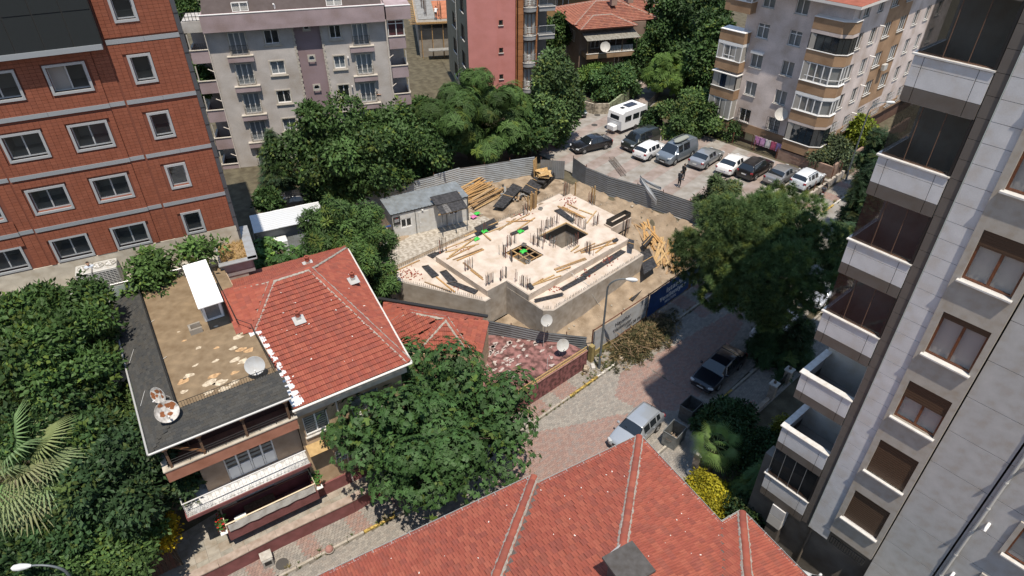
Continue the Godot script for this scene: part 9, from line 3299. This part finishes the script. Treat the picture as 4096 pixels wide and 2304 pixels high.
	if cap: hb.append([hd+Vector3(0.05,0.06,0)*sc,hd+Vector3(0.16,0.05,0)*sc,0.06*sc,0.03*sc])
	part(T,"cap" if cap else "hair",sdf_mesh(hb,0.014,0.02),M("hair"+str(hair),hair,0.8))
	for s in [-1.0,1.0]:
		var el: Vector3=skinb[2 if s<0 else 5][0]
		var ha: Vector3=skinb[2 if s<0 else 5][1]
		var fd:=(ha-el).normalized()
		var sd:=fd.cross(Vector3.UP).normalized()
		var pl:=ha+fd*0.085*sc
		for i in 5:
			var m:=MB.new()
			if i<4:
				var b0:=pl+sd*(i-1.5)*0.019*sc
				var l: float=[0.06,0.075,0.07,0.055][i]*sc
				m.tube([b0,b0+fd*l*0.55,b0+fd*l*0.8+Vector3(0,-l*0.45,0)],[0.009*sc,0.0085*sc,0.007*sc],6)
			else: m.tube([ha+sd*s*0.03*sc,ha+sd*s*0.055*sc+fd*0.04*sc,ha+sd*s*0.045*sc+fd*0.075*sc],[0.011*sc,0.01*sc,0.008*sc],6)
			part(T,"thumb" if i==4 else "finger",m,skin)
	return T
func build_people():
	var a:=g(2729,721,3.22)
	person("person","person in black clothes and white shoes standing on the lot",Vector3(a.x,ground(a.x,a.z)+0.03,a.z),deg_to_rad(-10),"stand",Color(0.012,0.012,0.013),Color(0.012,0.012,0.014))
	var b:=g(2713,755,3.1)
	person("person","person in dark vest and cap beside the corrugated fence",Vector3(b.x,ground(b.x,b.z)+0.03,b.z),deg_to_rad(-5),"stand",Color(0.02,0.022,0.03),Color(0.015,0.016,0.022),1.0,Color(0.012,0.012,0.014),true)
	var c:=g(392,1145,10.0)
	person("person","person in pale shirt on the red building terrace",Vector3(c.x,10.0,c.z),deg_to_rad(-100),"stand",Color(0.45,0.5,0.58),Color(0.03,0.03,0.035))
	var d:=g(1744,78,8.95)
	person("person","worker in white shirt bending over rebar on the unfinished building",Vector3(d.x,8.95,d.z),deg_to_rad(40),"bend",Color(0.6,0.6,0.6),Color(0.04,0.04,0.045))
	var e:=g(1615,365,8.6)
	person("person","person in a long black garment on the lilac balcony",Vector3(33.9,8.45,-56.9),deg_to_rad(-60),"stand",Color(0.012,0.012,0.013),Color(0.012,0.012,0.013),0.95,Color(0.012,0.012,0.013))
# ---------- street furniture and small things ----------
func street_lamp(label: String,base: Vector3,h: float,dir: Vector3,arm: float):
	var T:=thing("street_lamp",label,"street lamp",base)
	var d:=dir.normalized()
	var m:=MB.new()
	m.tube([Vector3.ZERO,Vector3(0,h*0.45,0),Vector3(0,h*0.88,0)],[0.10,0.075,0.06],10)
	part(T,"pole",m,M("lamp_pole",Color(0.17,0.20,0.22),0.5,0.3,"soft",1.0))
	var am:=MB.new()
	var pts:=[]
	for i in 9:
		var t:=i/8.0
		pts.append(Vector3(0,h*0.88,0)+d*arm*(1.0-cos(t*PI*0.5))+Vector3(0,h*0.12*sin(t*PI*0.5),0))
	am.tube(pts,[0.06,0.058,0.056,0.054,0.05,0.048,0.045,0.043,0.04],9)
	part(T,"arm",am,M("lamp_pole",Color(0.17,0.20,0.22)))
	var hm:=MB.new()
	var e: Vector3=pts[8]
	hm.tube([e-d*0.05,e+d*0.12,e+d*0.4,e+d*0.62,e+d*0.72],[0.05,0.11,0.15,0.12,0.03],12)
	var hd:=part(T,"lamp_head",hm,M("lamp_head",Color(0.52,0.54,0.55),0.4))
	var lm:=MB.new()
	lm.tube([e+d*0.16-Vector3(0,0.08,0),e+d*0.4-Vector3(0,0.12,0),e+d*0.58-Vector3(0,0.08,0)],[0.04,0.09,0.04],10)
	part(hd,"lens",lm,pane("lamp_lens",Color(0.6,0.62,0.62),0.5))
	bxp(T,"base_plate",Vector3(0,0.03,0),Vector3(0.36,0.06,0.36),M("raw_concrete",Color(0.33,0.30,0.26)))
	bxp(T,"sticker",Vector3(0,1.2,0.085),Vector3(0.12,0.16,0.01),M("sticker",Color(0.5,0.3,0.05),0.7))
func waste_bin(label: String,p: Vector3,yaw: float,dirty: bool):
	var T:=thing("waste_container",label,"waste container",p,yaw,"metal waste containers")
	var mt:=M("galv%d" % int(dirty),Color(0.27,0.29,0.295) if dirty else Color(0.17,0.18,0.185),0.5,0.45,"stain",0.8,0.2)
	var L:=1.3
	var W:=0.95
	var hh:=1.15
	for s in [-1.0,1.0]:
		var m:=MB.new()
		m.bevbox(Vector3(s*(L/2-0.02),hh/2+0.12,0),Vector3(0.04,hh,W),0.015)
		part(T,"end_panel",m,mt)
		var m2:=MB.new()
		m2.box(Vector3(0,hh/2+0.12,s*(W/2-0.02)),Vector3(L-0.08,hh,0.04),Basis(Vector3.RIGHT,s*0.04))
		part(T,"side_panel",m2,mt)
		var hm:=MB.new()
		hm.tube([Vector3(s*(L/2+0.01),0.85,-0.2),Vector3(s*(L/2+0.07),0.85,-0.15),Vector3(s*(L/2+0.07),0.85,0.15),Vector3(s*(L/2+0.01),0.85,0.2)],0.018,6)
		part(T,"handle",hm,M("rebar",Color(0.10,0.07,0.055)))
	var rm:=MB.new()
	for s in [-1.0,1.0]:
		rm.tube([Vector3(-L/2,hh+0.13,s*W/2),Vector3(L/2,hh+0.13,s*W/2)],0.025,6)
		rm.tube([Vector3(s*L/2,hh+0.13,-W/2),Vector3(s*L/2,hh+0.13,W/2)],0.025,6)
	part(T,"rim",rm,mt)
	bxp(T,"floor",Vector3(0,0.2,0),Vector3(L-0.06,0.04,W-0.06),M("bin_floor",Color(0.10,0.085,0.07),0.9,0,"dirt",1.0))
	if dirty:
		var gm:=MB.new()
		for i in 60: gm.box(Vector3(rng.randf_range(-0.5,0.5),0.25+rng.randf()*0.15,rng.randf_range(-0.35,0.35)),Vector3(0.09,0.04,0.07)*rng.randf_range(0.5,1.4),Basis.from_euler(Vector3(rng.randf()*3,rng.randf()*3,0)))
		var gp:=part(T,"rubbish",gm,M("rubbish",Color(0.38,0.30,0.23),0.9,0,"dirt",2.0))
		gp.set_meta("kind","stuff")
	for x in [-0.5,0.5]:
		for z in [-0.35,0.35]:
			var wm:=MB.new()
			wm.lathe([Vector2(0.001,-0.03),Vector2(0.09,-0.03),Vector2(0.09,0.03),Vector2(0.001,0.03)],12,Transform3D(Basis(Vector3.RIGHT,PI/2),Vector3(x,0.09,z)))
			part(T,"castor",wm,M("tyre",Color(0.02,0.02,0.02)))
func iron_gate(parent: Node,a: Vector3,b: Vector3,h: float):
	var m:=MB.new()
	var n:=int(a.distance_to(b)/0.13)
	for i in n+1: m.bar(a.lerp(b,float(i)/n),a.lerp(b,float(i)/n)+Vector3(0,h,0),0.025,0.025)
	for y in [0.1,h*0.5,h]: m.bar(a+Vector3(0,y,0),b+Vector3(0,y,0),0.035,0.035)
	part(parent,"railing",m,M("black_iron",Color(0.03,0.03,0.03),0.6,0.3))
func build_street_things():
	street_lamp("tall grey street lamp beside the white banner",Vector3(28.2,0.13,-21.5),8.1,Vector3(0.6,0,0.8),1.15)
	street_lamp("street lamp on the far striped pavement by the tan block",Vector3(63.4,3.1,-20.9),8.1,Vector3(0.75,0,0.9),1.3)
	var lp:=g(160,2250,7.9)
	street_lamp("street lamp whose head rises from the lower left garden",Vector3(lp.x+0.6,1.1,lp.z+0.6),6.9,Vector3(-0.75,0,-0.5),1.1)
	waste_bin("empty dark metal waste container farther from the silver hatchback",g(2755,1668,0.0)+Vector3(0,0.01,0.0),0.05,false)
	waste_bin("lighter metal waste container holding rubbish next to the hatchback",g(2690,1770,0.0)+Vector3(0,0.01,0.0),0.1,true)
	var gw:=thing("garden_fence","low garden wall with gate pillars and black iron railings","fence",Vector3(25.8,0,-11.55))
	var st:=M("pillar_stone",Color(0.40,0.34,0.28),0.9,0,"stain",0.8)
	for x in [0.0,8.6,10.6]:
		var m:=MB.new()
		m.box(Vector3(x,0.85,0),Vector3(0.42,1.7,0.42))
		var p:=part(gw,"pillar",m,st)
		bxp(p,"cap",Vector3(x,1.74,0),Vector3(0.56,0.09,0.56),M("marble",Color(0.68,0.67,0.64),0.6,0,"soft",0.8))
		var lm:=MB.new()
		lm.lathe([Vector2(0.04,1.78),Vector2(0.09,1.83),Vector2(0.1,1.95),Vector2(0.05,2.02),Vector2(0.001,2.04)],10,Transform3D(Basis.IDENTITY,Vector3(x,0,0)))
		part(p,"lantern",lm,M("lantern",Color(0.12,0.09,0.07),0.6,0.3))
	bxp(gw,"wall",Vector3(4.3,0.3,0),Vector3(8.1,0.6,0.26),st)
	iron_gate(gw,Vector3(0.3,0.6,0),Vector3(4.2,0.6,0),0.9)
	iron_gate(gw,Vector3(8.8,0.1,0),Vector3(10.4,0.1,0),1.4)
	var pm:=MB.new()
	pm.box(Vector3(35.0,0.2,-8.9),Vector3(2.0,0.06,5.0))
	struct("garden_path",pm,M("path",Color(0.30,0.26,0.21),0.9,0,"stain",0.5))
	net_bag(g(2760,1890,0.3),0.2,"white plastic bag at the foot of the near gate pillar",Color(0.58,0.58,0.57))
	var sk:=g(3010,1490,0.2)
	var sm:=MB.new()
	var rows:=[]
	for i in 6:
		var row:=[]
		for j in 6: row.append(Vector3((i-2.5)*0.17,0.16-0.022*(pow(i-2.5,2)+pow(j-2.5,2))*0.9+rng.randf_range(0,0.04),(j-2.5)*0.13))
		rows.append(row)
	sm.grid(rows)
	var ss:=part(self,"cement_sack",sm,M("sack_white",Color(0.5,0.5,0.5),0.8,0,"soft",2.0))
	ss.position=Vector3(sk.x,0.28,sk.z)
	tag(ss,"flat white sack lying on the shaded pavement behind the navy car","sack")
	var bp:=thing("brush_pile","heap of cut branches and dry hay below the blue banner","brush pile",Vector3(32.5,0.2,-21.3))
	var xf:=[]
	var cl:=[]
	var r:=RandomNumberGenerator.new()
	r.seed=19
	for i in 900:
		var x:=r.randfn()*1.5+0.3
		var z:=r.randfn()*0.62
		var y:=maxf(0.05,0.95-0.2*x*x*0.7-0.7*z*z)*r.randf_range(0.3,1.0)
		var s:=r.randf_range(0.5,1.0)
		xf.append(Transform3D(Basis.from_euler(Vector3(r.randf()*6,r.randf()*6,0)).scaled(Vector3(s,s,s)),Vector3(x,y+street_y(32.5+x),z)))
		cl.append([Color(0.09,0.08,0.04),Color(0.055,0.06,0.028),Color(0.20,0.15,0.08)][r.randi() % 3])
	multi(bp,"leaves",clump("lance"),xf,cl,leafmat("brush",Color(0.06,0.05,0.03)))
	for i in 60:
		var m:=MB.new()
		var p:=Vector3(r.randfn()*1.0-0.5,0.2+r.randf()*0.5,r.randfn()*0.5)
		var d:=Vector3(r.randfn()*0.8,r.randf_range(-0.1,0.5),r.randfn()).normalized()*r.randf_range(0.8,2.0)
		m.tube([p,p+d*0.5+Vector3(0,0.15,0),p+d],[0.02,0.014,0.006],5)
		part(bp,"branch",m,variants("twig",[Color(0.26,0.17,0.10),Color(0.20,0.13,0.08),Color(0.30,0.21,0.13)],0.9)[i % 3])
	for i in 4:
		var t:=thing("rubble_block","broken block %s the lamp foot by the yellow pillar" % ["stacked lowest near","stacked second near","topmost of the stack near","lying loose beside"][i],"block",Vector3(27.2+0.1*(i % 2)+(0.7 if i==3 else 0.0),0.13+(0.18*i if i<3 else 0.0),-21.9),0.3*i)
		var m:=MB.new()
		m.bevbox(Vector3(0,0.09,0),Vector3(0.5,0.17,0.28),0.02)
		part(t,"block",m,M("block_stone",Color(0.40,0.33,0.25),0.9,0,"dirt",1.0) if i<3 else M("board_white",Color(0.62,0.60,0.57),0.6,0,"soft",1.0))
	var ks:=g(2484,1432,0.2)
	var km:=MB.new()
	km.lathe([Vector2(0.001,0),Vector2(0.26,0.02),Vector2(0.27,0.14),Vector2(0.15,0.24),Vector2(0.001,0.25)],8)
	var ko:=part(self,"kerb_boulder",km,M("boulder",Color(0.48,0.40,0.31),0.9,0,"dirt",1.0))
	ko.position=Vector3(ks.x,0.13,ks.z)
	tag(ko,"pale rounded stone at the kerb beside the brush pile","stone")
	var lw:=thing("low_wall","low concrete wall with iron posts beside the white crossover","wall",Vector3(56.2,2.55,-21.9))
	for i in 5: bxp(lw,"section",Vector3(0.8+i*1.6,0.35+i*0.12,0.07*i+0.02),Vector3(1.58,0.9,0.25),M("wall_concrete",Color(0.45,0.405,0.355),0.95,0,"stain",0.35,0.25))
	bxp(lw,"end_post",Vector3(-0.2,0.5,0),Vector3(0.4,1.6,0.4),M("wall_concrete",Color(0.37,0.325,0.28)))
	for i in 5: bxp(lw,"iron_post",Vector3(0.9+i*1.55,1.3+i*0.12,0.07*i),Vector3(0.06,1.1,0.06),M("rust_post",Color(0.13,0.05,0.03),0.9,0.1))
	var bw:=thing("boundary_wall","brown rendered boundary wall with faded painted words","wall",Vector3(63.2,3.1,-22.3))
	var bm:=M("wall_brownpink",Color(0.34,0.23,0.18),0.9,0,"stain",0.4)
	bxp(bw,"front_section",Vector3(0,0.55,-2.9),Vector3(0.22,1.25,5.8),bm)
	bxp(bw,"street_section",Vector3(9.0,0.75,0.0),Vector3(18.0,1.3,0.22),bm)
	for i in 8: bxp(bw,"fence_post",Vector3(0.05+i*2.2,1.7,0),Vector3(0.05,0.9,0.05),M("black_iron",Color(0.03,0.03,0.03)))
	text(bw,"painted_words","YABANCI ARAÇ PARK",0.34,Transform3D(Basis(Vector3.UP,-PI/2),Vector3(-0.125,0.75,-3.0)),M("faded_paint",Color(0.22,0.13,0.10),0.9))
	text(bw,"painted_words","ETMEZ",0.34,Transform3D(Basis(Vector3.UP,-PI/2),Vector3(-0.125,0.3,-3.6)),M("faded_paint",Color(0.22,0.13,0.10)))
	var fe:=thing("iron_fence","dark iron picket fence in front of the pale pink block","fence",Vector3(63.1,3.15,-28.2))
	for i in 3:
		var m:=MB.new()
		for j in 20: m.bar(Vector3(0,0,-i*2.6-j*0.13),Vector3(0,1.05,-i*2.6-j*0.13),0.02,0.02)
		for y in [0.15,0.9]: m.bar(Vector3(0,y,-i*2.6),Vector3(0,y,-i*2.6-2.55),0.03,0.03)
		part(fe,"fence_panel",m,M("black_iron",Color(0.03,0.03,0.03)))
		bxp(fe,"post",Vector3(0,0.6,-i*2.6),Vector3(0.08,1.25,0.08),M("rust_post",Color(0.13,0.05,0.03)))
	var wl:=thing("washing_line","pink and white laundry hanging before the ground floor","laundry",Vector3(63.4,3.2,-29.6))
	var cols:=[Color(0.5,0.22,0.42),Color(0.55,0.3,0.5),Color(0.6,0.58,0.58),Color(0.42,0.08,0.16),Color(0.45,0.3,0.55)]
	for i in 5:
		var m:=MB.new()
		var rw:=[]
		for k in 4:
			var row:=[]
			for j in 7: row.append(Vector3(0.05*sin(j*1.5+k),1.5-k*0.3,i*0.62-1.5+j*0.1))
			rw.append(row)
		m.grid(rw)
		part(wl,"cloth",m,M("laundry%d" % i,cols[i],0.9))
	var lm2:=MB.new()
	lm2.tube([Vector3(0,1.5,-1.7),Vector3(0,1.45,0),Vector3(0,1.5,1.8)],0.01,4)
	part(wl,"line",lm2,M("cable_white",Color(0.6,0.58,0.54)))
	for z in [-1.7,1.8]: bxp(wl,"pole",Vector3(0,0.75,z),Vector3(0.05,1.6,0.05),M("rust_post",Color(0.13,0.05,0.03)))
	var hw:=thing("hedge_wall","pale green and cream retaining wall under the hedge","wall",Vector3(58.2,3.3,-48.6))
	var pr:=[Vector3(-0.5,0,-3.6),Vector3(0,0,-0.5),Vector3(1.4,0,0.6),Vector3(6.2,0.2,-0.6),Vector3(9.5,0.4,-1.8)]
	for i in 4:
		var m:=MB.new()
		m.bar(pr[i]+Vector3(0,0.5,0),pr[i+1]+Vector3(0,0.5,0),0.25,1.3)
		part(hw,"section",m,M("wall_cream",Color(0.42,0.37,0.29),0.9,0,"peel",0.5) if i<2 else M("wall_green",Color(0.27,0.31,0.19),0.9,0,"peel",0.5))
	var lr:=thing("lawn_railing","dark curved iron railing around the small lawn","railing",Vector3(63.0,3.3,-44.5))
	var rp:=[Vector3(-0.6,0,1.5),Vector3(-0.4,0,0),Vector3(1.0,0,-1.2),Vector3(5.0,0.2,-2.4)]
	for i in 3: iron_gate(lr,rp[i],rp[i+1],0.9)
	var lw2:=MB.new()
	lw2.prism([Vector2(62.8,-43.2),Vector2(63.2,-45.2),Vector2(69,-47),Vector2(70,-42),Vector2(65,-40.5)],3.1,3.42)
	struct("lawn",lw2,M("lawn",Color(0.13,0.13,0.045),0.95,0,"dirt",0.6))
